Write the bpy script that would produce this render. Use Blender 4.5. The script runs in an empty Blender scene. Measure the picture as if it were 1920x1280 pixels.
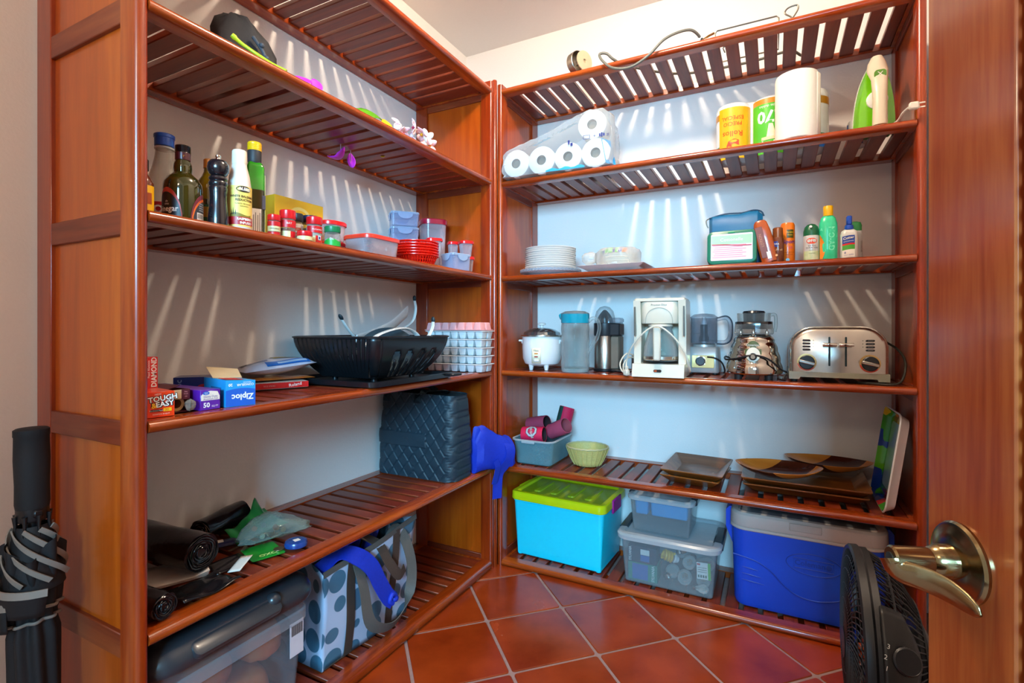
import bpy, math, random
from mathutils import Vector as V, Matrix, Euler

R = math.radians
rnd = random.Random(7)
C = bpy.context.scene.collection
sc = bpy.context.scene

# ------------------------------------------------------------------ camera
CZ = 1.066
cam = bpy.data.cameras.new('camera')
cam.sensor_width = 36.0
cam.lens = 36.0 * 950.9 / 1920.0
cam.shift_y = -(640 - 616.35) / 1920.0
cam.clip_start = 0.02
cam_o = bpy.data.objects.new('camera', cam)
cam_o.location = (0, 0, CZ)
cam_o.rotation_euler = (R(90), 0, 0.476)
C.objects.link(cam_o)
sc.camera = cam_o

# ------------------------------------------------------------------ world, lights, exposure
w = bpy.data.worlds.new('room_ambience')
sc.world = w
w.use_nodes = True
w.node_tree.nodes['Background'].inputs[0].default_value = (1.0, 0.93, 0.86, 1)
w.node_tree.nodes['Background'].inputs[1].default_value = 0.25

def light(name, kind, loc, energy, col, rot=(0, 0, 0), **kw):
    d = bpy.data.lights.new(name, kind)
    d.energy = energy
    d.color = col
    for k, v_ in kw.items():
        setattr(d, k, v_)
    o = bpy.data.objects.new(name, d)
    o.location = loc
    o.rotation_euler = rot
    C.objects.link(o)
    return o

# the closet's ceiling bulb (above the picture), and the daylit window of the room behind the camera
light('ceiling_bulb', 'POINT', (-0.43, 1.28, 2.535), 28, (1.0, 0.80, 0.60), shadow_soft_size=0.055)
light('window_daylight', 'AREA', (0.60, -2.5, 2.0), 165, (0.26, 0.66, 1.0), rot=(R(90), 0, R(12)),
      shape='RECTANGLE', size=1.2, size_y=0.9)
light('hall_lamp', 'POINT', (-0.40, -0.52, 2.06), 8.5, (1.0, 0.76, 0.52), shadow_soft_size=0.12)

sc.view_settings.view_transform = 'Standard'
sc.view_settings.look = 'None'
sc.view_settings.gamma = 1.0
sc.view_settings.use_curve_mapping = False
sc.view_settings.exposure = 0.85
sc.cycles.max_bounces = 10
sc.cycles.transparent_max_bounces = 24

# ------------------------------------------------------------------ materials
def lin(h):
    if isinstance(h, str):
        h = h.lstrip('#')
        h = tuple(int(h[i:i + 2], 16) / 255 for i in (0, 2, 4))
    return tuple((c / 12.92 if c <= 0.04045 else ((c + 0.055) / 1.055) ** 2.4) for c in h) + (1.0,)

MATS = {}
def _new(name):
    m = bpy.data.materials.new(name)
    m.use_nodes = True
    nt = m.node_tree
    b = nt.nodes['Principled BSDF']
    MATS[name] = m
    return m, nt, b

def shade(c, k):
    return tuple(max(0, min(1, x * k)) for x in c[:3]) + (1,)

def pbr(name, col, rough=0.45, metal=0.0, coat=0.0, var=0.08, bump=0.0, scale=40.0, spec=0.5, col2=None, sub=0.0):
    """plain procedural surface: colour mottled by noise, optional fine relief"""
    if name in MATS:
        return MATS[name]
    m, nt, b = _new(name)
    c = lin(col)
    tc = nt.nodes.new('ShaderNodeTexCoord')
    nz = nt.nodes.new('ShaderNodeTexNoise')
    nz.inputs['Scale'].default_value = scale
    nz.inputs['Detail'].default_value = 4
    nt.links.new(tc.outputs['Object'], nz.inputs['Vector'])
    mx = nt.nodes.new('ShaderNodeMix')
    mx.data_type = 'RGBA'
    mx.inputs[6].default_value = shade(c, 1 - var) if col2 is None else c
    mx.inputs[7].default_value = shade(c, 1 + var) if col2 is None else lin(col2)
    nt.links.new(nz.outputs['Fac'], mx.inputs[0])
    nt.links.new(mx.outputs[2], b.inputs['Base Color'])
    b.inputs['Roughness'].default_value = rough
    b.inputs['Metallic'].default_value = metal
    b.inputs['Coat Weight'].default_value = coat
    b.inputs['Coat Roughness'].default_value = 0.08
    b.inputs['Specular IOR Level'].default_value = spec
    if sub:
        b.inputs['Subsurface Weight'].default_value = sub
        b.inputs['Subsurface Radius'].default_value = (0.01, 0.01, 0.01)
    if bump:
        bp = nt.nodes.new('ShaderNodeBump')
        bp.inputs['Strength'].default_value = bump
        bp.inputs['Distance'].default_value = 0.002
        nt.links.new(nz.outputs['Fac'], bp.inputs['Height'])
        nt.links.new(bp.outputs[0], b.inputs['Normal'])
    return m

def clear(name, col, body=0.18, rough=0.12, edge=0.55):
    """thin translucent plastic or glass: mostly see-through, glossier and denser at grazing angles"""
    if name in MATS:
        return MATS[name]
    m, nt, b = _new(name)
    c = lin(col)
    b.inputs['Base Color'].default_value = shade(c, 0.6) if body < 0.09 else c
    b.inputs['Roughness'].default_value = rough
    b.inputs['Specular IOR Level'].default_value = 0.7
    tr = nt.nodes.new('ShaderNodeBsdfTransparent')
    tr.inputs[0].default_value = tuple(0.55 + 0.45 * x for x in c[:3]) + (1,)
    lw = nt.nodes.new('ShaderNodeLayerWeight')
    lw.inputs[0].default_value = 0.70
    nz = nt.nodes.new('ShaderNodeTexNoise')
    nz.inputs['Scale'].default_value = 25
    ma = nt.nodes.new('ShaderNodeMath'); ma.operation = 'MULTIPLY_ADD'
    nt.links.new(lw.outputs['Facing'], ma.inputs[0])
    ma.inputs[1].default_value = edge
    ma.inputs[2].default_value = body
    m2 = nt.nodes.new('ShaderNodeMath'); m2.operation = 'MULTIPLY_ADD'; m2.use_clamp = True
    nt.links.new(nz.outputs['Fac'], m2.inputs[0])
    m2.inputs[1].default_value = 0.08
    nt.links.new(ma.outputs[0], m2.inputs[2])
    mix = nt.nodes.new('ShaderNodeMixShader')
    nt.links.new(m2.outputs[0], mix.inputs[0])
    nt.links.new(tr.outputs[0], mix.inputs[1])
    nt.links.new(b.outputs[0], mix.inputs[2])
    nt.links.new(mix.outputs[0], nt.nodes['Material Output'].inputs['Surface'])
    return m

def wood(name, axis, dark='#6a2a0c', mid='#a8501a', lite='#cf7a30', rough=0.3, coat=0.5, seed=0.0):
    """varnished timber, grain along the given local axis"""
    if name in MATS:
        return MATS[name]
    m, nt, b = _new(name)
    tc = nt.nodes.new('ShaderNodeTexCoord')
    oi = nt.nodes.new('ShaderNodeObjectInfo')
    mp = nt.nodes.new('ShaderNodeMapping')
    s = [13.0, 13.0, 13.0]
    s['xyz'.index(axis)] = 0.9
    mp.inputs['Scale'].default_value = s
    nt.links.new(tc.outputs['Object'], mp.inputs['Vector'])
    ad = nt.nodes.new('ShaderNodeVectorMath'); ad.operation = 'SCALE'
    cb = nt.nodes.new('ShaderNodeCombineXYZ')
    for i in range(3):
        nt.links.new(oi.outputs['Random'], cb.inputs[i])
    ad.inputs['Scale'].default_value = 37.0
    nt.links.new(cb.outputs[0], ad.inputs[0])
    nt.links.new(ad.outputs[0], mp.inputs['Location'])
    n1 = nt.nodes.new('ShaderNodeTexNoise')
    n1.inputs['Scale'].default_value = 1.6
    n1.inputs['Detail'].default_value = 5
    n1.inputs['Distortion'].default_value = 1.2
    nt.links.new(mp.outputs[0], n1.inputs['Vector'])
    n2 = nt.nodes.new('ShaderNodeTexNoise')
    n2.inputs['Scale'].default_value = 14.0
    n2.inputs['Detail'].default_value = 3
    nt.links.new(mp.outputs[0], n2.inputs['Vector'])
    mm = nt.nodes.new('ShaderNodeMath'); mm.operation = 'MULTIPLY_ADD'
    nt.links.new(n2.outputs['Fac'], mm.inputs[0])
    mm.inputs[1].default_value = 0.28
    nt.links.new(n1.outputs['Fac'], mm.inputs[2])
    rnd_ = nt.nodes.new('ShaderNodeMath'); rnd_.operation = 'MULTIPLY_ADD'
    nt.links.new(oi.outputs['Random'], rnd_.inputs[0])
    rnd_.inputs[1].default_value = 0.12
    nt.links.new(mm.outputs[0], rnd_.inputs[2])
    cr = nt.nodes.new('ShaderNodeValToRGB')
    e = cr.color_ramp.elements
    e[0].position = 0.36; e[0].color = lin(dark)
    e[1].position = 1.05 if False else 1.0; e[1].color = lin(lite)
    k = e.new(0.68); k.color = lin(mid)
    nt.links.new(rnd_.outputs[0], cr.inputs[0])
    nt.links.new(cr.outputs[0], b.inputs['Base Color'])
    b.inputs['Roughness'].default_value = rough
    b.inputs['Coat Weight'].default_value = coat
    b.inputs['Coat Roughness'].default_value = 0.12
    bp = nt.nodes.new('ShaderNodeBump')
    bp.inputs['Strength'].default_value = 0.06
    bp.inputs['Distance'].default_value = 0.001
    nt.links.new(n2.outputs['Fac'], bp.inputs['Height'])
    nt.links.new(bp.outputs[0], b.inputs['Normal'])
    return m

# ------------------------------------------------------------------ mesh building
class MB:
    def __init__(s, M=None):
        s.v = []; s.f = []; s.M = M
    def add(s, vs, fs):
        o = len(s.v)
        for p in vs:
            p = V(p)
            s.v.append(tuple(s.M @ p) if s.M is not None else tuple(p))
        s.f += [tuple(i + o for i in f) for f in fs]
        return s
    def at(s, loc=(0, 0, 0), rot=(0, 0, 0)):
        s.M = Matrix.Translation(loc) @ Euler(rot).to_matrix().to_4x4()
        return s
    def box(s, x0, y0, z0, x1, y1, z1, b=0.0):
        if b <= 0:
            vs = [(x, y, z) for x in (x0, x1) for y in (y0, y1) for z in (z0, z1)]
            return s.add(vs, [(0, 1, 3, 2), (4, 6, 7, 5), (0, 4, 5, 1), (2, 3, 7, 6), (0, 2, 6, 4), (1, 5, 7, 3)])
        b = min(b, (x1 - x0) * .49, (y1 - y0) * .49, (z1 - z0) * .49)
        c = V(((x0 + x1) / 2, (y0 + y1) / 2, (z0 + z1) / 2))
        h = V(((x1 - x0) / 2, (y1 - y0) / 2, (z1 - z0) / 2))
        idx = {}; vs = []
        for sx in (-1, 1):
            for sy in (-1, 1):
                for sz in (-1, 1):
                    for a in range(3):
                        d = [h.x - b, h.y - b, h.z - b]; d[a] += b
                        idx[(sx, sy, sz, a)] = len(vs)
                        vs.append((c.x + sx * d[0], c.y + sy * d[1], c.z + sz * d[2]))
        fs = []
        ring = [(-1, -1), (1, -1), (1, 1), (-1, 1)]
        def key(a, sa, p, q, k):
            t = [0, 0, 0]; t[a] = sa; t[(a + 1) % 3] = p; t[(a + 2) % 3] = q
            return idx[(t[0], t[1], t[2], k)]
        for a in range(3):
            for sa in (-1, 1):
                f = [key(a, sa, p, q, a) for p, q in ring]
                fs.append(tuple(f if sa > 0 else f[::-1]))
            u, w_ = (a + 1) % 3, (a + 2) % 3           # edges along axis a
            for p in (-1, 1):
                for q in (-1, 1):
                    f = [key(a, -1, p, q, u), key(a, 1, p, q, u), key(a, 1, p, q, w_), key(a, -1, p, q, w_)]
                    fs.append(tuple(f[::-1] if p * q > 0 else f))
        for sx in (-1, 1):
            for sy in (-1, 1):
                for sz in (-1, 1):
                    f = [idx[(sx, sy, sz, a)] for a in range(3)]
                    fs.append(tuple(f if sx * sy * sz > 0 else f[::-1]))
        return s.add(vs, fs)
    def rings(s, rings, closed_ring=True, cap0=True, cap1=True):
        """loft through equal-length loops"""
        n = len(rings[0]); vs = [p for r in rings for p in r]; fs = []
        m = n if closed_ring else n - 1
        for i in range(len(rings) - 1):
            for j in range(m):
                k = (j + 1) % n
                fs.append((i * n + j, i * n + k, (i + 1) * n + k, (i + 1) * n + j))
        if cap0: fs.append(tuple(range(n - 1, -1, -1)))
        if cap1: fs.append(tuple((len(rings) - 1) * n + j for j in range(n)))
        return s.add(vs, fs)
    def lathe(s, prof, n=28, cx=0, cy=0, sx=1.0, sy=1.0, cap0=True, cap1=True):
        rs = []
        for r, z in prof:
            r = max(r, 1e-5)
            rs.append([(cx + sx * r * math.cos(2 * math.pi * j / n), cy + sy * r * math.sin(2 * math.pi * j / n), z) for j in range(n)])
        return s.rings(rs, True, cap0, cap1)
    def rr(s, prof, w_, d, rad, n=5, cx=0, cy=0, cap0=True, cap1=True):
        """rounded-rectangle loft; prof = [(offset, z)]"""
        rs = []
        for off, z in prof:
            hw, hd, r = w_ / 2 + off, d / 2 + off, max(rad + off, 0.0005)
            r = min(r, hw * .999, hd * .999)
            ring = []
            for qx, qy, a0 in ((1, 1, 0), (-1, 1, 90), (-1, -1, 180), (1, -1, 270)):
                for k in range(n + 1):
                    a = R(a0 + 90 * k / n)
                    ring.append((cx + qx * (hw - r) + r * math.cos(a), cy + qy * (hd - r) + r * math.sin(a), z))
            rs.append(ring)
        return s.rings(rs, True, cap0, cap1)
    def tube(s, pts, r, n=8, closed=False, sm=0, flat=1.0):
        pts = [V(p) for p in pts]
        if sm: pts = smooth(pts, sm, closed)
        rs = []; N = len(pts); up = None
        for i, p in enumerate(pts):
            a = pts[(i - 1) % N] if (closed or i > 0) else p
            b_ = pts[(i + 1) % N] if (closed or i < N - 1) else p
            t = (b_ - a).normalized()
            if up is None:
                up = V((0, 0, 1)) if abs(t.z) < 0.9 else V((1, 0, 0))
            x = t.cross(up).normalized(); up = x.cross(t).normalized()
            rr_ = r[min(i, len(r) - 1)] if isinstance(r, (list, tuple)) else r
            rs.append([p + x * (rr_ * math.cos(2 * math.pi * j / n)) + up * (rr_ * flat * math.sin(2 * math.pi * j / n)) for j in range(n)])
        if closed: rs.append(rs[0]); return s.rings(rs, True, False, False)
        return s.rings(rs)
    def ribbon(s, pts, wv, w_, t=0.0015, sm=0):
        """flat strap: wv = width direction (vector or per-point list)"""
        pts = [V(p) for p in pts]
        if sm:
            if isinstance(wv, list):
                wv = smooth([V(q) for q in wv], sm, False)
            pts = smooth(pts, sm, False)
        rs = []; N = len(pts)
        for i, p in enumerate(pts):
            tan = (pts[min(i + 1, N - 1)] - pts[max(i - 1, 0)]).normalized()
            wd = (wv[i] if isinstance(wv, list) else V(wv)).normalized()
            wd = (wd - tan * wd.dot(tan)).normalized()
            nn = tan.cross(wd).normalized()
            h = wd * (w_ / 2); q = nn * (t / 2)
            rs.append([p - h - q, p + h - q, p + h + q, p - h + q])
        return s.rings(rs)
    def prism(s, poly, axis, a, b_):
        """extrude a 2-D polygon along an axis; poly in the two other axes, in xyz order"""
        def mk(p, t):
            if axis == 'x': return (t, p[0], p[1])
            if axis == 'y': return (p[0], t, p[1])
            return (p[0], p[1], t)
        n = len(poly)
        vs = [mk(p, a) for p in poly] + [mk(p, b_) for p in poly]
        fs = [tuple(range(n - 1, -1, -1)), tuple(range(n, 2 * n))]
        fs += [(i, (i + 1) % n, n + (i + 1) % n, n + i) for i in range(n)]
        return s.add(vs, fs)
    def grid(s, fn, nu, nv, closed_u=False):
        vs = [fn(i / nu, j / nv) for j in range(nv + 1) for i in range(nu + 1)]
        fs = [(j * (nu + 1) + i, j * (nu + 1) + i + 1, (j + 1) * (nu + 1) + i + 1, (j + 1) * (nu + 1) + i)
              for j in range(nv) for i in range(nu)]
        return s.add(vs, fs)
    def ball(s, c, r, n=14, m=9, sx=1, sy=1, sz=1):
        rs = []
        for i in range(m + 1):
            th = math.pi * i / m
            q = max(math.sin(th), 1e-3)
            rs.append([(c[0] + sx * r * q * math.cos(2 * math.pi * j / n), c[1] + sy * r * q * math.sin(2 * math.pi * j / n),
                        c[2] - sz * r * math.cos(th)) for j in range(n)])
        return s.rings(rs)
    def mesh(s, name, smooth_angle=38):
        me = bpy.data.meshes.new(name)
        me.from_pydata(s.v, [], s.f)
        me.update()
        if smooth_angle:
            me.shade_smooth()
            me.set_sharp_from_angle(angle=R(smooth_angle))
        return me
    def build(s, name, mat, parent=None, loc=None, rot=None, label=None, smooth_angle=38, fix=False, solid=0):
        me = s.mesh(name, smooth_angle)
        if fix:
            import bmesh
            bm = bmesh.new(); bm.from_mesh(me)
            bmesh.ops.recalc_face_normals(bm, faces=bm.faces)
            bm.to_mesh(me); bm.free()
        return put(name, me, mat, parent, loc, rot, label, solid)

def put(name, me, mat, parent=None, loc=None, rot=None, label=None, solid=0):
    o = bpy.data.objects.new(name, me)
    if not me.materials:
        me.materials.append(mat)
    C.objects.link(o)
    if parent: o.parent = parent
    if loc: o.location = loc
    if rot: o.rotation_euler = rot
    if label: o['label'] = label
    if solid:
        md = o.modifiers.new('thickness', 'SOLIDIFY'); md.thickness = solid; md.offset = 0
    return o

def smooth(pts, k, closed=False):
    """Catmull-Rom resampling"""
    out = []; N = len(pts)
    rng = N if closed else N - 1
    for i in range(rng):
        p1, p2 = pts[i], pts[(i + 1) % N]
        p0 = pts[(i - 1) % N] if (closed or i > 0) else p1 * 2 - p2
        p3 = pts[(i + 2) % N] if (closed or i < N - 2) else p2 * 2 - p1
        for q in range(k):
            t = q / k
            out.append(0.5 * ((2 * p1) + (p2 - p0) * t + (2 * p0 - 5 * p1 + 4 * p2 - p3) * t * t + (3 * p1 - p0 - 3 * p2 + p3) * t ** 3))
    if not closed: out.append(pts[-1])
    return out

def T(name, label, cat, loc=(0, 0, 0), rz=0.0, group=None, rot=None):
    o = bpy.data.objects.new(name, None)
    o.empty_display_size = 0.02
    C.objects.link(o)
    o.location = loc
    o.rotation_euler = rot if rot else (0, 0, R(rz))
    o['label'] = label; o['category'] = cat
    if group: o['group'] = group
    return o

def tag(o, label, cat, group=None):
    o['label'] = label; o['category'] = cat
    if group: o['group'] = group
    return o

def struct(name, mb, mat, **kw):
    o = mb.build(name, mat, **kw)
    o['kind'] = 'structure'
    return o

def copy_thing(root, loc, rz=None, label=None):
    def cp(o, par):
        c = o.copy(); C.objects.link(c)
        if par: c.parent = par
        for ch in o.children: cp(ch, c)
        return c
    r = cp(root, None)
    r.location = loc
    if rz is not None: r.rotation_euler = (0, 0, R(rz))
    if label: r['label'] = label
    return r

# ------------------------------------------------------------------ lettering (flat print, set on the surface by a warp)
def lettering(parent, items, mat, warp=None, name='lettering', y=0.0):
    """items: (string, cap size, x, z[, degrees, x-stretch]); laid in the local XZ plane facing -y"""
    mb = MB()
    for it in items:
        s_, size, x, z = it[:4]
        deg = it[4] if len(it) > 4 else 0
        st = it[5] if len(it) > 5 else 1.0
        cu = bpy.data.curves.new('t', 'FONT')
        cu.body = s_; cu.size = size; cu.align_x = 'CENTER'; cu.align_y = 'CENTER'; cu.resolution_u = 2
        if len(it) > 6: cu.offset = it[6]
        to = bpy.data.objects.new('t', cu)
        me = bpy.data.meshes.new_from_object(to)
        a = R(deg); ca, sa = math.cos(a), math.sin(a)
        vs = []
        for q in me.vertices:
            px, pz = q.co.x * st, q.co.y
            vx, vz = x + px * ca - pz * sa, z + px * sa + pz * ca
            vs.append(warp(vx, vz) if warp else (vx, y, vz))
        mb.add(vs, [tuple(p.vertices) for p in me.polygons])
        bpy.data.objects.remove(to); bpy.data.curves.remove(cu); bpy.data.meshes.remove(me)
    return mb.build(name, mat, parent, smooth_angle=0)

def cylwarp(r, cx=0, cy=0, a0=0.0):
    def f(x, z):
        a = x / r + a0
        return (cx + r * math.sin(a), cy - r * math.cos(a), z)
    return f

def cyl_label(mb, r, z0, z1, a0, a1, cx=0, cy=0, n=16, rtop=None):
    """printed wrap on a bottle, angles in degrees about the front (-y)"""
    rt = r if rtop is None else rtop
    def fn(u, v_):
        a = R(a0 + (a1 - a0) * u); q = r + (rt - r) * v_
        return (cx + q * math.sin(a), cy - q * math.cos(a), z0 + (z1 - z0) * v_)
    return mb.grid(fn, n, 1)

WHITE = pbr('white_print', '#f2f0ea', 0.5)
BLACK = pbr('black_print', '#15151a', 0.5)
RED = pbr('red_print', '#d2141c', 0.4)

# ------------------------------------------------------------------ room shell
XW, YW, ZC = -1.527, 2.406, 2.586
m_wall = pbr('wall_paint', '#f0ede9', 0.7, var=0.02, bump=0.25, scale=160)
m_ceil = pbr('ceiling_paint', '#f0edea', 0.8, var=0.02, bump=0.1, scale=120)
struct('wall_left', MB().box(XW - 0.1, -0.3, 0, XW, YW + 0.1, ZC), m_wall)
struct('wall_back', MB().box(XW, YW, 0, 0.62, YW + 0.1, ZC), m_wall)
struct('wall_right', MB().box(0.52, -0.3, 0, 0.62, YW, ZC), m_wall)
struct('ceiling', MB().box(XW - 0.1, -0.3, ZC, 0.62, YW + 0.1, ZC + 0.1), m_ceil)
fw = MB()
fw.box(XW, -0.3, 0, -0.85, -0.2, ZC).box(0.46, -0.3, 0, 0.52, -0.2, ZC).box(-0.85, -0.3, 2.1, 0.46, -0.2, ZC)
struct('wall_front', fw, m_wall)

# terracotta floor: a mortar bed with every square tile laid on it at 45 degrees
m_grout = pbr('grout', '#a3827a', 0.8, var=0.2, scale=60)
floor = struct('floor', MB().box(-1.7, -1.6, -0.05, 0.75, 2.5, -0.004), m_grout)
def tile_mat():
    m, nt, b = _new('terracotta_tile')
    tc = nt.nodes.new('ShaderNodeTexCoord'); oi = nt.nodes.new('ShaderNodeObjectInfo')
    ad = nt.nodes.new('ShaderNodeVectorMath'); ad.operation = 'ADD'
    nt.links.new(tc.outputs['Object'], ad.inputs[0]); nt.links.new(oi.outputs['Location'], ad.inputs[1])
    n1 = nt.nodes.new('ShaderNodeTexNoise'); n1.inputs['Scale'].default_value = 5; n1.inputs['Detail'].default_value = 6
    n2 = nt.nodes.new('ShaderNodeTexNoise'); n2.inputs['Scale'].default_value = 26; n2.inputs['Detail'].default_value = 3
    for n in (n1, n2): nt.links.new(ad.outputs[0], n.inputs['Vector'])
    cr = nt.nodes.new('ShaderNodeValToRGB'); e = cr.color_ramp.elements
    e[0].position = 0.3; e[0].color = lin('#7a2408'); e[1].position = 0.75; e[1].color = lin('#a84014')
    ma = nt.nodes.new('ShaderNodeMath'); ma.operation = 'MULTIPLY_ADD'
    nt.links.new(oi.outputs['Random'], ma.inputs[0]); ma.inputs[1].default_value = 0.16
    nt.links.new(n1.outputs['Fac'], ma.inputs[2])
    nt.links.new(ma.outputs[0], cr.inputs[0])
    # worn, darker freckles
    st = nt.nodes.new('ShaderNodeValToRGB'); f = st.color_ramp.elements
    f[0].position = 0.22; f[0].color = (0.75, 0.65, 0.62, 1); f[1].position = 0.31; f[1].color = (1, 1, 1, 1)
    nt.links.new(n2.outputs['Fac'], st.inputs[0])
    mx = nt.nodes.new('ShaderNodeMix'); mx.data_type = 'RGBA'; mx.blend_type = 'MULTIPLY'; mx.inputs[0].default_value = 1
    nt.links.new(cr.outputs[0], mx.inputs[6]); nt.links.new(st.outputs[0], mx.inputs[7])
    nt.links.new(mx.outputs[2], b.inputs['Base Color'])
    rr = nt.nodes.new('ShaderNodeMapRange'); rr.inputs['To Min'].default_value = 0.12; rr.inputs['To Max'].default_value = 0.34
    nt.links.new(n1.outputs['Fac'], rr.inputs[0]); nt.links.new(rr.outputs[0], b.inputs['Roughness'])
    bp = nt.nodes.new('ShaderNodeBump'); bp.inputs['Strength'].default_value = 0.12; bp.inputs['Distance'].default_value = 0.003
    nt.links.new(n1.outputs['Fac'], bp.inputs['Height']); nt.links.new(bp.outputs[0], b.inputs['Normal'])
    return m
m_tile = tile_mat()
P = 0.2965
tile_me = MB().rr([(0, -0.006), (0, -0.0015), (-0.0015, 0)], P - 0.011, P - 0.011, 0.008, n=2).mesh('tile')
q = P / math.sqrt(2)
for i in range(-9, 10):
    for j in range(-9, 10):
        x = -0.931 + q * (i + j); y = 1.606 + q * (i - j) + q
        if -1.45 < x < 0.45 and 0.35 < y < 2.2 and (x > -1.2 or y > 0.2):
            o = put('tile', tile_me, m_tile, floor, loc=(x, y, 0), rot=(0, 0, R(45)))

# ------------------------------------------------------------------ shelving
wx = wood('wood_grain_x', 'x', dark='#661b05', mid='#96380a', lite='#b85616', rough=0.24)
wy = wood('wood_grain_y', 'y', dark='#521407', mid='#752810', lite='#90401c', rough=0.38, coat=0.06)
wz = wood('wood_grain_z', 'z', dark='#681a04', mid='#943006', lite='#b04c10', rough=0.28, coat=0.4)
wp = wood('wood_panel', 'z', dark='#983a05', mid='#ae4606', lite='#be560e', rough=0.3, coat=0.3)

def shelving_unit(label, loc, rz, L, D, tops, H, gaps, thick6, G):
    u = T('shelving_unit', label, 'shelving', loc, rz)
    t = 0.026
    # end panels: stiles with rounded front edges, a rail at every shelf, sunk panels between the rails
    for x0 in (-t, L):
        mb = MB()
        nose = [(x0 + t, 0.050), (x0, 0.050)] + [(x0 + t / 2 - t / 2 * math.cos(R(a)), 0.006 - t / 2 * math.sin(R(a)) * 0.8) for a in range(0, 181, 20)]
        mb.prism(nose, 'z', 0, H)
        mb.box(x0, D - 0.066, 0, x0 + t, D, H, 0.002)
        ep = mb.build('end_panel', wz, u, fix=True)
        zs = [H] + [z for z in tops]
        rail_z = [(H - 0.05 if False else tops[0] - 0.05, H)] + [(z - 0.05, z) for z in tops[1:5]] + [(0, 0.06)]
        for k, (a, b_) in enumerate(rail_z):
            MB().box(x0 + 0.001, 0.050, a, x0 + t - 0.001, D - 0.066, b_, 0.0015).build('rail', wy, ep)
            if k < len(rail_z) - 1:
                MB().box(x0 + 0.0095, 0.046, rail_z[k + 1][1] - 0.004, x0 + t - 0.0095, D - 0.062, a + 0.004, 0).build('panel', wp, ep)
    slat_cache = {}
    for k, z in enumerate(tops):
        th = 0.025 if k < 5 else thick6
        hz = th / 2
        nose = [(0.042, -th), (0.042, 0)] + [(0.008 - 0.014 * math.sin(R(a)), -hz + hz * math.cos(R(a))) for a in range(0, 181, 15)]
        mb = MB().prism([(p[0], p[1]) for p in nose], 'x', 0, L)
        mb.box(0, D - 0.05, -0.027, L, D, 0, 0.002)
        mb.box(0, 0.042, -0.025, 0.012, D - 0.05, 0).box(L - 0.012, 0.042, -0.025, L, D - 0.05, 0)
        sh = mb.build('shelf', wx, u, loc=(0, 0, z), fix=True)
        edges = [0.012] + [e for g in gaps for e in (g - G / 2, g + G / 2)] + [L - 0.012]
        for i in range(0, len(edges), 2):
            a, b_ = edges[i], edges[i + 1]
            wd = round(b_ - a, 4)
            if wd not in slat_cache:
                slat_cache[wd] = MB().box(-wd / 2, 0.038, -0.019, wd / 2, D - 0.046, -0.003, 0.002).mesh('slat')
            put('slat', slat_cache[wd], wy, sh, loc=((a + b_) / 2, 0, 0))
    return u

TL = [2.1355, 1.7295, 1.305, 0.8805, 0.4537, 0.0407]
TB = [2.150, 1.732, 1.3046, 0.879, 0.450, 0.026]
gl = [0.066 + 0.0612 * i for i in range(21)]
gb = [0.070 + 0.0651 * i for i in range(22)]
left_unit = shelving_unit('slatted mahogany shelving unit along the wall behind the umbrella', (-1.112, 0.569, 0), 90, 1.383, 0.413, TL, 2.165, gl, 0.0405, 0.0155)
back_unit = shelving_unit('slatted mahogany shelving unit holding the appliances and the blue cooler', (-1.0888, 2.0146, 0), 0, 1.4924, 0.389, TB, 2.170, gb, 0.0258, 0.019)
# quarter post in the corner where the two units meet
MB().lathe([(0.011, 0.0), (0.0115, 0.002), (0.0115, 2.178), (0.010, 2.182)], n=20, cx=-1.1115 + 1.0888 - 0.004, cy=1.9925 - 2.0146).build('corner_post', wz, back_unit)

# ------------------------------------------------------------------ shared stuff for things
steel = pbr('brushed_steel', '#c9c2b8', 0.27, metal=1.0, var=0.06, scale=90)
chrome = pbr('polished_chrome', '#d8d4cc', 0.07, metal=1.0, var=0.02)
darkchrome = pbr('smoked_chrome', '#55555a', 0.15, metal=1.0)
blk = pbr('black_plastic', '#131316', 0.38)
blkgloss = pbr('glossy_black_plastic', '#101014', 0.15, coat=0.5)
rub = pbr('black_rubber', '#1a1a1c', 0.6)
cream = pbr('cream_plastic', '#ddd2bd', 0.32, coat=0.2, var=0.02)
whiteplastic = pbr('white_plastic', '#f1f1ef', 0.28, coat=0.3, var=0.02)
glass = clear('clear_glass', '#e6f0f0', 0.03, 0.03, 0.55)
plastic_clear = clear('clear_plastic', '#e8eef0', 0.05, 0.12, 0.42)
smoky = clear('smoky_clear_plastic', '#d2d5de', 0.08, 0.08, 0.4)

def tub(mb, w_, d, h, taper, rad, t=0.003, z=0.0, cx=0, cy=0):
    """open-topped moulded container"""
    return mb.rr([(-taper - 0.004, z), (-taper, z + 0.004), (0, z + h), (-t, z + h), (-taper - t, z + 0.006)], w_, d, rad, cx=cx, cy=cy)

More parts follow.
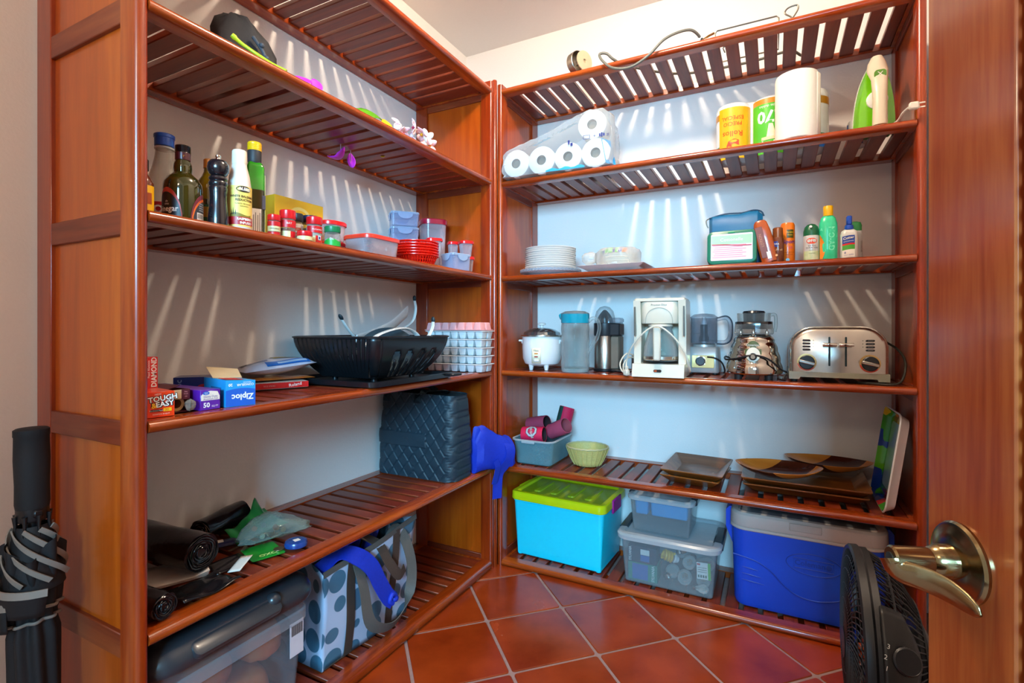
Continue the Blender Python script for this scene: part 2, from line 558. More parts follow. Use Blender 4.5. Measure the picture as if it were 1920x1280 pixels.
# rice cooker
t = T('rice_cooker', 'white rice cooker with a glass lid and cream control plate beside the corner panel', 'rice cooker', (-0.953, 2.150, 0.879), 8)
MB().lathe([(0.060, 0.018), (0.078, 0.028), (0.088, 0.052), (0.0905, 0.10), (0.0905, 0.150), (0.088, 0.152)], 40).build('body', whiteplastic, t)
MB().lathe([(0.0915, 0.150), (0.097, 0.153), (0.097, 0.158), (0.088, 0.160)], 40).build('rim', steel, t)
MB().lathe([(0.086, 0.160), (0.082, 0.172), (0.062, 0.184), (0.035, 0.191), (0.008, 0.193)], 40).build('lid', pbr('steel_lid', '#9aa4aa', 0.12, metal=0.9), t)
MB().lathe([(0.006, 0.192), (0.007, 0.203), (0.018, 0.206), (0.019, 0.212), (0.012, 0.215)], 20).build('lid_knob', whiteplastic, t)
for s_ in (-1, 1):
    mb = MB().box(s_ * 0.089 - 0.004, -0.022, 0.118, s_ * 0.089 + 0.004, 0.022, 0.138, 0.003)
    mb.box(min(s_ * 0.09, s_ * 0.108), -0.02, 0.128, max(s_ * 0.09, s_ * 0.108), 0.02, 0.137, 0.003)
    mb.build('handle', whiteplastic, t)
for a in (-125, -55, 90):
    MB().lathe([(0.008, 0), (0.014, 0.030)], 12, cx=0.062 * math.cos(R(a)), cy=0.062 * math.sin(R(a))).build('foot', whiteplastic, t)
pw = lambda r: cylwarp(r, 0, 0, 0)
cp = MB(); cyl_label(cp, 0.0925, 0.034, 0.100, -13, 13, n=10); cpn = cp.build('control_plate', pbr('ivory_plate', '#ece6c8', 0.4), t, solid=0.003)
lettering(cpn, [('Hess', 0.012, 0, 0.090)], BLACK, cylwarp(0.0945))
m = MB(); cyl_label(m, 0.0945, 0.074, 0.079, -5, 5, n=4); m.build('cook_lamp', pbr('amber_lamp', '#e38a1c', 0.3), cpn)
m = MB(); cyl_label(m, 0.0945, 0.060, 0.065, -5, 5, n=4); m.build('warm_lamp', pbr('red_lamp', '#a81c1c', 0.3), cpn)
m = MB(); cyl_label(m, 0.0945, 0.041, 0.051, -7, 7, n=4); m.build('cook_switch', whiteplastic, cpn, solid=0.003)

# glass pitcher
t = T('pitcher', 'clear glass pitcher with a turquoise top band in front of the juicer', 'pitcher', (-0.768, 2.090, 0.8797), 0)
wall = []
for i in range(26):
    z = 0.018 + i * 0.0092
    wall.append((0.0605 + 0.0012 * math.sin(i * 1.1), z))
MB().lathe([(0.055, 0.0), (0.0605, 0.006)] + wall + [(0.0575, 0.246), (0.0555, 0.15), (0.056, 0.022)], 44).build('body', glass, t)
MB().lathe([(0.057, 0.001), (0.059, 0.004), (0.0588, 0.016), (0.02, 0.019)], 36).build('base', clear('thick_glass', '#cfe2e2', 0.3, 0.03, 0.5), t)
mb = MB().lathe([(0.0614, 0.212), (0.0622, 0.250), (0.0595, 0.250), (0.0595, 0.212)], 44)
mb.tube([(-0.058, 0, 0.236), (-0.066, 0, 0.245), (-0.071, 0, 0.250)], [0.014, 0.011, 0.007], 10)
mb.build('turquoise_band', clear('turquoise_glass', '#16a6c2', 0.72, 0.05, 0.2), t)
MB().lathe([(0.060, 0.250), (0.061, 0.254), (0.045, 0.262), (0.015, 0.265)], 40).build('lid', clear('grey_lid', '#8f9ba0', 0.55, 0.1, 0.3), t)
MB().tube([(0.058, 0, 0.215), (0.080, -0.002, 0.232), (0.102, -0.003, 0.222), (0.110, -0.003, 0.190), (0.100, -0.003, 0.150), (0.078, -0.002, 0.115), (0.060, 0, 0.085)],
          0.0075, 10, sm=5).build('handle', glass, t)

# citrus juicer
t = T('citrus_juicer', 'steel and black citrus juicer with a dark reamer dome behind the pitcher', 'juicer', (-0.655, 2.215, 0.879), 0)
MB().lathe([(0.046, 0.012), (0.0465, 0.02), (0.0465, 0.155), (0.045, 0.157)], 36, cx=-0.018).build('body', steel, t)
MB().box(-0.01, -0.028, 0.008, 0.056, 0.045, 0.157, 0.006).build('rear_housing', pbr('brushed_grey_panel', '#8f8475', 0.35, metal=0.7), t)
MB().lathe([(0.050, 0), (0.051, 0.010), (0.044, 0.013)], 30, cx=-0.018).box(-0.01, -0.032, 0, 0.068, 0.05, 0.010, 0.003).build('base', blk, t)
MB().lathe([(0.0475, 0.157), (0.049, 0.162), (0.049, 0.212), (0.045, 0.214)], 36, cx=-0.018).box(-0.01, -0.034, 0.157, 0.058, 0.048, 0.212, 0.005).build('collar', pbr('charcoal_plastic', '#2b2a2d', 0.35), t)
MB().box(0.004, -0.032, 0.213, 0.058, 0.046, 0.236, 0.006).build('chute_cover', smoky, t)
rm = []
for i in range(10):
    u = i / 9; rm.append((0.033 * math.cos(u * 1.5) ** 0.8 + 0.001, 0.214 + 0.058 * u))
rings = []
for r_, z in rm:
    rings.append([((-0.018) + r_ * (1 + 0.12 * math.cos(8 * 2 * math.pi * j / 48)) * math.cos(2 * math.pi * j / 48), r_ * (1 + 0.12 * math.cos(8 * 2 * math.pi * j / 48)) * math.sin(2 * math.pi * j / 48), z) for j in range(48)])
MB().rings(rings).build('reamer', darkchrome, t)
MB().lathe([(0.046, 0.214), (0.045, 0.240), (0.038, 0.266), (0.022, 0.284), (0.004, 0.289)], 32, cx=-0.018, cap0=False).build('dome_cover', plastic_clear, t)
MB().tube([(0.06, 0.0, 0.03), (0.078, -0.01, 0.008), (0.09, -0.02, 0.004), (0.075, -0.045, 0.004), (0.05, -0.05, 0.004)], 0.003, 8, sm=5).build('cord', blk, t)

# coffee maker
t = T('coffee_maker', 'cream drip coffee maker with glass carafe and its white cord draped over', 'coffee maker', (-0.402, 2.105, 0.879), 2)
mb = MB()
mb.prism([(-0.112, 0), (-0.100, 0.050), (0.085, 0.050), (0.085, 0)], 'x', -0.098, 0.098)
base = mb.build('base', cream, t)
MB().lathe([(0.068, 0.050), (0.068, 0.054), (0.05, 0.055)], 36, cy=-0.03).build('hot_plate', pbr('dark_plate', '#3b3833', 0.3), base)
sw = MB().rr([(0, -0.002), (0, 0.002), (-0.001, 0.003)], 0.030, 0.011, 0.005)
sw.build('rocker_switch', blkgloss, base, loc=(0, -0.107, 0.024), rot=(R(77), 0, 0))
MB().box(-0.012, -0.112, 0.020, -0.002, -0.108, 0.028, 0.001).build('switch_lamp', pbr('switch_orange', '#b34a16', 0.3), base)
MB().box(-0.092, 0.035, 0.045, 0.092, 0.085, 0.29, 0.006).build('back_column', cream, t)
for s_ in (-1, 1):
    mb = MB()
    xa, xb = (s_ * 0.100, s_ * 0.072)
    pl = [(-0.060, 0.05), (-0.020, 0.05), (0.085, 0.05), (0.085, 0.300), (-0.075, 0.300), (-0.052, 0.18)]
    mb.prism(pl, 'x', min(xa, xb), max(xa, xb))
    tw = mb.build('side_tower', cream, t)
    MB().box(s_ * 0.0935 - 0.0025, -0.079, 0.16, s_ * 0.0935 + 0.0025, -0.050, 0.275).build('water_gauge', pbr('gauge_grey', '#57534c', 0.3), tw)
hd = MB().rr([(0, 0.208), (0.002, 0.212), (0.003, 0.288), (0.001, 0.294)], 0.142, 0.150, 0.028, cy=0.005).build('brew_head', cream, t)
MB().rr([(0.0, 0), (0.0, 0.008), (-0.004, 0.012)], 0.196, 0.160, 0.012, cy=0.006).build('lid', cream, t, loc=(0, 0, 0.296))
MB().tube([(-0.052, -0.074, 0.209), (-0.048, -0.0745, 0.24), (-0.030, -0.0745, 0.262), (0, -0.0745, 0.271), (0.030, -0.0745, 0.262), (0.048, -0.0745, 0.24), (0.052, -0.074, 0.209)], 0.0012, 6, sm=4).build('arch_seam', pbr('seam_grey', '#b9b0a2', 0.5), hd)
lettering(hd, [('Proctor-Silex', 0.0115, 0, 0.281)], BLACK, y=-0.0735)
ca = MB().lathe([(0.052, 0.056), (0.066, 0.062), (0.068, 0.085), (0.064, 0.12), (0.052, 0.16), (0.044, 0.186), (0.047, 0.198), (0.045, 0.198), (0.042, 0.186), (0.062, 0.12), (0.066, 0.085), (0.06, 0.06)], 40, cy=-0.032).build('carafe', glass, t)
MB().lathe([(0.0655, 0.064), (0.069, 0.068), (0.069, 0.079), (0.066, 0.080)], 40, cy=-0.032).build('carafe_band', steel, ca)
MB().lathe([(0.048, 0.197), (0.048, 0.205), (0.02, 0.208)], 30, cy=-0.032).build('carafe_lid', cream, ca)
mb = MB().box(-0.014, -0.128, 0.065, 0.014, -0.106, 0.195, 0.005).box(-0.012, -0.118, 0.180, 0.012, -0.066, 0.197, 0.004).box(-0.012, -0.116, 0.066, 0.012, -0.096, 0.080, 0.003)
mb.build('carafe_handle', cream, ca)
MB().tube([(0.100, 0.03, 0.06), (0.112, -0.03, 0.020), (0.112, -0.09, 0.045), (0.100, -0.112, 0.10), (0.055, -0.132, 0.165), (0.0, -0.134, 0.198), (-0.055, -0.132, 0.165), (-0.100, -0.115, 0.11), (-0.122, -0.09, 0.06),
           (-0.122, -0.10, 0.03)], 0.0034, 8, sm=6).build('cord', cream, t)
MB().tube([(-0.10, 0.02, 0.07), (-0.135, -0.03, 0.085), (-0.155, -0.06, 0.05), (-0.145, -0.08, 0.02), (-0.124, -0.098, 0.010)], 0.0032, 8, sm=6).build('cord', cream, t)
MB().tube([(-0.10, 0.03, 0.06), (-0.125, -0.03, 0.07), (-0.143, -0.05, 0.045), (-0.138, -0.075, 0.018), (-0.124, -0.098, 0.012)], 0.0032, 8, sm=6).build('cord', cream, t)
mb = MB().at((-0.120, -0.104, 0.012), (0, 0, R(-30))).box(-0.011, -0.010, -0.010, 0.011, 0.010, 0.014, 0.004).box(-0.006, -0.006, 0.012, 0.006, 0.006, 0.028, 0.002)
mb.build('plug', cream, t)

# travel mug behind the coffee maker
t = T('grinder', 'small dark coffee grinder half hidden behind the left of the coffee maker', 'grinder', (-0.533, 2.28, 0.879), 0)
MB().box(-0.03, -0.03, 0, 0.03, 0.03, 0.075, 0.008).build('body', pbr('taupe_plastic', '#a89884', 0.4), t)
MB().box(-0.028, -0.033, 0.01, 0.028, -0.0295, 0.06, 0.001).build('vent_panel', pbr('brown_plastic', '#4a3a30', 0.5), t)
MB().box(-0.012, -0.012, 0.075, 0.020, 0.012, 0.084, 0.002).build('lid', pbr('maroon_plastic', '#5a1e1c', 0.4), t)

# food processor
t = T('food_processor', 'small silver food processor with clear handled bowl behind the coffee maker', 'food processor', (-0.262, 2.285, 0.879), 0)
silver = pbr('silver_plastic', '#b3b1ae', 0.32, metal=0.35)
mb = MB().rr([(-0.004, 0.006), (0, 0.012), (-0.006, 0.105), (-0.012, 0.112)], 0.132, 0.125, 0.018)
bs = mb.build('base', silver, t)
MB().rr([(0, -0.001), (0, 0.001), (-0.001, 0.002)], 0.088, 0.052, 0.005).build('control_panel', pbr('champagne_metal', '#c9a26a', 0.3, metal=0.8), bs, loc=(0.003, -0.0605, 0.052), rot=(R(86), 0, 0))
MB().lathe([(0.018, 0), (0.0175, 0.009), (0.015, 0.011)], 24).build('dial', pbr('gunmetal', '#4e5358', 0.35, metal=0.5), bs, loc=(-0.006, -0.062, 0.054), rot=(R(90), 0, 0))
MB().lathe([(0.021, 0), (0.021, 0.003), (0.018, 0.0035)], 24).build('dial_ring', chrome, bs, loc=(-0.006, -0.0615, 0.054), rot=(R(90), 0, 0))
for x in (-0.048, 0.048):
    for y in (-0.045, 0.045):
        MB().lathe([(0.010, 0), (0.010, 0.010)], 12, cx=x, cy=y).build('foot', rub, t)
MB().lathe([(0.046, 0.112), (0.045, 0.122), (0.03, 0.124)], 30).build('bowl_seat', silver, t)
bw = MB().lathe([(0.052, 0.126), (0.0535, 0.132), (0.0535, 0.232), (0.0515, 0.232), (0.0515, 0.130)], 36).build('bowl', smoky, t)
MB().tube([(0.05, 0, 0.226), (0.085, 0, 0.232), (0.100, 0, 0.215), (0.103, 0, 0.18), (0.098, 0, 0.148), (0.082, 0, 0.133), (0.05, 0, 0.132)], 0.008, 10, sm=5).build('bowl_handle', smoky, bw)
MB().tube([(0.05, 0, 0.232), (0.088, 0, 0.240), (0.108, 0, 0.219), (0.111, 0, 0.18), (0.106, 0, 0.143), (0.085, 0, 0.125), (0.05, 0, 0.124)], 0.0028, 8, sm=5).build('handle_trim', pbr('slate_trim', '#3a4350', 0.4), bw)
MB().lathe([(0.0545, 0.232), (0.055, 0.237), (0.040, 0.248), (0.012, 0.252)], 36).build('bowl_lid', smoky, t)
MB().lathe([(0.010, 0.126), (0.012, 0.20), (0.008, 0.235)], 16).build('spindle', whiteplastic, t)
mb = MB().lathe([(0.020, 0.135), (0.021, 0.15), (0.016, 0.16), (0.015, 0.205), (0.006, 0.207)], 18)
for a, z in ((20, 0.142), (200, 0.170)):
    mb.at((0, 0, z), (0, R(6), R(a))).box(0.01, -0.004, -0.001, 0.046, 0.010, 0.001)
mb.M = None
mb.build('blade', blk, t)
MB().tube([(0.02, -0.066, 0.072), (0.05, -0.068, 0.068), (0.075, -0.06, 0.05), (0.086, -0.055, 0.02), (0.082, -0.05, 0.006)], 0.0032, 8, sm=5).build('cord', blk, t)

# beehive blender base with its jar turned upside down on top
t = T('blender', 'chrome beehive blender with upturned jar and a green oval badge beside the toaster', 'blender', (-0.066, 2.125, 0.879), 0)
pr = [(0.092, 0.020), (0.097, 0.024)]
zs = [0.024, 0.064, 0.104, 0.138, 0.160]
rsx = [0.097, 0.090, 0.081, 0.071, 0.062]
for k in range(4):
    for q_ in range(1, 7):
        u = q_ / 6
        pr.append((rsx[k] + (rsx[k + 1] - rsx[k]) * u + 0.0035 * math.sin(math.pi * u), zs[k] + (zs[k + 1] - zs[k]) * u))
pr += [(0.054, 0.166), (0.048, 0.168)]
body = MB().lathe(pr, 44).build('body', chrome, t)
for a in (45, 135, 225, 315):
    MB().lathe([(0.013, 0), (0.014, 0.022)], 14, cx=0.072 * math.cos(R(a)), cy=0.072 * math.sin(R(a))).build('foot', rub, t)
bd = MB()
def rel(z):                                                # bee-hive radius at a height
    return 0.1045 - 0.25 * z
def oval(rx, rz, zc, off, n=28):
    return [((rel(zc + rz * math.sin(2 * math.pi * k / n)) + off) * math.sin(rx * math.cos(2 * math.pi * k / n) / 0.085),
             -(rel(zc + rz * math.sin(2 * math.pi * k / n)) + off) * math.cos(rx * math.cos(2 * math.pi * k / n) / 0.085), zc + rz * math.sin(2 * math.pi * k / n)) for k in range(n)]
def badge(name, rx, rz, zc, off, m, par):
    o_ = oval(rx, rz, zc, off); c_ = (0, -(rel(zc) + off + 0.002), zc)
    return MB().add([c_] + o_, [(0, 1 + k, 1 + (k + 1) % len(o_)) for k in range(len(o_))]).build(name, m, par)
badge('badge_rim', 0.0315, 0.042, 0.105, 0.0038, chrome, body)
bg = badge('badge', 0.029, 0.039, 0.105, 0.0048, pbr('olive_badge', '#4d5c2b', 0.4), body)
badge('dial_plate', 0.023, 0.026, 0.094, 0.0062, pbr('ivory_badge', '#e6e0cf', 0.4), body)
lettering(bg, [('Osterizer', 0.0115, 0, 0.128)], WHITE, cylwarp(0.0815))
MB().lathe([(0.0135, 0), (0.013, 0.008)], 24).lathe([(0.008, 0.008), (0.0075, 0.014), (0.005, 0.0155)], 20).build('dial', blkgloss, body, loc=(0, -0.088, 0.086), rot=(R(90), 0, 0))
MB().lathe([(0.0078, 0.0145), (0.0075, 0.0165)], 20).build('dial_cap', chrome, body, loc=(0, -0.088, 0.086), rot=(R(90), 0, 0))
for a in (-90, -30, 30, 90, 150, 210):
    MB().lathe([(0.006, 0.165), (0.007, 0.172), (0.003, 0.186)], 10, cx=0.051 * math.cos(R(a)), cy=0.051 * math.sin(R(a))).build('drive_stud', chrome, t)
MB().rr([(0, 0.186), (0.001, 0.190), (0.001, 0.212), (0, 0.214)], 0.1255, 0.1135, 0.040).build('jar_collar', blkgloss, t)
MB().rr([(0.006, 0.166), (0.010, 0.172), (0.006, 0.205), (-0.002, 0.212), (0.000, 0.246), (-0.003, 0.246), (-0.006, 0.212)], 0.116, 0.104, 0.036).build('jar', glass, t)
MB().tube([(0.058, 0.01, 0.240), (0.072, 0.01, 0.238), (0.074, 0.01, 0.200), (0.070, 0.01, 0.176)], 0.006, 8, sm=4).build('jar_handle', glass, t)
MB().lathe([(0.036, 0.214), (0.037, 0.244), (0.040, 0.247), (0.036, 0.254), (0.01, 0.257)], 30).build('jar_lid', pbr('ink_plastic', '#1f2328', 0.25), t)
MB().tube([(-0.07, 0.06, 0.06), (-0.098, 0.01, 0.080), (-0.094, -0.05, 0.072), (-0.055, -0.087, 0.078), (0.0, -0.098, 0.092), (0.05, -0.090, 0.078), (0.09, -0.07, 0.042), (0.108, -0.055, 0.030), (0.098, -0.07, 0.012)], 0.0034, 8, sm=6).build('cord', blk, t)
MB().at((0.092, -0.078, 0.011), (0, R(20), R(35))).box(-0.009, -0.018, -0.008, 0.009, 0.014, 0.008, 0.003).build('plug', blk, t)

# toaster
t = T('toaster', 'wide brushed steel four-slice toaster with two round dials and twin levers', 'toaster', (0.196, 2.062, 0.879), 0)
def arch(w_, h, z0, n=8, rad=0.065):
    pts = [(-w_, z0), (w_, z0)]
    for k in range(n + 1):
        a = R(90 * k / n); pts.append((w_ - rad + rad * math.cos(a) - 0.010 * (k / n), h - rad + rad * math.sin(a)))
    for k in range(n + 1):
        a = R(90 + 90 * k / n); pts.append((-w_ + rad + rad * math.cos(a) + 0.010 * (1 - k / n), h - rad + rad * math.sin(a)))
    return pts
def loftarch(mb, ws):
    rs = []
    for w_, h, y in ws:
        rs.append([(x, y, z) for x, z in arch(w_, h, 0.036)])
    return mb.rings(rs)
body = loftarch(MB(), [(0.132, 0.180, 0.000), (0.140, 0.188, 0.006), (0.1425, 0.192, 0.016), (0.1425, 0.192, 0.262), (0.138, 0.188, 0.272)]).build('body', steel, t)
MB().tube([(x * 1.003, 0.018, z + 0.001) for x, z in arch(0.1425, 0.192, 0.036)[1:]] + [(-0.1429, 0.018, 0.037)], 0.0022, 6).build('edge_bead', chrome, t)
olive = pbr('olive_grey_plastic', '#8b8a78', 0.4)
bpoly = [(-0.1465, 0.010), (-0.115, 0.010), (-0.112, 0.018), (0.112, 0.018), (0.115, 0.010), (0.1465, 0.010), (0.1465, 0.036), (-0.1465, 0.036)]
MB().prism(bpoly, 'y', -0.004, 0.276).build('base', olive, t)
for x in (-0.13, 0.13):
    for y in (0.02, 0.25):
        MB().lathe([(0.010, 0), (0.011, 0.012)], 12, cx=x, cy=y).build('foot', rub, t)
for x in (-0.024, 0.024):
    MB().box(x - 0.0035, -0.0015, 0.058, x + 0.0035, 0.006, 0.160, 0.002).build('lever_slot', pbr('slot_teal', '#123038', 0.4), body)
    lv = MB()
    lv.box(x - 0.003, -0.016, 0.128, x + 0.003, 0.004, 0.138)
    lv.at((x, -0.016, 0.133), (0, R(90), 0)).lathe([(0.0055, -0.021), (0.006, -0.020), (0.006, 0.020), (0.0055, 0.021)], 16)
    lv.build('lever', chrome, t)
for s_ in (-1, 1):
    for k in range(4):
        MB().rr([(0, -0.001), (0, 0.003), (-0.001, 0.004)], 0.024, 0.0065, 0.003).build('button', blk, t, loc=(s_ * 0.093, 0.000, 0.147 - 0.0108 * k), rot=(R(90), 0, 0))
        MB().rr([(0, 0.0035), (-0.001, 0.005)], 0.018, 0.003, 0.0014).build('button_cap', chrome, t, loc=(s_ * 0.093, 0.000, 0.147 - 0.0108 * k), rot=(R(90), 0, 0))
        if k < 3:
            MB().box(s_ * 0.072 - 0.001, -0.0006, 0.146 - 0.0108 * k, s_ * 0.072 + 0.001, 0.002, 0.148 - 0.0108 * k).build('indicator_dot', blk, t)
    x = s_ * 0.092
    MB().lathe([(0.030, 0), (0.030, 0.0015), (0.024, 0.002)], 36).build('dial_scale', pbr('dial_gold', '#c9a46a', 0.35, metal=0.6), t, loc=(x, -0.0005, 0.070), rot=(R(90), 0, 0))
    m = MB().grid(lambda u, v_: ((0.026 + 0.003 * v_) * math.cos(R(190 + 130 * u)), (0.026 + 0.003 * v_) * math.sin(R(190 + 130 * u)), 0.0025), 14, 1)
    m.build('dial_arc', RED, t, loc=(x, -0.0005, 0.070), rot=(R(90), 0, 0))
    kb = MB().lathe([(0.0245, 0), (0.0245, 0.010), (0.022, 0.012)], 36).build('dial', blk, t, loc=(x, -0.001, 0.070), rot=(R(90), 0, 0))
    MB().at((0, 0, 0.014), (0, 0, R(-14))).box(-0.025, -0.0055, -0.004, 0.025, 0.0055, 0.003, 0.002).build('dial_grip', steel, kb)
MB().tube([(0.140, 0.20, 0.155), (0.165, 0.17, 0.138), (0.188, 0.12, 0.115), (0.196, 0.06, 0.085), (0.190, 0.02, 0.045), (0.172, -0.01, 0.012), (0.140, -0.022, 0.0045), (0.100, -0.006, 0.0045), (0.06, 0.02, 0.0045)], 0.004, 8, sm=6).build('cord', pbr('olive_black_cord', '#26261f', 0.45), t)
ORD = ['topmost', 'second from the top', 'third from the top', 'fourth from the top', 'fifth from the top', 'fifth from the bottom', 'fourth from the bottom', 'third from the bottom', 'second from the bottom', 'lowest']

# ------------------------------------------------------------------ back unit, top shelf
S1 = 2.1505
t = T('ceiling_rose', 'round nickel lamp canopy and mounting plate lying on edge on the top shelf', 'lamp part', (-0.745, 2.055, S1), 0)
MB().lathe([(0.046, 0), (0.046, 0.030), (0.044, 0.032), (0.044, 0.004)], 36).build('canopy_cup', pbr('nickel', '#a89e90', 0.3, metal=0.9), t, loc=(-0.012, 0, 0.047), rot=(R(90), 0, R(62)))
MB().lathe([(0.042, 0), (0.042, 0.004), (0.008, 0.0045), (0.008, 0.0)], 32).build('mounting_plate', pbr('beige_metal', '#d7c3a0', 0.4, metal=0.3), t, loc=(0.036, -0.016, 0.043), rot=(R(90), 0, R(62)))
MB().tube([(0.0, -0.006, 0.052), (0.036, -0.016, 0.052)], 0.004, 8).build('screw', steel, t)
MB().tube([(0.0, -0.010, 0.034), (0.036, -0.018, 0.034)], 0.003, 8).build('screw', steel, t)

t = T('cable', 'grey cable with a loop drooping over the front edge of the top shelf', 'cable', (0, 0, 0), 0)
cpts = [(-0.225, 2.12, 2.157), (-0.262, 2.045, 2.196), (-0.30, 2.02, 2.203), (-0.37, 1.998, 2.178), (-0.43, 1.988, 2.125), (-0.50, 1.984, 2.094), (-0.57, 1.984, 2.107), (-0.615, 1.99, 2.150), (-0.628, 1.996, 2.182), (-0.600, 2.002, 2.180), (-0.575, 2.02, 2.158), (-0.53, 2.10, 2.157), (-0.35, 2.26, 2.157), (-0.10, 2.29, 2.157), (0.05, 2.27, 2.157), (0.10, 2.33, 2.157)]
MB().tube(cpts, 0.0052, 10, sm=6).build('sheath', pbr('grey_cable', '#63645c', 0.45), t)
t = T('eyelet', 'white washer with a small brass bolt standing on the top shelf by the grey cable', 'washer', (-0.242, 2.062, S1 + 0.0235), 0)
MB().lathe([(0.008, 0), (0.023, 0), (0.023, 0.003), (0.008, 0.003)], 24, cap0=False, cap1=False).build('washer', whiteplastic, t, rot=(R(90), 0, R(-14)))
MB().tube([(0.0, 0.004, 0), (0.022, -0.012, 0.001), (0.045, -0.020, 0.003)], 0.004, 8).build('bolt', pbr('brass', '#9b7a40', 0.3, metal=0.9), t)

t = T('wire_rack', 'bent dark wire rack with a looped end on the top shelf', 'rack', (-0.075, 2.10, S1), 0)
wm = pbr('dark_wire', '#6f6a60', 0.35, metal=0.8)
mb = MB()
mb.tube([(-0.125, 0, 0.0035), (-0.125, 0, 0.055), (-0.118, 0, 0.063), (0.085, 0, 0.063), (0.092, 0, 0.055), (0.092, 0, 0.0035), (0.092, 0.13, 0.0035), (-0.125, 0.13, 0.0035)], 0.0028, 8, closed=True)
mb.tube([(-0.095, 0.015, 0.0035), (-0.090, 0.015, 0.032), (-0.02, 0.015, 0.034), (0.05, 0.015, 0.036), (0.06, 0.06, 0.034), (-0.09, 0.06, 0.030), (-0.095, 0.06, 0.0035)], 0.0024, 8, sm=3)
mb.build('frame', wm, t)
MB().tube([(0.13, -0.01, 0.0035), (0.135, -0.012, 0.035), (0.112, -0.012, 0.058), (0.122, -0.012, 0.075), (0.150, -0.012, 0.078), (0.153, -0.012, 0.062), (0.137, -0.010, 0.036)], 0.0028, 8, sm=4).tube([(0.092, 0.0, 0.0035), (0.13, -0.01, 0.0035)], 0.0028, 8).build('hook', wm, t)

# ------------------------------------------------------------------ back unit, second shelf (paper goods, iron)
S2 = 1.7325
paper = pbr('tissue_paper', '#fbfaf6', 0.85, var=0.015, bump=0.15, scale=120)
core_m = pbr('cardboard_core', '#8a7a64', 0.8)
t = T('toilet_paper_pack', 'clear wrapped pack of white toilet rolls overhanging the shelf corner', 'toilet paper', (-0.832, 2.005, S2), 4)
def roll_mesh(r, L, rc):
    return MB().at((0, 0, 0), (R(-90), 0, 0)).lathe([(rc, 0), (r - 0.006, 0), (r - 0.001, 0.003), (r, 0.010), (r, L - 0.01), (r - 0.005, L), (rc, L)], 36, cap0=False, cap1=False)
spots = [(-0.176, 0.061, 0), (-0.0575, 0.061, 0), (0.061, 0.061, 0), (0.1795, 0.061, 0), (0.165, 0.180, 0), (-0.176, 0.061, 0.105), (-0.0575, 0.061, 0.105), (0.061, 0.061, 0.105), (0.1795, 0.061, 0.105), (0.165, 0.180, 0.105)]
rm_ = roll_mesh(0.0605, 0.100, 0.021).mesh('roll')
cm_ = MB().at((0, 0, 0), (R(-90), 0, 0)).lathe([(0.021, 0.001), (0.021, 0.099), (0.0195, 0.099), (0.0195, 0.001)], 24, cap0=False, cap1=False).lathe([(0.019, 0.02), (0.019, 0.022)], 20).mesh('core')
for x, z, y in spots:
    o = put('roll', rm_, paper, t, loc=(x, y, z))
    put('core', cm_, core_m, o)
film = clear('wrapping_film', '#dfe9ee', 0.10, 0.06, 0.55)
hull = [(-0.236, 0.012), (-0.20, 0.001), (0.20, 0.001), (0.242, 0.030), (0.247, 0.185), (0.225, 0.235), (0.16, 0.243), (0.10, 0.225), (-0.02, 0.178), (-0.14, 0.142), (-0.225, 0.116), (-0.239, 0.07)]
hv = smooth([V((a, 0, b_)) for a, b_ in hull], 4, True)
def wr(p, k, y, sc_):
    j = 0.003 * math.sin(13 * p.x * 9 + k * 2.1) + 0.003 * math.sin(31 * p.z * 3 + k)
    c_ = V((0.02, 0, 0.10)); q_ = c_ + (p - c_) * sc_
    return (q_.x + j, y + 0.3 * j, max(0.0008, q_.z + j))
rings = [[wr(p, k, y, s_) for p in hv] for k, (y, s_) in enumerate([(-0.006, 0.93), (-0.004, 0.99), (0.03, 1.01), (0.08, 0.99), (0.13, 0.98), (0.18, 0.96), (0.215, 0.93), (0.222, 0.82)])]
wrapper = MB().rings(rings).build('film', film, t)
blueprint = pbr('blue_print', '#2c9fd6', 0.4)
MB().grid(lambda u, v_: (-0.035 + 0.17 * u, -0.0085, 0.004 + (0.006 + 0.008 * math.sin(u * 9) ** 2) * v_), 12, 2).build('blue_printing', blueprint, wrapper)
MB().grid(lambda u, v_: (0.224 + 0.030 * v_ - 0.02 * u, -0.004 + 0.055 * v_, 0.012 + 0.105 * u), 4, 4).build('blue_printing', blueprint, wrapper)
MB().grid(lambda u, v_: (-0.10 + 0.075 * u, -0.001 + 0.04 * v_, 0.128 + 0.026 * u + 0.012 * v_), 4, 2).build('blue_printing', blueprint, wrapper)
MB().grid(lambda u, v_: (0.01 + 0.085 * u, -0.001 + 0.04 * v_, 0.168 + 0.030 * u + 0.012 * v_), 4, 2).build('blue_printing', blueprint, wrapper)
navyp = pbr('navy_print', '#1f2f7a', 0.4)
for a, b_, c_, d_ in ((0.130, 0.118, 0.158, 0.1195), (0.130, 0.133, 0.158, 0.1345), (0.130, 0.118, 0.1315, 0.1345), (0.1565, 0.118, 0.158, 0.1345), (0.197, 0.121, 0.203, 0.134), (0.205, 0.119, 0.211, 0.137), (0.213, 0.122, 0.220, 0.133), (0.064, 0.108, 0.072, 0.124), (0.075, 0.100, 0.085, 0.112), (0.228, 0.122, 0.238, 0.124), (0.228, 0.127, 0.238, 0.129)):
    MB().box(a, -0.0095, b_, c_, -0.009, d_).build('pictogram', navyp, wrapper)
lettering(wrapper, [('+', 0.022, 0.178, 0.126)], navyp, y=-0.0095)

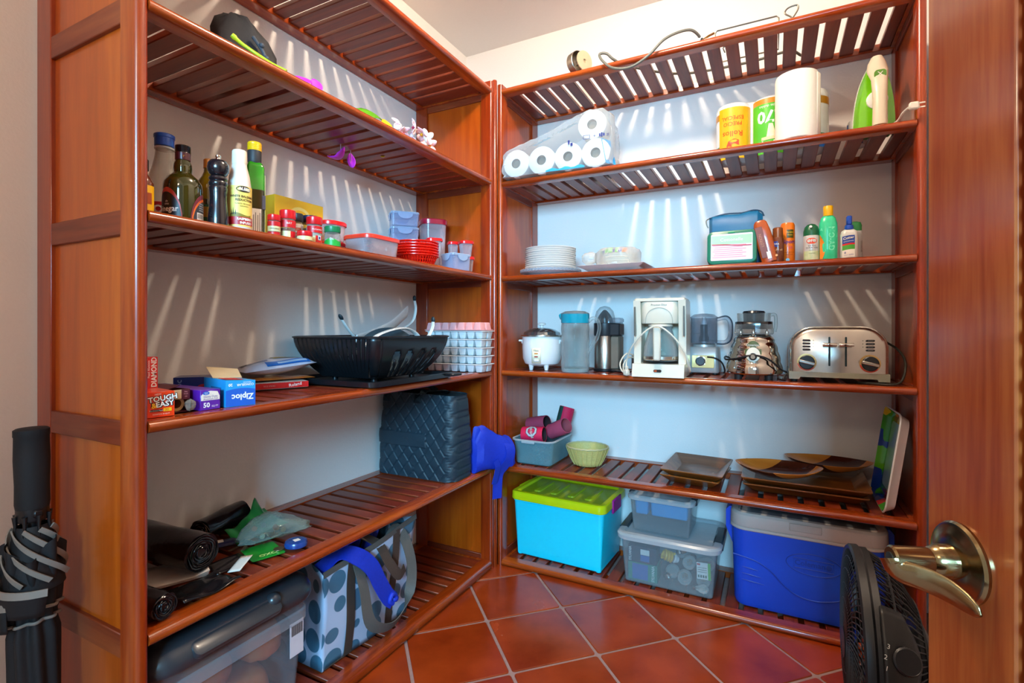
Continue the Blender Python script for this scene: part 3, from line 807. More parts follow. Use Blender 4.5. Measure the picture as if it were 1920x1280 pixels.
t = T('paper_towel_pack', 'printed yellow and green pack of paper towel rolls standing behind the single roll', 'paper towels', (-0.012, 2.232, S2), 0)
yel = pbr('pack_yellow', '#f5a312', 0.28, coat=0.4, col2='#f8c21c', scale=12)
grn = pbr('pack_green', '#43b52a', 0.28, coat=0.4, col2='#5cc832', scale=12)
gold = pbr('pack_gold', '#c98a22', 0.3, coat=0.4)
dgrn = pbr('pack_dark_green', '#1f7d4c', 0.3, coat=0.4)
blueb = pbr('pack_blue', '#1769c4', 0.3, coat=0.4)
wrapw = pbr('pack_white', '#eef0ee', 0.25, coat=0.5)
def lobes(off, zz):
    pts = []
    r = 0.0655 + off
    for cx_, a0, a1 in ((-0.131, 90, 270),):
        pass
    def arc(cx_, cy_, a0, a1, n):
        return [(cx_ + r * math.cos(R(a0 + (a1 - a0) * k / n)), cy_ + r * math.sin(R(a0 + (a1 - a0) * k / n)), zz) for k in range(n + 1)]
    front = arc(-0.131, 0, 100, 348, 22) + arc(0, 0, 192, 348, 16) + arc(0.131, 0, 192, 440, 22)
    return front
mb = MB().rings([lobes(o_, z) for o_, z in ((-0.02, 0.001), (-0.004, 0.004), (0, 0.012), (0, 0.205), (-0.006, 0.222), (-0.025, 0.232), (-0.05, 0.236))])
pk = mb.build('wrapper', wrapw, t)
def panel(name, cx_, a0, a1, z0, z1, m, off=0.0008, par=pk, n=10):
    q_ = MB(); cyl_label(q_, 0.0655 + off, z0, z1, a0, a1, cx=cx_, n=n)
    return q_.build(name, m, par)
panel('yellow_panel', -0.131, -48, 70, 0.003, 0.205, yel)
panel('gold_band', -0.131, -95, -48, 0.165, 0.190, gold)
panel('green_band', -0.131, -95, -48, 0.003, 0.060, dgrn)
gp = panel('green_panel', 0.0, -62, 62, 0.003, 0.195, grn)
panel('gold_band', 0.0, -62, 62, 0.195, 0.215, gold)
panel('gold_band', 0.131, 20, 95, 0.165, 0.192, gold)
panel('green_band', 0.131, 20, 95, 0.02, 0.055, dgrn)
panel('blue_band', 0.131, 20, 95, 0.003, 0.020, blueb)
lettering(pk, [('PRECIO', 0.021, -0.131, 0.140, 180), ('ESPECIAL', 0.021, -0.131, 0.163, 180), ('Rollos', 0.031, -0.131, 0.101, 180), ('3', 0.105, -0.131, 0.042, 180, 1.0, 0.004)], pbr('orange_red_print', '#e23b12', 0.4), lambda x, z: cylwarp(0.0672, -0.131)(x + 0.131, z))
lettering(pk, [('270', 0.062, 0.0, 0.146, 180, 1.0, 0.002), ('hojas dobles', 0.014, -0.004, 0.184, 180)], WHITE, cylwarp(0.0672))
q_ = MB().add([cylwarp(0.0670)(-0.006 + 0.033 * math.cos(a / 10 * math.pi), 0.052 - 0.033 * math.sin(a / 10 * math.pi)) for a in range(11)], [tuple(range(11))]); q_.build('blue_seal', blueb, pk)
q_ = MB().add([cylwarp(0.0674)(-0.006 + 0.023 * math.cos(a / 10 * math.pi), 0.052 - 0.021 * math.sin(a / 10 * math.pi)) for a in range(11)], [tuple(range(11))]); q_.build('seal_centre', WHITE, pk)
lettering(pk, [('118', 0.019, -0.006, 0.043, 180)], RED, cylwarp(0.0678))
q_ = MB().grid(lambda u, v_: cylwarp(0.0676)(-0.030 + 0.058 * u, 0.054 + 0.012 * v_ + 0.003 * u), 6, 1); q_.build('cream_ribbon', pbr('cream_print', '#f3d9a4', 0.4), pk)
q_ = MB().grid(lambda u, v_: cylwarp(0.0675)(-0.012 + 0.034 * u * (1 - 0.6 * v_) + 0.008 * v_, 0.066 + 0.05 * v_), 5, 3); q_.build('tissue_picture', pbr('tissue_print', '#f0d2a0', 0.4, col2='#fff6e4', scale=90), pk)

t = T('paper_towel_roll', 'unwrapped embossed white paper towel roll in front of the printed pack', 'paper towels', (0.074, 2.084, S2), 0)
MB().lathe([(0.020, 0), (0.064, 0.0), (0.068, 0.003), (0.0695, 0.02), (0.0690, 0.225), (0.066, 0.236), (0.060, 0.239), (0.020, 0.239)], 44, cap0=False, cap1=False).build('paper', pbr('embossed_towel', '#f6f3e8', 0.9, var=0.02, bump=0.5, scale=75), t)
MB().lathe([(0.020, 0.002), (0.020, 0.238), (0.0185, 0.238), (0.0185, 0.002)], 24, cap0=False, cap1=False).build('core', core_m, t)
MB().at((0, 0, 0), (0, 0, 0)).grid(lambda u, v_: (0.0695 * math.sin(R(60 + 26 * u)) + 0.004 * u, -0.0695 * math.cos(R(60 + 26 * u)) - 0.002 * u, 0.005 + 0.222 * v_), 6, 1).build('loose_sheet', pbr('embossed_towel', '#f6f3e8'), t, solid=0.0008)

t = T('clothes_iron', 'green and white steam iron standing upright on its heel with its plug at the edge', 'iron', (0.313, 2.10, S2), 4)
def sole(k, y):
    pts = []
    for i in range(29):
        u = i / 28 * 2 - 1                      # -1 .. 1 around the outline from left heel over the tip to right heel
        a = abs(u)
        z = 0.010 + 0.248 * (1 - a ** 1.6)
        x = math.copysign(0.061 * math.sin(min(1, (1 - (z - 0.01) / 0.248) ** 0.62) * math.pi / 2 * 0.98), u)
        pts.append((x * k, y, 0.128 + (z - 0.128) * (0.25 + 0.75 * k)))
    return pts
MB().rings([sole(1.0, 0.072), sole(1.0, 0.060)]).build('soleplate', steel, t)
green = clear('lime_translucent', '#78d410', 0.86, 0.12, 0.14)
MB().rings([sole(0.99, 0.060), sole(0.985, 0.045), sole(0.93, 0.020), sole(0.86, 0.004)]).build('water_tank', green, t)
MB().rings([sole(1.02, 0.064), sole(1.01, 0.053)]).build('skirt', whiteplastic, t)
MB().box(-0.050, -0.004, 0.001, 0.050, 0.070, 0.014, 0.004).build('heel', pbr('dark_green_plastic', '#3b8f10', 0.3), t)
hp = [(-0.004, 0.258, 0.016), (-0.006, 0.235, 0.027), (-0.016, 0.205, 0.031), (-0.028, 0.17, 0.024), (-0.034, 0.12, 0.0215), (-0.036, 0.06, 0.021), (-0.036, 0.012, 0.022)]
rings = []
for y, z, w_ in hp:
    rings.append([(w_ * math.cos(a) * (1 if abs(math.cos(a)) < .8 else 1), y + 0.018 * math.sin(a) + (0.010 if z > 0.2 else 0), z) for a in [2 * math.pi * k / 16 for k in range(16)]])
hd = MB().rings(rings).build('handle', cream, t, fix=True)
MB().rr([(0, 0), (0, 0.003)], 0.034, 0.028, 0.010).build('window', pbr('olive_window', '#4c8a10', 0.2, coat=0.5), hd, loc=(0, -0.0375, 0.182), rot=(R(97), 0, 0))
MB().tube([(-0.007, -0.0415, 0.175), (0.007, -0.0415, 0.189)], 0.0012, 6).tube([(0.007, -0.0415, 0.175), (-0.007, -0.0415, 0.189)], 0.0012, 6).build('steam_symbol', WHITE, hd)
MB().lathe([(0.031, 0), (0.031, 0.006), (0.028, 0.008)], 32).build('dial', whiteplastic, t, loc=(0, 0.004, 0.112), rot=(R(90), 0, 0))
MB().tube([(0.02, -0.02, 0.010), (0.04, -0.060, 0.008), (0.046, -0.100, 0.020), (0.055, -0.122, 0.026)], 0.0035, 8, sm=5).build('cord', pbr('white_cord', '#d9d6d0', 0.5), t)
pl_ = MB().at((0.068, -0.128, 0.027), (0, 0, R(-6))).box(-0.014, -0.009, -0.011, 0.012, 0.009, 0.012, 0.004)
pl_.box(0.012, -0.001, 0.005, 0.027, 0.001, 0.009).box(0.012, -0.001, -0.008, 0.027, 0.001, -0.004).at((0.068, -0.128, 0.027), (0, 0, R(-6))).lathe([(0.006, -0.004), (0.006, 0.004)], 8)
pl_.build('plug', pbr('plug_white', '#e3dfd6', 0.45), t)
t = T('spray_can', 'white can with blue stripes standing behind the green iron', 'can', (0.272, 2.235, S2), 0)
MB().lathe([(0.030, 0), (0.031, 0.004), (0.031, 0.085), (0.026, 0.095), (0.012, 0.100)], 28).build('body', whiteplastic, t)
for a in (-80, -35, 10):
    m = MB(); cyl_label(m, 0.0315, 0.004, 0.082, a, a + 18, n=4); m.build('stripe', blueb, t)

# ------------------------------------------------------------------ back unit, third shelf
S3 = 1.3052
foam = pbr('white_foam', '#f7f7f4', 0.6, var=0.01)
p0 = None
for i in range(10):
    me = MB().lathe([(0.074, 0.0), (0.080, 0.002), (0.110, 0.0075), (0.1165, 0.0105), (0.1175, 0.0095), (0.112, 0.0055), (0.082, -0.0005)], 48)
    if i == 0:
        p0 = me.build('foam_plate', foam); o = p0
    else:
        o = p0.copy(); C.objects.link(o)
    o.location = (-0.912 + rnd.uniform(-.001, .001), 2.155 + rnd.uniform(-.001, .001), S3 + 0.0325 + i * 0.0093)
    tag(o, 'white foam plate, %s in the tall stack beside the corner panel' % ORD[9 - i], 'plate', 'foam plates in the tall white stack')
fl = []
for i in range(3):
    prof = [(0.085, 0.0), (0.098, 0.003), (0.140, 0.017), (0.1405, 0.0182), (0.098, 0.0045), (0.084, 0.0012)]
    rings = []
    for k, (r_, z) in enumerate(prof):
        ring = []
        for j in range(144):
            a = 2 * math.pi * j / 144
            w_ = (0.0022 * math.cos(48 * a) if 2 <= k <= 3 else 0.0)
            ring.append((r_ * math.cos(a), r_ * math.sin(a), z + w_))
        rings.append(ring)
    if i == 0:
        f0 = MB().rings(rings).build('paper_plate', pbr('pale_blue_paper', '#dfe9f4', 0.6)); o = f0
    else:
        o = f0.copy(); C.objects.link(o)
    o.location = (-0.912, 2.157, S3 + 0.001 + i * 0.0045)
    tag(o, 'fluted pale blue paper plate under the foam plates, %s of three' % ('lowest', 'middle', 'topmost')[i], 'plate', 'fluted paper plates under the foam stack')

t = T('square_dish', 'white square dish with sloping sides under the bag of bowls', 'dish', (-0.603, 2.165, S3), 0)
def sq(mb, w_, d, h, t_, flare, rad=0.006):
    return mb.rr([(-flare, 0), (-flare + 0.004, 0.001), (0, h), (-0.002, h + 0.001), (-flare - 0.001, t_)], w_, d, rad, n=3)
sq(MB(), 0.285, 0.25, 0.028, 0.004, 0.055).build('dish', pbr('white_porcelain', '#f4f4f2', 0.15, coat=0.6), t)

bowl_me = MB().lathe([(0.045, 0), (0.048, 0.002), (0.070, 0.030), (0.078, 0.042), (0.083, 0.043), (0.083, 0.046), (0.076, 0.0455), (0.066, 0.030), (0.044, 0.004)], 40).mesh('bowl')
for i, z in enumerate((0.006, 0.022, 0.038)):
    o = put('foam_bowl', bowl_me, pbr('cream_foam', '#f4ecdf', 0.6), loc=(-0.598, 2.17, S3 + z))
    tag(o, 'cream foam bowl in the clear bag on the square dish, %s of three' % ('lowest', 'middle', 'topmost')[i], 'bowl', 'foam bowls in the clear bag')
t = T('clear_bag', 'clear bag with a green and purple printed top wrapped round the foam bowls', 'bag', (-0.598, 2.17, S3 + 0.0045), 0)
rings = []
for k, (r_, z) in enumerate([(0.056, 0.0), (0.078, 0.012), (0.092, 0.036), (0.096, 0.050), (0.096, 0.086), (0.086, 0.099), (0.045, 0.106), (0.01, 0.108)]):
    rings.append([((r_ + 0.003 * math.sin(7 * a + k) + 0.002 * math.sin(17 * a + 2 * k)) * math.cos(a), (r_ + 0.003 * math.sin(7 * a + k)) * math.sin(a), z + (0.002 * math.sin(5 * a + k) if k else 0)) for a in [2 * math.pi * j / 40 for j in range(40)]])
film2 = clear('bag_film', '#efe8df', 0.14, 0.08, 0.5)
bgo = MB().rings(rings).build('film', film2, t)
rings = []
for k, (u, r_) in enumerate([(0.0, 0.02), (0.015, 0.026), (0.03, 0.028), (0.045, 0.024), (0.06, 0.012)]):
    rings.append([(-0.094 - u, r_ * math.cos(a) * 0.9 - 0.03 + 0.004 * math.sin(3 * a + k), 0.066 + r_ * (1 + 0.15 * math.sin(5 * a + k)) * math.sin(a)) for a in [2 * math.pi * j / 18 for j in range(18)]])
MB().rings(rings).build('gathered_end', clear('bag_film_dense', '#eee9e2', 0.22, 0.1, 0.5), t)
def capw(x, z):                                           # printed dome across the bag's top front
    return (x, -0.089 + 0.35 * (z - 0.078) + 0.6 * x * x / 0.1, z)
for nm, x0, x1, cl in (('green_print', -0.062, -0.052, '#3fae22'), ('purple_print', -0.050, -0.040, '#5a2a9a'), ('green_print', -0.038, -0.024, '#55c022'), ('green_print', -0.022, -0.004, '#63cc2a'), ('purple_print', -0.002, 0.006, '#4a2a8a'), ('green_print', 0.008, 0.020, '#55c022'), ('purple_print', 0.022, 0.032, '#5a2a9a'), ('orange_print', 0.036, 0.052, '#f07a1a')):
    MB().grid(lambda u, v_: capw(x0 + (x1 - x0) * u + 0.003 * v_, 0.078 + (0.021 - 1.9 * (x0 + 0.005) ** 2 * 1.5) * v_), 3, 2).build(nm, pbr(nm + cl[1:], cl, 0.35), bgo)
lettering(bgo, [('N', 0.020, -0.012, 0.088), ('V', 0.020, 0.018, 0.086)], WHITE, lambda x, z: (capw(x, z)[0], capw(x, z)[1] - 0.001, z))
q_ = MB().grid(lambda u, v_: (-0.012 + 0.030 * u, -0.0715 - 0.020 * v_ , 0.012 + 0.022 * v_ + 0.004 * u), 2, 2).build('barcode_patch', WHITE, bgo)
mb = MB()
for k in range(9):
    x = -0.009 + 0.0027 * k
    mb.grid(lambda u, v_: (x + 0.0015 * u, -0.0775 - 0.0125 * v_, 0.0165 + 0.0135 * v_), 1, 1)
mb.build('barcode', pbr('grey_print', '#55525a', 0.5), bgo)

# toiletries
t = T('wipes_case', 'green wipes case with a pale pink and green label, flat at the shelf front', 'wipes case', (-0.139, 2.050, S3 + 0.066), 0, rot=(R(-6), 0, 0))
teal = pbr('bottle_green_plastic', '#12755a', 0.3, coat=0.3)
def rrp(w_, h, rad, n=5):
    pts = []
    for qx, qz, a0 in ((1, 1, 0), (-1, 1, 90), (-1, -1, 180), (1, -1, 270)):
        for k in range(n + 1):
            a = R(a0 + 90 * k / n); pts.append((qx * (w_ / 2 - rad) + rad * math.cos(a), qz * (h / 2 - rad) + rad * math.sin(a)))
    return pts
def slab(mb, w_, h, d, rad, off=0.0):
    return mb.rings([[(x * k, y, z * k) for x, z in rrp(w_, h, rad)] for y, k in ((d, 0.93), (d - 0.006, 1.0), (0.008, 1.0), (0.002, 0.97), (0, 0.92))])
cs = slab(MB(), 0.172, 0.128, 0.042, 0.022).build('case', teal, t, fix=True)
lb = MB().rings([[(x, -0.0008, z) for x, z in rrp(0.143, 0.100, 0.004)], [(x, 0.001, z) for x, z in rrp(0.143, 0.100, 0.004)]]).build('label', pbr('pale_label', '#e8d9e4', 0.35), cs)
mb = MB().box(-0.0695, -0.0016, 0.010, 0.0695, -0.0008, 0.044); mb.build('green_half', pbr('pale_green_print', '#a6dcae', 0.35), lb)
mb = MB()
for k in range(7):
    z = -0.040 + 0.0075 * k; mb.box(-0.066 + 0.004 * (k % 3), -0.0014, z, 0.05 - 0.012 * (k % 2), -0.0008, z + 0.003)
mb.build('pink_lines', pbr('pink_print', '#ee9aa8', 0.4), lb)
MB().tube([(-0.068, -0.0015, 0.011), (-0.02, -0.0015, 0.009), (0.02, -0.0015, 0.004), (0.068, -0.0015, 0.003)], 0.0016, 6, sm=3).build('red_line', pbr('crimson_print', '#d4324a', 0.4), lb)
lettering(lb, [('Cottonelle', 0.018, 0.0, 0.027)], WHITE, y=-0.0022)
MB().box(-0.012, -0.004, 0.051, 0.012, 0.004, 0.057, 0.002).build('latch', pbr('bottle_green_light', '#2ba06a', 0.3), cs)

t = T('mesh_pouch', 'blue mesh zip pouch lying behind the green wipes case', 'pouch', (-0.128, 2.15, S3), 0)
mesh_m = clear('blue_mesh', '#0a6f9e', 0.80, 0.5, 0.15)
rings = []
for k, (x, z0, z1, d) in enumerate([(-0.098, 0.0, 0.196, 0.006), (-0.085, 0.0, 0.205, 0.030), (-0.04, 0.0, 0.207, 0.042), (0.01, 0.0, 0.205, 0.044), (0.045, 0.0, 0.212, 0.044), (0.075, 0.0, 0.212, 0.040), (0.092, 0.02, 0.195, 0.020)]):
    n = 20; ring = []
    for j in range(n):
        a = 2 * math.pi * j / n
        ring.append((x, (d * math.cos(a)) * (1 + 0.08 * math.sin(3 * a + k)), (z0 + z1) / 2 + (z1 - z0) / 2 * math.copysign(abs(math.sin(a)) ** 0.6, math.sin(a))))
    rings.append(ring)
pb = MB().rings(rings).build('body', mesh_m, t)
MB().tube([(-0.098, -0.006, 0.197), (-0.04, -0.012, 0.208), (0.02, -0.01, 0.207), (0.06, -0.006, 0.214), (0.086, 0, 0.208), (0.096, 0, 0.19)], 0.003, 8, sm=4).build('zip', pbr('navy_zip', '#16425e', 0.5), pb)
MB().tube([(-0.098, -0.008, 0.196), (-0.108, -0.014, 0.188), (-0.106, -0.016, 0.170), (-0.100, -0.016, 0.158)], 0.0022, 6, sm=3).build('zip_pull', wm, pb)
t = T('swim_goggles', 'dark rounded case showing through the top of the blue mesh pouch', 'case', (-0.068, 2.15, S3 + 0.186), 0)
MB().ball((0, 0, 0), 0.02, sx=1.5, sy=1.0, sz=0.75).build('case', pbr('slate_blue', '#2f5a70', 0.4), t)

def flat_bottle(mb, prof, ex=1.0, d=0.55, n=28, e=2.6):
    """bottle with a flattened section; prof = (half-width, z)"""
    rings = []
    for r_, z in prof:
        ring = []
        for j in range(n):
            a = 2 * math.pi * j / n; c_, s_ = math.cos(a), math.sin(a)
            ring.append((r_ * math.copysign(abs(c_) ** (2 / e), c_), r_ * d * math.copysign(abs(s_) ** (2 / e), s_), z))
        rings.append(ring)
    return mb.rings(rings)
t = T('sunscreen_bottle', 'brown lotion bottle leaning against the green wipes case', 'sunscreen', (-0.010, 2.068, S3 + 0.001), 0, rot=(0, R(-13), 0))
b_ = flat_bottle(MB(), [(0.026, 0.004), (0.027, 0.010), (0.028, 0.05), (0.029, 0.09), (0.027, 0.12), (0.022, 0.150), (0.016, 0.158), (0.006, 0.161)]).build('bottle', pbr('copper_brown_plastic', '#b04c18', 0.28, coat=0.4), t)
MB().box(-0.022, -0.0165, 0.02, 0.002, -0.0150, 0.135, 0.0006).build('label', pbr('brown_label', '#7d3312', 0.45), b_)
lettering(b_, [('LOTION', 0.013, -0.010, 0.085, 90)], pbr('tan_print', '#c98a5a', 0.5), y=-0.0168)
MB().box(-0.004, -0.0172, 0.014, 0.009, -0.0160, 0.040).build('barcode_patch', WHITE, b_)
t = T('sunscreen_spray', 'small dark brown spray bottle with copper cap beside the leaning lotion', 'sunscreen', (0.014, 2.078, S3), 0)
b_ = MB().lathe([(0.0185, 0), (0.0205, 0.003), (0.0205, 0.082), (0.018, 0.090)], 28).build('bottle', pbr('umber_plastic', '#6b2f14', 0.25, coat=0.5), t)
MB().lathe([(0.0165, 0.088), (0.0172, 0.092), (0.0165, 0.124), (0.014, 0.127)], 26).build('cap', pbr('copper_cap', '#8f4c22', 0.3, metal=0.3), t)
m = MB(); cyl_label(m, 0.0209, 0.056, 0.076, -40, 0, n=6); m.build('blue_emblem', navyp, b_)
lettering(b_, [('NIVEA', 0.008, -0.007, 0.066)], WHITE, cylwarp(0.0213))
lettering(b_, [('SUN oil', 0.010, 0.0, 0.045)], pbr('tan_print2', '#d7a878', 0.5), cylwarp(0.0211))
MB().lathe([(0.004, 0), (0.004, 0.001)], 14).build('sun_mark', pbr('amber_print', '#e39a3a', 0.4), b_, loc=(-0.004, -0.0205, 0.026), rot=(R(90), 0, 0))
t = T('sunscreen_can', 'tall orange sunscreen can behind the small brown spray', 'sunscreen', (0.046, 2.125, S3), 0)
b_ = MB().lathe([(0.0235, 0), (0.0245, 0.003), (0.0245, 0.112), (0.0240, 0.113), (0.0240, 0.140), (0.021, 0.148), (0.012, 0.151)], 30).build('can', pbr('orange_can', '#ee7410', 0.28, coat=0.4), t)
m = MB(); cyl_label(m, 0.0249, 0.092, 0.122, -8, 48, n=8); m.build('logo_patch', pbr('olive_logo', '#4c4a10', 0.4), b_)
lettering(b_, [('Banana', 0.009, 0.008, 0.113), ('Boat', 0.009, 0.008, 0.103)], pbr('logo_yellow', '#f3c21c', 0.4), cylwarp(0.0252))
lettering(b_, [('Sport', 0.019, 0.006, 0.078, 0, 1, 0.0004)], pbr('purple_print2', '#5a2282', 0.4), cylwarp(0.0251))
lettering(b_, [('50', 0.013, 0.010, 0.056)], pbr('magenta_print', '#d8348a', 0.4), cylwarp(0.0251))
lettering(b_, [('broad spectrum', 0.006, 0.006, 0.040), ('sunscreen', 0.006, 0.006, 0.032)], pbr('brown_print', '#8a3a0a', 0.4), cylwarp(0.0251))
MB().lathe([(0.006, 0), (0.006, 0.001)], 16).build('round_seal', pbr('sky_print', '#7cc4e0', 0.4), b_, loc=(0.0, -0.0245, 0.012), rot=(R(90), 0, 0))
t = T('insect_repellent', 'repellent can with a dark green dome cap and an orange oval', 'repellent', (0.119, 2.082, S3), 0)
b_ = MB().lathe([(0.0235, 0), (0.0245, 0.003), (0.0245, 0.088), (0.0235, 0.091)], 30).build('can', pbr('pale_grey_can', '#d9d7d2', 0.3, metal=0.15), t)
MB().lathe([(0.0246, 0.089), (0.0246, 0.105), (0.021, 0.120), (0.013, 0.129), (0.004, 0.132)], 30).build('cap', pbr('forest_green_cap', '#14603c', 0.35), t)
MB().lathe([(0.0045, 0), (0.0045, 0.003)], 14).build('nozzle', WHITE, t, loc=(-0.003, -0.0235, 0.118), rot=(R(70), 0, 0))
m = MB(); cyl_label(m, 0.0249, 0.004, 0.034, -70, 70, n=12); m.build('lime_band', pbr('lime_print', '#9cc25a', 0.4, col2='#e6e2d0', scale=60), b_)
ov = [cylwarp(0.0250)(0.0175 * math.cos(a), 0.069 + 0.0105 * math.sin(a)) for a in [2 * math.pi * k / 24 for k in range(24)]]
MB().add([cylwarp(0.0254)(0, 0.069)] + ov, [(0, 1 + k, 1 + (k + 1) % 24) for k in range(24)]).build('orange_oval', pbr('orange_print3', '#e84a12', 0.4), b_)
lettering(b_, [('OFF!', 0.0135, 0.0, 0.069, 0, 1, 0.0004)], WHITE, cylwarp(0.0260))
lettering(b_, [('EXTRA', 0.0075, 0.001, 0.052), ('DURACION', 0.0075, 0.001, 0.045)], BLACK, cylwarp(0.0252))
lettering(b_, [('repelente', 0.006, 0.001, 0.037), ('insectos', 0.006, 0.001, 0.026)], pbr('green_print9', '#4a7a2a', 0.4), cylwarp(0.0254))
t = T('lotion_bottle', 'tall mint green lotion bottle with a yellow cap', 'lotion', (0.170, 2.086, S3), 0)
mint = pbr('mint_plastic', '#2fd59a', 0.3, coat=0.3)
b_ = flat_bottle(MB(), [(0.026, 0), (0.0275, 0.004), (0.0285, 0.05), (0.029, 0.10), (0.0275, 0.128), (0.022, 0.148), (0.0145, 0.156)], d=0.72).build('bottle', mint, t)
MB().lathe([(0.0145, 0.155), (0.0150, 0.158), (0.0150, 0.188), (0.0135, 0.190)], 26).build('cap', pbr('yellow_cap', '#f3b90c', 0.35), t)
lettering(b_, [('NO-AD', 0.025, 0.008, 0.074, -90, 1, 0.0004)], pbr('pale_mint', '#7ff0c6', 0.3), lambda x, z: (x, -0.0208 + 6 * (x - 0.0) ** 2, z))
MB().grid(lambda u, v_: (-0.026 + 0.016 * u * math.sin(math.pi * (0.15 + 0.85 * v_)), -0.0155 - 0.004 * u, 0.004 + 0.085 * v_), 3, 10).build('orange_swoosh', pbr('orange_swoosh', '#f08a1c', 0.35), b_)
lettering(b_, [('AD', 0.014, -0.016, 0.105, -8)], pbr('pale_mint', '#7ff0c6'), lambda x, z: (x, -0.0200 + 6 * x * x, z))
t = T('insect_spray', 'white pump spray bottle with a blue nozzle and blue label', 'repellent', (0.232, 2.092, S3), 0)
b_ = flat_bottle(MB(), [(0.025, 0), (0.027, 0.004), (0.0265, 0.05), (0.026, 0.085), (0.022, 0.098), (0.013, 0.105)], d=0.62).build('bottle', pbr('frosted_white', '#d8dad8', 0.3, coat=0.2), t)
MB().lathe([(0.0130, 0.103), (0.0135, 0.106), (0.0125, 0.118), (0.007, 0.121)], 22).box(-0.008, -0.012, 0.119, 0.008, 0.010, 0.150, 0.003).build('pump', pbr('royal_blue_plastic', '#1a4ec0', 0.35), t)
lw_ = lambda x, z: (x, -0.0176 + 7.5 * x * x, z)
for nm, z0, z1, m in (('blue_label', 0.052, 0.078, pbr('cutter_blue', '#1c47a8', 0.4)), ('red_label', 0.046, 0.052, RED), ('green_label', 0.030, 0.046, pbr('cutter_green', '#48a83a', 0.4)), ('white_label', 0.004, 0.030, WHITE)):
    MB().grid(lambda u, v_: lw_(-0.021 + 0.036 * u, z0 + (z1 - z0) * v_ + 0.004 * math.sin(u * 2)), 8, 1).build(nm, m, b_)
lw2 = lambda x, z: (x, -0.0186 + 7.5 * x * x, z + 0.004 * math.sin((x + 0.021) / 0.036 * 2))
lettering(b_, [('Cutter', 0.0115, -0.003, 0.070, 4, 1, 0.0003), ('animations', 0.0068, -0.003, 0.059)], WHITE, lw2)
lettering(b_, [('insect repellent', 0.0045, -0.002, 0.012), ('8', 0.010, -0.013, 0.020)], pbr('cutter_blue', '#1c47a8'), lw2)
t = T('green_bottle', 'slim green-capped bottle half hidden behind the blue-nozzled spray', 'bottle', (0.256, 2.150, S3), 0)
b_ = flat_bottle(MB(), [(0.022, 0), (0.023, 0.004), (0.0225, 0.10), (0.020, 0.108)], d=0.6).build('bottle', pbr('grey_bottle', '#b9bdbb', 0.3), t)
flat_bottle(MB(), [(0.0205, 0.106), (0.0205, 0.125), (0.017, 0.136), (0.006, 0.140)], d=0.62).build('cap', pbr('leaf_green_cap', '#1d7a3e', 0.35), t)
lettering(b_, [('BACKWOODS', 0.006, 0.018, 0.050, 90)], BLACK, y=-0.0139)

# ------------------------------------------------------------------ back unit, fifth shelf
S5 = 0.4505
t = T('storage_tub', 'frosted plastic tub holding red can coolers in the shelf corner', 'tub', (-0.972, 2.205, S5), 0)
frost = clear('frosted_plastic', '#8fc0ca', 0.22, 0.3, 0.35)
tub(MB(), 0.200, 0.262, 0.108, 0.012, 0.034, 0.003).build('tub', frost, t)
MB().rr([(0.001, 0.104), (0.007, 0.106), (0.007, 0.112), (0.001, 0.113), (-0.003, 0.110)], 0.200, 0.262, 0.034, cap0=False, cap1=False).build('rim', clear('frosted_rim', '#c9d6dc', 0.5, 0.3, 0.3), t)
MB().box(-0.045, -0.1415, 0.098, 0.020, -0.1375, 0.109, 0.0015).build('catch', clear('frosted_rim', '#c9d6dc'), t)
crimson = pbr('crimson_neoprene', '#d8124a', 0.7, bump=0.15, scale=200)
maroon = pbr('maroon_neoprene', '#a03a58', 0.75, bump=0.15, scale=200)
pinkred = pbr('dusty_red_neoprene', '#c04866', 0.75)
def cooler_can(label, loc, rot, m, inner):
    o_ = T('can_cooler', label, 'can cooler', loc, group='can coolers in the frosted tub', rot=rot)
    sl = MB().lathe([(0.0355, -0.052), (0.036, -0.05), (0.036, 0.05), (0.0355, 0.052), (0.0325, 0.052), (0.0325, -0.046)], 32, cap0=True, cap1=True).build('sleeve', m, o_)
    MB().lathe([(0.0323, -0.044), (0.0323, 0.0515)], 32, cap0=False, cap1=False).build('lining', inner, o_)
    return sl
dk = pbr('dark_lining', '#2b1418', 0.8)
for y, lb_ in ((-0.078, 'nearest the front'), (0.0, 'in the middle'), (0.078, 'nearest the wall')):
    cooler_can('dark can cooler lying at the bottom of the frosted tub, ' + lb_, (-0.972, 2.205 + y, S5 + 0.044), (R(90), 0, R(90)), pbr('grey_neoprene', '#3c4a50', 0.8), dk)
s_ = cooler_can('bright red can cooler with a grey block O and lettering, topmost at the front', (-0.985, 2.130, S5 + 0.128), (0, R(86), R(4)), crimson, dk)
def ow(r):                                             # the sleeve lies on its side: local z runs along the shelf
    return lambda x, z: ((r * math.cos(math.pi + z / r), r * math.sin(math.pi + z / r), x))
def cw(x, z): 
    a = R(-128) + z / 0.0366
    return (0.0366 * math.cos(a), 0.0366 * math.sin(a), x)
def cw2(x, z):
    a = R(-128) + z / 0.0371
    return (0.0371 * math.cos(a), 0.0371 * math.sin(a), x)
greyp = pbr('grey_print2', '#b9bcc4', 0.6); darkp = pbr('dark_print3', '#2a1a22', 0.6)
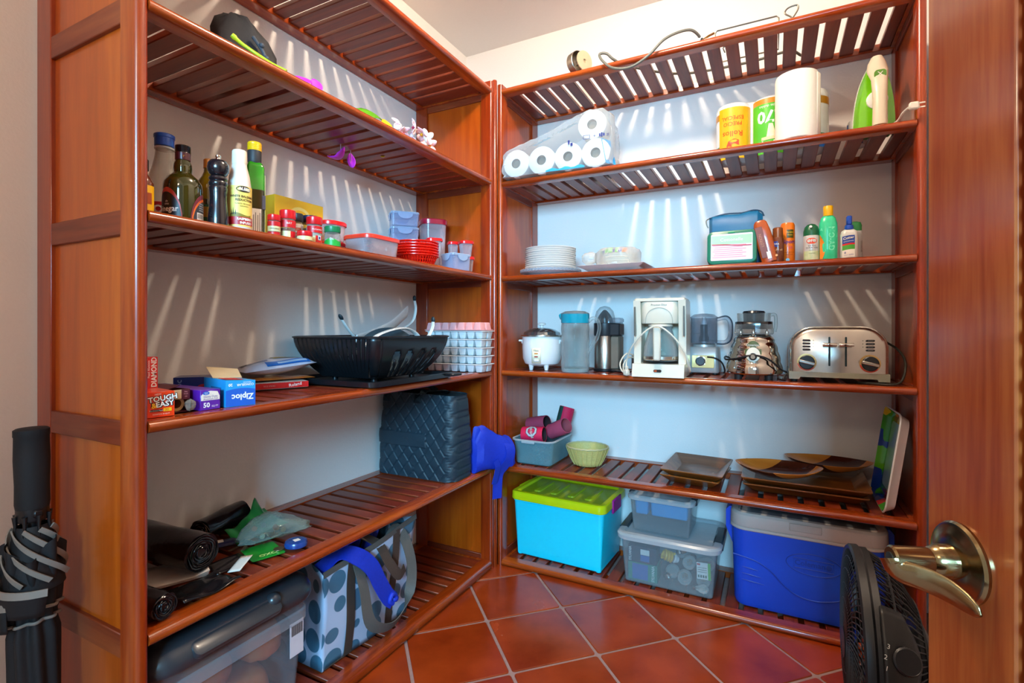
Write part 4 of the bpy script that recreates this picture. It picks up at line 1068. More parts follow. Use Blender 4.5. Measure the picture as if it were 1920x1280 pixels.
def octo(ro, ri, m, wf, nm, par):
    oc = [(ro * math.cos(R(22.5 + 45 * k)) * 0.95, ro * math.sin(R(22.5 + 45 * k))) for k in range(8)]
    ic = [(ri * math.cos(R(22.5 + 45 * k)) * 0.95, ri * math.sin(R(22.5 + 45 * k))) for k in range(8)]
    mb = MB(); n = 3
    for k in range(8):
        a, b_ = oc[k], oc[(k + 1) % 8]; c_, d = ic[k], ic[(k + 1) % 8]
        mb.grid(lambda u, v_: wf((a[0] + (b_[0] - a[0]) * u) * (1 - v_) + (c_[0] + (d[0] - c_[0]) * u) * v_, (a[1] + (b_[1] - a[1]) * u) * (1 - v_) + (c_[1] + (d[1] - c_[1]) * u) * v_), n, 1)
    return mb.build(nm, m, par)
octo(0.031, 0.0165, darkp, lambda x, z: tuple(q * 0.997 if i < 2 else q for i, q in enumerate(cw(x, z))), 'emblem_outline', s_)
octo(0.0285, 0.019, greyp, cw, 'emblem', s_)
lettering(s_, [('OHIO STATE', 0.0145, 0.0, 0.002, 78, 0.8, 0.0009)], darkp, cw)
lettering(s_, [('OHIO STATE', 0.0145, 0.0, 0.002, 78, 0.8, 0.0002)], WHITE, cw2)
s_ = cooler_can('maroon can cooler with a small blue patch, at the back against the panel', (-1.008, 2.232, S5 + 0.158), (0, R(78), R(-10)), maroon, dk)
for a0, w_, m in ((-75, 50, navyp), (-25, 25, pbr('lilac_print', '#8a86b4', 0.6))):
    MB().grid(lambda u, v_: (0.0366 * math.cos(R(a0 + w_ * u) + math.pi), 0.0366 * math.sin(R(a0 + w_ * u) + math.pi), -0.025 + 0.05 * v_), 6, 1).build('patch', m, s_)
s_ = cooler_can('dusty pink can cooler with open end facing out, right of the block O', (-0.893, 2.208, S5 + 0.150), (0, R(66), R(-20)), pinkred, pbr('pink_lining', '#b4525c', 0.8))
MB().grid(lambda u, v_: (0.0366 * math.cos(R(150 + 60 * u)), 0.0366 * math.sin(R(150 + 60 * u)), -0.03 + 0.03 * v_), 6, 1).build('patch', navyp, s_)
s_ = cooler_can('red and dark green can cooler standing at the rear of the tub', (-0.898, 2.299, S5 + 0.186), (R(-14), R(10), 0), crimson, dk)
MB().grid(lambda u, v_: (0.0367 * math.cos(R(190 + 70 * u)), 0.0367 * math.sin(R(190 + 70 * u)), -0.05 + 0.1 * v_), 8, 1).build('green_panel', pbr('dark_green_neoprene', '#12453c', 0.7), s_)

t = T('woven_basket', 'small pale yellow woven oval basket, empty, on the shelf slats', 'basket', (-0.752, 2.205, S5), 0)
wick = pbr('pale_wicker', '#e0cf85', 0.6, col2='#c9b25c', scale=140)
outer, inner = [], []
n_ = 13
for i in range(n_ + 1):
    u = i / n_
    r_ = 0.058 + 0.036 * u ** 0.8
    outer.append((r_, 0.002 + 0.078 * u)); inner.append((r_ - 0.0045, 0.004 + 0.078 * u))
    if i < n_:
        outer.append((r_ + 0.003, 0.005 + 0.078 * (u + 0.3 / n_)))
prof = [(0.054, 0.0)] + outer + inner[::-1]
rings = []
for k, (r_, z) in enumerate(prof):
    rings.append([((r_ + 0.0009 * (1 if (j + k // 2) % 2 else -1)) * math.cos(2 * math.pi * j / 64), 0.86 * (r_ + 0.0009 * (1 if (j + k // 2) % 2 else -1)) * math.sin(2 * math.pi * j / 64), z) for j in range(64)])
bk = MB().rings(rings).build('weave', wick, t)
mb = MB()
for j in range(24):
    a = 2 * math.pi * j / 24
    mb.tube([((0.062 + 0.036 * u ** 0.8) * math.cos(a), 0.86 * (0.062 + 0.036 * u ** 0.8) * math.sin(a), 0.003 + 0.077 * u) for u in (0, 0.35, 0.7, 1)], 0.0016, 5)
mb.build('stakes', wick, bk)
MB().tube([(0.0945 * math.cos(2 * math.pi * j / 40), 0.0815 * math.sin(2 * math.pi * j / 40), 0.083 + 0.0012 * (j % 2)) for j in range(40)], 0.0042, 8, closed=True).build('rim', pbr('wicker_rim', '#c9bd8a', 0.5), t)

walnut = wood('walnut', 'x', dark='#4a2508', mid='#7b4416', lite='#9a5f28', rough=0.3, coat=0.4)
def wood_dish(label, loc, rot, w_, d, h, flare, name='wooden_plate', m=walnut, group=None):
    o_ = MB().rr([(-flare, 0), (-flare + 0.003, 0.0015), (0, h - 0.004), (0.0, h), (-0.004, h), (-flare - 0.002, 0.010)], w_, d, 0.006, n=3).build(name, m, loc=loc, rot=rot)
    tag(o_, label, 'plate', group)
    return o_
wood_dish('square wooden plate under the other, left of the wooden trays', (-0.281, 2.185, S5 + 0.002), (R(1.5), 0, R(-7)), 0.225, 0.235, 0.036, 0.038, group='square wooden plates')
wood_dish('square wooden plate on top of its twin, left of the wooden trays', (-0.277, 2.195, S5 + 0.026), (R(3.5), 0, R(-5)), 0.235, 0.245, 0.038, 0.040, group='square wooden plates')
wood_dish('rectangular wooden tray at the bottom of the pair under the two oval bowls', (0.098, 2.222, S5 + 0.001), (0, 0, R(-1.5)), 0.395, 0.255, 0.034, 0.040, 'wooden_tray', group='rectangular wooden trays')
wood_dish('rectangular wooden tray on top of the pair, right beneath the two oval bowls', (0.098, 2.228, S5 + 0.0275), (R(2.0), 0, R(-1)), 0.410, 0.270, 0.036, 0.040, 'wooden_tray', group='rectangular wooden trays')
def two_tone():
    m, nt, b = _new('two_tone_bowl')
    tc = nt.nodes.new('ShaderNodeTexCoord'); mp = nt.nodes.new('ShaderNodeMapping'); mp.inputs['Scale'].default_value = (1, 14, 14)
    nt.links.new(tc.outputs['Object'], mp.inputs['Vector'])
    nz = nt.nodes.new('ShaderNodeTexNoise'); nz.inputs['Scale'].default_value = 3; nz.inputs['Detail'].default_value = 4
    nt.links.new(mp.outputs[0], nz.inputs['Vector'])
    sx = nt.nodes.new('ShaderNodeSeparateXYZ'); nt.links.new(tc.outputs['Object'], sx.inputs[0])
    # two diagonal joints where pale sapwood meets dark heartwood
    a = nt.nodes.new('ShaderNodeMath'); a.operation = 'MULTIPLY_ADD'; a.inputs[1].default_value = -1.35
    nt.links.new(sx.outputs[1], a.inputs[0]); nt.links.new(sx.outputs[0], a.inputs[2])
    ab = nt.nodes.new('ShaderNodeMath'); ab.operation = 'MULTIPLY_ADD'; ab.inputs[1].default_value = 0.55; 
    nt.links.new(sx.outputs[0], ab.inputs[0]); nt.links.new(sx.outputs[1], ab.inputs[2])
    f = nt.nodes.new('ShaderNodeMath'); f.operation = 'ABSOLUTE'; nt.links.new(a.outputs[0], f.inputs[0])
    g = nt.nodes.new('ShaderNodeMath'); g.operation = 'GREATER_THAN'; g.inputs[1].default_value = 0.088; nt.links.new(f.outputs[0], g.inputs[0])
    c1 = nt.nodes.new('ShaderNodeMix'); c1.data_type = 'RGBA'; c1.inputs[6].default_value = lin('#2c1008'); c1.inputs[7].default_value = lin('#5a2614'); nt.links.new(nz.outputs['Fac'], c1.inputs[0])
    c2 = nt.nodes.new('ShaderNodeMix'); c2.data_type = 'RGBA'; c2.inputs[6].default_value = lin('#b45f16'); c2.inputs[7].default_value = lin('#d88c38'); nt.links.new(nz.outputs['Fac'], c2.inputs[0])
    mx = nt.nodes.new('ShaderNodeMix'); mx.data_type = 'RGBA'
    nt.links.new(g.outputs[0], mx.inputs[0]); nt.links.new(c1.outputs[2], mx.inputs[6]); nt.links.new(c2.outputs[2], mx.inputs[7])
    nt.links.new(mx.outputs[2], b.inputs['Base Color'])
    b.inputs['Roughness'].default_value = 0.25; b.inputs['Coat Weight'].default_value = 0.5
    return m
tt = two_tone()
def oval_bowl(label, loc, rot):
    n = 48; rings = []
    for k, (s0, z) in enumerate([(0.42, 0), (0.46, 0.002), (0.72, 0.014), (0.90, 0.026), (1.0, 0.036), (0.985, 0.037), (0.88, 0.028), (0.66, 0.015), (0.40, 0.006)]):
        ring = []
        for j in range(n):
            a = 2 * math.pi * j / n
            c_, s_ = math.cos(a), math.sin(a)
            ring.append((0.148 * s0 * c_, 0.082 * s0 * s_ * (1 - 0.28 * c_ ** 4), z + 0.009 * s0 ** 4 * c_ ** 4))
        rings.append(ring)
    o_ = MB().rings(rings).build('wooden_bowl', tt, loc=loc, rot=rot)
    tag(o_, label, 'bowl', 'two-tone oval bowls')
oval_bowl('dark and orange oval wooden bowl nearer the front edge of the trays', (0.015, 2.165, S5 + 0.0605), (R(5), 0, R(4)))
oval_bowl('dark and orange oval wooden bowl farther back, close to the painted tray', (0.186, 2.305, S5 + 0.0705), (R(2), 0, R(0)))

# painted melamine tray, upright against the end panel
t = T('painted_tray', 'bright painted melamine tray standing upright against the end panel', 'tray', (0.327, 2.185, S5 + 0.0036), 0, rot=(0, R(8), 0))
def paint():
    m, nt, b = _new('painted_melamine')
    tc = nt.nodes.new('ShaderNodeTexCoord'); sx = nt.nodes.new('ShaderNodeSeparateXYZ')
    nz = nt.nodes.new('ShaderNodeTexNoise'); nz.inputs['Scale'].default_value = 14; nz.inputs['Detail'].default_value = 2
    nt.links.new(tc.outputs['Object'], nz.inputs['Vector'])
    ad = nt.nodes.new('ShaderNodeVectorMath'); ad.operation = 'MULTIPLY_ADD'
    ad.inputs[1].default_value = (0.05, 0.05, 0.05)
    nt.links.new(nz.outputs['Color'], ad.inputs[0]); nt.links.new(tc.outputs['Object'], ad.inputs[2])
    vo = nt.nodes.new('ShaderNodeTexVoronoi'); vo.inputs['Scale'].default_value = 17
    nt.links.new(ad.outputs[0], vo.inputs['Vector'])
    s3 = nt.nodes.new('ShaderNodeSeparateColor'); nt.links.new(vo.outputs['Color'], s3.inputs[0])
    cr = nt.nodes.new('ShaderNodeValToRGB'); cr.color_ramp.interpolation = 'CONSTANT'
    e = cr.color_ramp.elements
    e[0].position = 0; e[0].color = lin('#3fa41e'); e[1].position = 0.28; e[1].color = lin('#1c3d9a')
    for p_, c_ in ((0.5, '#c41c24'), (0.66, '#67c22a'), (0.8, '#e8c81e'), (0.9, '#7a1c2c')):
        k = e.new(p_); k.color = lin(c_)
    nt.links.new(s3.outputs[0], cr.inputs[0]); nt.links.new(cr.outputs[0], b.inputs['Base Color'])
    b.inputs['Roughness'].default_value = 0.12; b.inputs['Coat Weight'].default_value = 0.6
    return m
pt = paint()
def rrv(hw, z0, z1, rad, x, n=6):
    pts = []
    cz = (z0 + z1) / 2; hh = (z1 - z0) / 2
    for qy, qz, a0 in ((1, 1, 0), (-1, 1, 90), (-1, -1, 180), (1, -1, 270)):
        for k in range(n + 1):
            a = R(a0 + 90 * k / n); pts.append((x, qy * (hw - rad) + rad * math.cos(a), cz + qz * (hh - rad) + rad * math.sin(a)))
    return pts
MB().rings([rrv(0.120, 0.013, 0.317, 0.028, 0.026), rrv(0.134, 0.0, 0.330, 0.032, 0.002), rrv(0.138, -0.003, 0.334, 0.034, 0.0), rrv(0.138, -0.003, 0.334, 0.034, -0.003), rrv(0.134, 0.001, 0.330, 0.032, -0.004)], cap1=False).build('shell', whiteplastic, t)
MB().rings([rrv(0.1335, 0.0015, 0.3295, 0.0315, -0.0042), rrv(0.121, 0.014, 0.317, 0.028, 0.019), rrv(0.119, 0.016, 0.315, 0.026, 0.021)], cap0=False).build('painted_face', pt, t)
MB().rings([rrv(0.098, 0.05, 0.285, 0.02, 0.0204), rrv(0.098, 0.05, 0.285, 0.02, 0.0206)]).build('painted_centre', pbr('pale_green_melamine', '#8fc49a', 0.12, coat=0.6, col2='#c4dce0', scale=8), t)

# ------------------------------------------------------------------ back unit, bottom shelf
S6 = 0.0268
t = T('storage_box', 'turquoise storage box with a lime green lid beside the corner panel', 'storage box', (-0.850, 2.228, S6), -2.5)
turq = pbr('turquoise_plastic', '#10dcf8', 0.3, coat=0.3, var=0.03)
tub(MB(), 0.436, 0.292, 0.262, 0.016, 0.022, 0.004).build('box', turq, t)
mb = MB()
for x in (-0.19, 0.19):
    for y in (-0.12, 0.12):
        mb.lathe([(0.012, -0.0), (0.013, 0.006)], 10, cx=x, cy=y)
mb.build('feet', turq, t)
MB().rr([(-0.001, 0.245), (0.002, 0.247), (0.002, 0.252), (-0.001, 0.254)], 0.436, 0.292, 0.022, cap0=False, cap1=False).build('lip', turq, t)
lime = pbr('lime_plastic', '#d3e010', 0.28, coat=0.3, var=0.03)
ld = MB().rr([(0.010, 0.256), (0.012, 0.260), (0.010, 0.287), (0.004, 0.292), (-0.014, 0.292), (-0.020, 0.284), (-0.030, 0.282)], 0.436, 0.292, 0.024, cap1=False).build('lid', lime, t)
limec = clear('lime_window', '#a8bc22', 0.80, 0.12, 0.15)
MB().rr([(-0.022, 0.2815), (-0.022, 0.2838)], 0.436, 0.292, 0.02).build('lid_window', limec, ld)
for x in (-0.125, -0.042, 0.042, 0.125):
    MB().rr([(0.0, 0.2825), (-0.002, 0.2875), (-0.006, 0.289)], 0.036, 0.170, 0.012, cx=x).build('lid_ridge', limec, ld)
MB().at((0.229, 0, 0.262)).box(-0.004, -0.055, -0.030, 0.006, 0.055, 0.030, 0.004).build('clip', pbr('magenta_plastic', '#b8248c', 0.3), t)
MB().at((-0.229, 0, 0.270)).box(-0.005, -0.055, -0.018, 0.004, 0.055, 0.020, 0.003).build('clip', lime, t)

# clear box with bulbs, and a smaller clear box on its lid
bx = T('storage_box', 'large clear lidded box full of bulbs under the smaller clear box', 'storage box', (-0.378, 2.215, S6), 0)
tub(MB(), 0.372, 0.300, 0.180, 0.016, 0.030, 0.003).build('box', plastic_clear, bx)
lidc = clear('milky_lid', '#d3d9dc', 0.42, 0.18, 0.35)
l2 = MB().rr([(0.004, 0.176), (0.016, 0.180), (0.018, 0.196), (0.010, 0.203), (-0.012, 0.204), (-0.020, 0.196), (-0.05, 0.195)], 0.372, 0.300, 0.034).build('lid', lidc, bx)
for s_ in (-1, 1):
    MB().box(min(s_ * 0.168, s_ * 0.204), -0.085, 0.168, max(s_ * 0.168, s_ * 0.204), 0.085, 0.207, 0.006).build('clip', clear('smoke_clip', '#3a4348', 0.75, 0.15, 0.2), bx)
bx2 = T('storage_box', 'small clear box with blue trays inside, resting on the larger clear box', 'storage box', (-0.408, 2.205, S6 + 0.2052), -1)
tub(MB(), 0.246, 0.222, 0.132, 0.012, 0.024, 0.003).build('box', plastic_clear, bx2)
MB().rr([(0.002, 0.128), (0.010, 0.131), (0.011, 0.142), (0.004, 0.147), (-0.010, 0.147), (-0.016, 0.142), (-0.04, 0.141)], 0.246, 0.222, 0.026).build('lid', lidc, bx2)
for s_ in (-1, 1):
    MB().box(min(s_ * 0.112, s_ * 0.138), -0.06, 0.122, max(s_ * 0.112, s_ * 0.138), 0.06, 0.150, 0.005).build('clip', clear('smoke_clip', '#3a4348'), bx2)
azure = pbr('azure_plastic', '#1f9fe0', 0.35)
for i, (x, w_) in enumerate(((-0.079, 0.058), (0.032, 0.150))):
    o_ = tub(MB(), w_, 0.185, 0.058, 0.004, 0.012, 0.003).build('inner_tray', azure, loc=(-0.408 + x, 2.205, S6 + 0.2052 + 0.066))
    tag(o_, ('narrow blue tray inside the small clear box, beside the wide one', 'wide blue tray inside the small clear box')[i], 'tray', 'blue trays in the small clear box')
# what the large clear box holds
teal_c = pbr('teal_carton', '#128a76', 0.45); navy_c = pbr('navy_carton', '#173048', 0.45); bluec = pbr('cobalt_carton', '#1c63b4', 0.45)
F6 = S6 + 0.0075
def carton(label, loc, w_, d, h, m, front):
    o_ = T('bulb_carton', label, 'carton', loc, 0, 'bulb cartons in the clear box')
    c_ = MB().box(-w_ / 2, -d / 2, 0, w_ / 2, d / 2, h, 0.001).build('carton', m, o_)
    for nm, x0, z0, x1, z1, fm in front:
        MB().box(x0, -d / 2 - 0.0008, z0, x1, -d / 2 - 0.0001, z1).build(nm, fm, c_)
    return c_
c1 = carton('teal and blue bulb carton, the lower of two in the clear box', (-0.477, 2.130, F6), 0.118, 0.075, 0.070, teal_c, [('blue_face', -0.042, 0.004, 0.022, 0.066, bluec)])
lettering(c1, [('SYLVANIA', 0.016, 0.043, 0.036, 90, 0.9, 0.0003)], WHITE, y=-0.0390)
c2 = carton('navy bulb carton with a white window, the upper of two in the clear box', (-0.480, 2.133, F6 + 0.0705), 0.116, 0.075, 0.066, navy_c, [('window', -0.006, 0.034, 0.030, 0.056, WHITE), ('blue_face', -0.006, 0.008, 0.030, 0.032, bluec)])
lettering(c2, [('SYLVANIA', 0.015, -0.048, 0.033, 90, 0.85, 0.0003)], WHITE, y=-0.0390)
yb = pbr('yellow_tube', '#f0b90a', 0.35)
def spiral(label, loc, rot):
    o_ = T('spiral_bulb', label, 'bulb', loc, rot=rot, group='yellow spiral bulbs in the clear box')
    pts = []
    for k in range(61):
        a = k / 60 * 2 * math.pi * 3.5
        pts.append((0.017 * math.cos(a), 0.017 * math.sin(a), 0.022 + 0.040 * k / 60))
    MB().tube(pts, 0.0055, 8).build('tube', yb, o_)
    MB().lathe([(0.011, 0), (0.013, 0.004), (0.019, 0.016), (0.016, 0.020)], 18).build('base', whiteplastic, o_)
spiral('yellow spiral bulb lying lower, beside the navy carton', (-0.342, 2.130, F6 + 0.098), (R(20), R(-68), 0))
spiral('yellow spiral bulb standing farther back behind the cartons', (-0.385, 2.305, F6 + 0.075), (0, R(-8), 0))
gl_b = clear('bulb_glass', '#f2f2ec', 0.10, 0.05, 0.6)
def bulb(label, loc, rot, k=1.0, m=gl_b, fil=True):
    o_ = T('light_bulb', label, 'bulb', loc, rot=rot, group='clear bulbs in the clear box')
    MB().lathe([(0.012 * k, 0.022 * k), (0.014 * k, 0.030 * k), (0.026 * k, 0.052 * k), (0.030 * k, 0.070 * k), (0.026 * k, 0.088 * k), (0.012 * k, 0.099 * k), (0.002, 0.101 * k)], 24).build('globe', m, o_)
    pr = [(0.006 * k, 0)] + [((0.0125 + 0.0012 * (i % 2)) * k, (0.003 + 0.003 * i) * k) for i in range(7)]
    MB().lathe(pr, 18).build('screw_base', steel, o_)
    if fil:
        mb = MB()
        for a in range(0, 360, 60):
            mb.tube([(0.002, 0, 0.03 * k), (0.012 * k * math.cos(R(a)), 0.012 * k * math.sin(R(a)), 0.062 * k), (0.004 * math.cos(R(a)), 0.004 * math.sin(R(a)), 0.082 * k)], 0.0011, 5)
        mb.build('filament', pbr('copper_filament', '#c98a4c', 0.4, metal=0.4), o_)
bulb('clear bulb low at the front of the box, right beside the teal carton', (-0.385, 2.105, F6 + 0.030), (0, R(90), R(78)), 0.95)
bulb('clear bulb with copper filament in the middle front of the box', (-0.318, 2.208, F6 + 0.031), (0, R(90), R(-90)), 0.98)
bulb('clear bulb with copper filament above the middle of the pile', (-0.292, 2.205, F6 + 0.092), (0, R(90), R(-98)), 0.9)
bulb('small clear bulb lying flat at the front nearest the cooler', (-0.283, 2.089, F6 + 0.0195), (0, R(88), R(5)), 0.60, fil=False)
bulb('clear bulb lying behind the small flat one under the paper tag', (-0.248, 2.220, F6 + 0.031), (0, R(90), R(-90)), 0.98)
bulb('clear bulb lying at the rear of the pile along the box back', (-0.315, 2.300, F6 + 0.031), (0, R(90), R(0)), 0.95)
bulb('orange tinted bulb behind the lower yellow spiral', (-0.352, 2.185, F6 + 0.105), (0, R(90), R(80)), 0.75, clear('amber_bulb', '#e8955c', 0.8, 0.15, 0.2), fil=False)
t = T('paper_tag', 'white and lime printed bulb card near the right of the clear box', 'card', (-0.242, 2.110, F6 + 0.050), 0, rot=(R(-8), R(-3), 0))
MB().box(-0.026, 0, 0, 0.026, 0.002, 0.062).build('card', WHITE, t)
MB().box(0.016, -0.0006, 0, 0.026, -0.0001, 0.062).build('lime_edge', grn, t)
mb = MB()
for k in range(4): mb.box(-0.022 + 0.009 * k, -0.0007, 0.006, -0.016 + 0.009 * k, -0.0001, 0.016)
mb.build('icons', pbr('icon_grey', '#4c6a5c', 0.5), t)
MB().box(-0.024, -0.0007, 0.052, -0.012, -0.0001, 0.058).build('red_mark', RED, t)
for z in (0.026, 0.034, 0.042): MB().box(-0.022, -0.0006, z, 0.012, -0.0001, z + 0.0016).build('text_line', pbr('icon_grey', '#4c6a5c'), t)

# cooler
t = T('cooler', 'blue picnic cooler with a grey-white lid at the end of the bottom shelf', 'cooler', (0.103, 2.232, S6), -1)
coolb = pbr('cooler_blue', '#0c4cd4', 0.42, var=0.03, bump=0.08, scale=90)
coolw = pbr('cooler_lid', '#c2bcb6', 0.4, var=0.02)
ins = [(-0.016, 0.0), (-0.006, 0.004), (0, 0.018), (0.004, 0.15), (0.008, 0.285), (0.008, 0.292)]
bd = MB().rr(ins, 0.470, 0.300, 0.045, n=7).build('body', coolb, t)
MB().rr([(0.010, 0.289), (0.014, 0.293), (0.014, 0.300), (0.011, 0.302)], 0.470, 0.300, 0.045, n=7).build('lid_seam', coolw, t)
ld = MB().rr([(0.012, 0.303), (0.014, 0.306), (0.012, 0.345), (0.004, 0.353), (-0.012, 0.354), (-0.018, 0.348), (-0.03, 0.347)], 0.470, 0.300, 0.05, n=7).build('lid', coolw, t)
MB().rr([(-0.020, 0.3472), (-0.020, 0.3482), (-0.026, 0.351)], 0.470, 0.300, 0.03, n=5).build('lid_inset', pbr('cooler_inset', '#5a5d62', 0.35), ld)
MB().box(-0.050, -0.1655, 0.318, 0.050, -0.160, 0.345, 0.002).build('lid_grip', pbr('cooler_grip', '#b4aea8', 0.45), ld)
for s_ in (-1, 1):
    mb = MB()
    xa = s_ * 0.240
    pl = [(0.24, 0.345), (0.256, 0.345), (0.268, 0.330), (0.268, 0.265), (0.244, 0.205)]
    rings = [[(s_ * x, y, z) for x, z in pl] for y in (-0.075, 0.075)]
    mb.rings(rings)
    mb.build('handle', coolb, t, fix=True)
def front(x, z, off=0.0):
    return (x, -0.150 - (0.004 * max(0, min(1, (z - 0.018) / 0.132)) + 0.004 * max(0, (z - 0.15) / 0.135)) - off, z)
mb = MB()
wv = [(-0.235, 0.195), (-0.19, 0.188), (-0.15, 0.178), (-0.11, 0.155), (-0.07, 0.115), (-0.03, 0.088), (0.02, 0.078), (0.07, 0.086), (0.12, 0.105), (0.18, 0.14), (0.20, 0.15)]
mb.tube([front(x, z, 0.0005) for x, z in wv], 0.0028, 6, sm=4)
mb.tube([front(0.085 * math.cos(a) + 0.025, 0.205 + 0.038 * math.sin(a), 0.0003) for a in [2 * math.pi * k / 40 for k in range(40)]], 0.0016, 6, closed=True)
mb.tube([front(x, z, 0.0003) for x, z in ((-0.036, 0.188), (0.086, 0.188), (0.086, 0.222), (-0.036, 0.222))], 0.0016, 6, closed=True)
for k, z in enumerate((0.152, 0.128, 0.104)):
    mb.tube([front(-0.205, z, 0.0), front(-0.175, z - 0.002, 0.0015), front(-0.150 + 0.01 * k, z - 0.006, 0.0)], [0.001, 0.0035, 0.001], 6)
mb.build('relief_lines', pbr('cooler_blue_dark', '#083cae', 0.45), bd)
lettering(bd, [('Coleman', 0.026, 0.014, 0.206, 0, 1, 0.0006)], pbr('cooler_blue_dark', '#083cae'), lambda x, z: front(x, z, 0.0012))
MB().lathe([(0.009, 0), (0.009, 0.002), (0.006, 0.0025)], 20).build('emblem_dot', pbr('cooler_blue_dark', '#083cae'), bd, loc=front(0.072, 0.206, 0.0), rot=(R(90), 0, 0))

# ------------------------------------------------------------------ open door with rattan rods, brass lever
dv = (0.326, -0.945)
ang = math.degrees(math.atan2(dv[1], dv[0]))
door = bpy.data.objects.new('door_1', None); C.objects.link(door)
door.location = (0.151, 0.707, 0); door.rotation_euler = (0, 0, R(ang)); door['kind'] = 'structure'
# local x: from the free edge to the hinge, local -y faces the camera side
dm = wood('door_wood', 'z', dark='#6a1f10', mid='#97401c', lite='#b5602a', rough=0.22, coat=0.7)
DW, DT, DH = 0.82, 0.036, 2.06
MB().box(0, 0, 0.012, 0.116, DT, DH, 0.002).build('stile', dm, door)
MB().box(DW - 0.116, 0, 0.012, DW, DT, DH, 0.002).build('stile', dm, door)
MB().box(0.116, 0.001, 0.012, DW - 0.116, DT - 0.001, 0.16, 0.001).build('rail', wx, door)
MB().box(0.116, 0.001, DH - 0.12, DW - 0.116, DT - 0.001, DH, 0.001).build('rail', wx, door)
MB().box(0.116, 0.004, 0.16, 0.128, DT - 0.004, DH - 0.12, 0.003).build('bead', wz, door)
MB().box(DW - 0.128, 0.004, 0.16, DW - 0.116, DT - 0.004, DH - 0.12, 0.003).build('bead', wz, door)
rod = MB().at((0, 0, 0), (0, R(90), 0)).lathe([(0.0098, 0), (0.0102, 0.05), (0.0098, DW - 0.256)], 12).mesh('rod')
rm2 = pbr('rattan_rod', '#c98a34', 0.35, coat=0.3, col2='#8a5518', scale=18)
MB().box(0.128, DT / 2 - 0.001, 0.16, DW - 0.128, DT / 2 + 0.001, DH - 0.12).build('backing', pbr('dark_backing', '#1c120c', 0.8), door)
k = 0; z = 0.171
while z < DH - 0.13:
    put('rod', rod, rm2, door, loc=(0.128, DT / 2 - 0.010 + 0.0012 * (k % 2), z)); z += 0.0212; k += 1
brass = pbr('antique_brass', '#9c8660', 0.18, metal=1.0, var=0.2, scale=18)
lv = bpy.data.objects.new('lever_handle', None); C.objects.link(lv); lv.parent = door; lv.location = (0.051, 0, 0.832)
MB().lathe([(0.039, 0), (0.0395, 0.003), (0.0375, 0.0055), (0.034, 0.006), (0.028, 0.0085), (0.018, 0.0105)], 44).build('rosette', brass, lv, rot=(R(90), 0, 0))
MB().lathe([(0.0170, 0.009), (0.0160, 0.022), (0.0135, 0.028), (0.0115, 0.030), (0.0115, 0.034)], 28).build('neck', brass, lv, rot=(R(90), 0, 0))
MB().at((0, 0, 0), (R(90), 0, 0)).lathe([(0.0125, 0.030), (0.0128, 0.034), (0.0128, 0.063), (0.011, 0.065)], 24).build('spindle', brass, lv)
# the wave: a blade leaving the spindle's tip, sweeping along the door and curling in to it
rings = []
path = [(0.000, -0.062, 0.000, 0.0125, 0.0125), (0.003, -0.0615, -0.006, 0.0125, 0.0100), (0.009, -0.058, -0.0095, 0.0125, 0.0058), (0.017, -0.051, -0.0095, 0.0130, 0.0042), (0.027, -0.043, -0.010, 0.0130, 0.0036), (0.038, -0.035, -0.0125, 0.0122, 0.0034), (0.049, -0.029, -0.0165, 0.0100, 0.0030), (0.058, -0.0255, -0.020, 0.0062, 0.0025), (0.062, -0.025, -0.0215, 0.0015, 0.0012)]
sp = smooth([V(p[:3]) for p in path], 4)
for i, p in enumerate(sp):
    u = i / (len(sp) - 1) * (len(path) - 1); j = min(int(u), len(path) - 2); f = u - j
    hz = path[j][3] * (1 - f) + path[j + 1][3] * f; th = path[j][4] * (1 - f) + path[j + 1][4] * f
    tan = (sp[min(i + 1, len(sp) - 1)] - sp[max(i - 1, 0)]).normalized()
    up = V((0.25, 0, 1)); up = (up - tan * up.dot(tan)).normalized(); nn = tan.cross(up)
    rings.append([p + up * (hz * math.cos(a)) + nn * (th * math.sin(a)) for a in [2 * math.pi * q_ / 16 for q_ in range(16)]])
MB().rings(rings).build('blade', brass, lv, fix=True)
MB().at((0, -0.0655, 0), (R(90), 0, 0)).lathe([(0.0062, -0.002), (0.0062, 0.0008), (0.004, 0.001)], 18).build('button', pbr('dark_button', '#3b342c', 0.4, metal=0.6), lv)

# ------------------------------------------------------------------ floor fan, edge-on between the door and the shelves
fx, fy, fz, fr = 0.166, 1.377, 0.352, 0.212
t = T('floor_fan', 'black floor fan seen edge-on beside the open door', 'fan', (fx, fy, 0), 0)
charc = pbr('fan_plastic', '#17171a', 0.42, var=0.1)
ax = (0, R(90), 0)                                        # lathe axis along +x: front grille at -x
def fan(mb): return mb.at((0, 0, fz), ax)
fan(MB()).lathe([(fr - 0.010, -0.008), (fr - 0.002, -0.010), (fr + 0.002, -0.006), (fr + 0.003, 0.008), (fr - 0.002, 0.013), (fr - 0.001, 0.025), (fr - 0.007, 0.027), (fr - 0.010, 0.0)], 64, cap0=False, cap1=False).build('housing_ring', charc, t)
g = MB(); g.M = Matrix.Translation((0, 0, fz)) @ Euler(ax).to_matrix().to_4x4()
for r_, zz in ((0.03, -0.022), (0.062, -0.0215), (0.094, -0.020), (0.126, -0.0175), (0.158, -0.014), (0.186, -0.010)):
    g.tube([(r_ * math.cos(2 * math.pi * k / 48), r_ * math.sin(2 * math.pi * k / 48), zz) for k in range(48)], 0.0014, 5, closed=True)
for k in range(84):
    a = 2 * math.pi * k / 84
    g.tube([(r_ * math.cos(a + 0.5 * r_ / 0.2), r_ * math.sin(a + 0.5 * r_ / 0.2), zz) for r_, zz in ((0.028, -0.022), (0.08, -0.021), (0.13, -0.0175), (0.17, -0.0125), (fr - 0.006, -0.007))], 0.0013, 5)
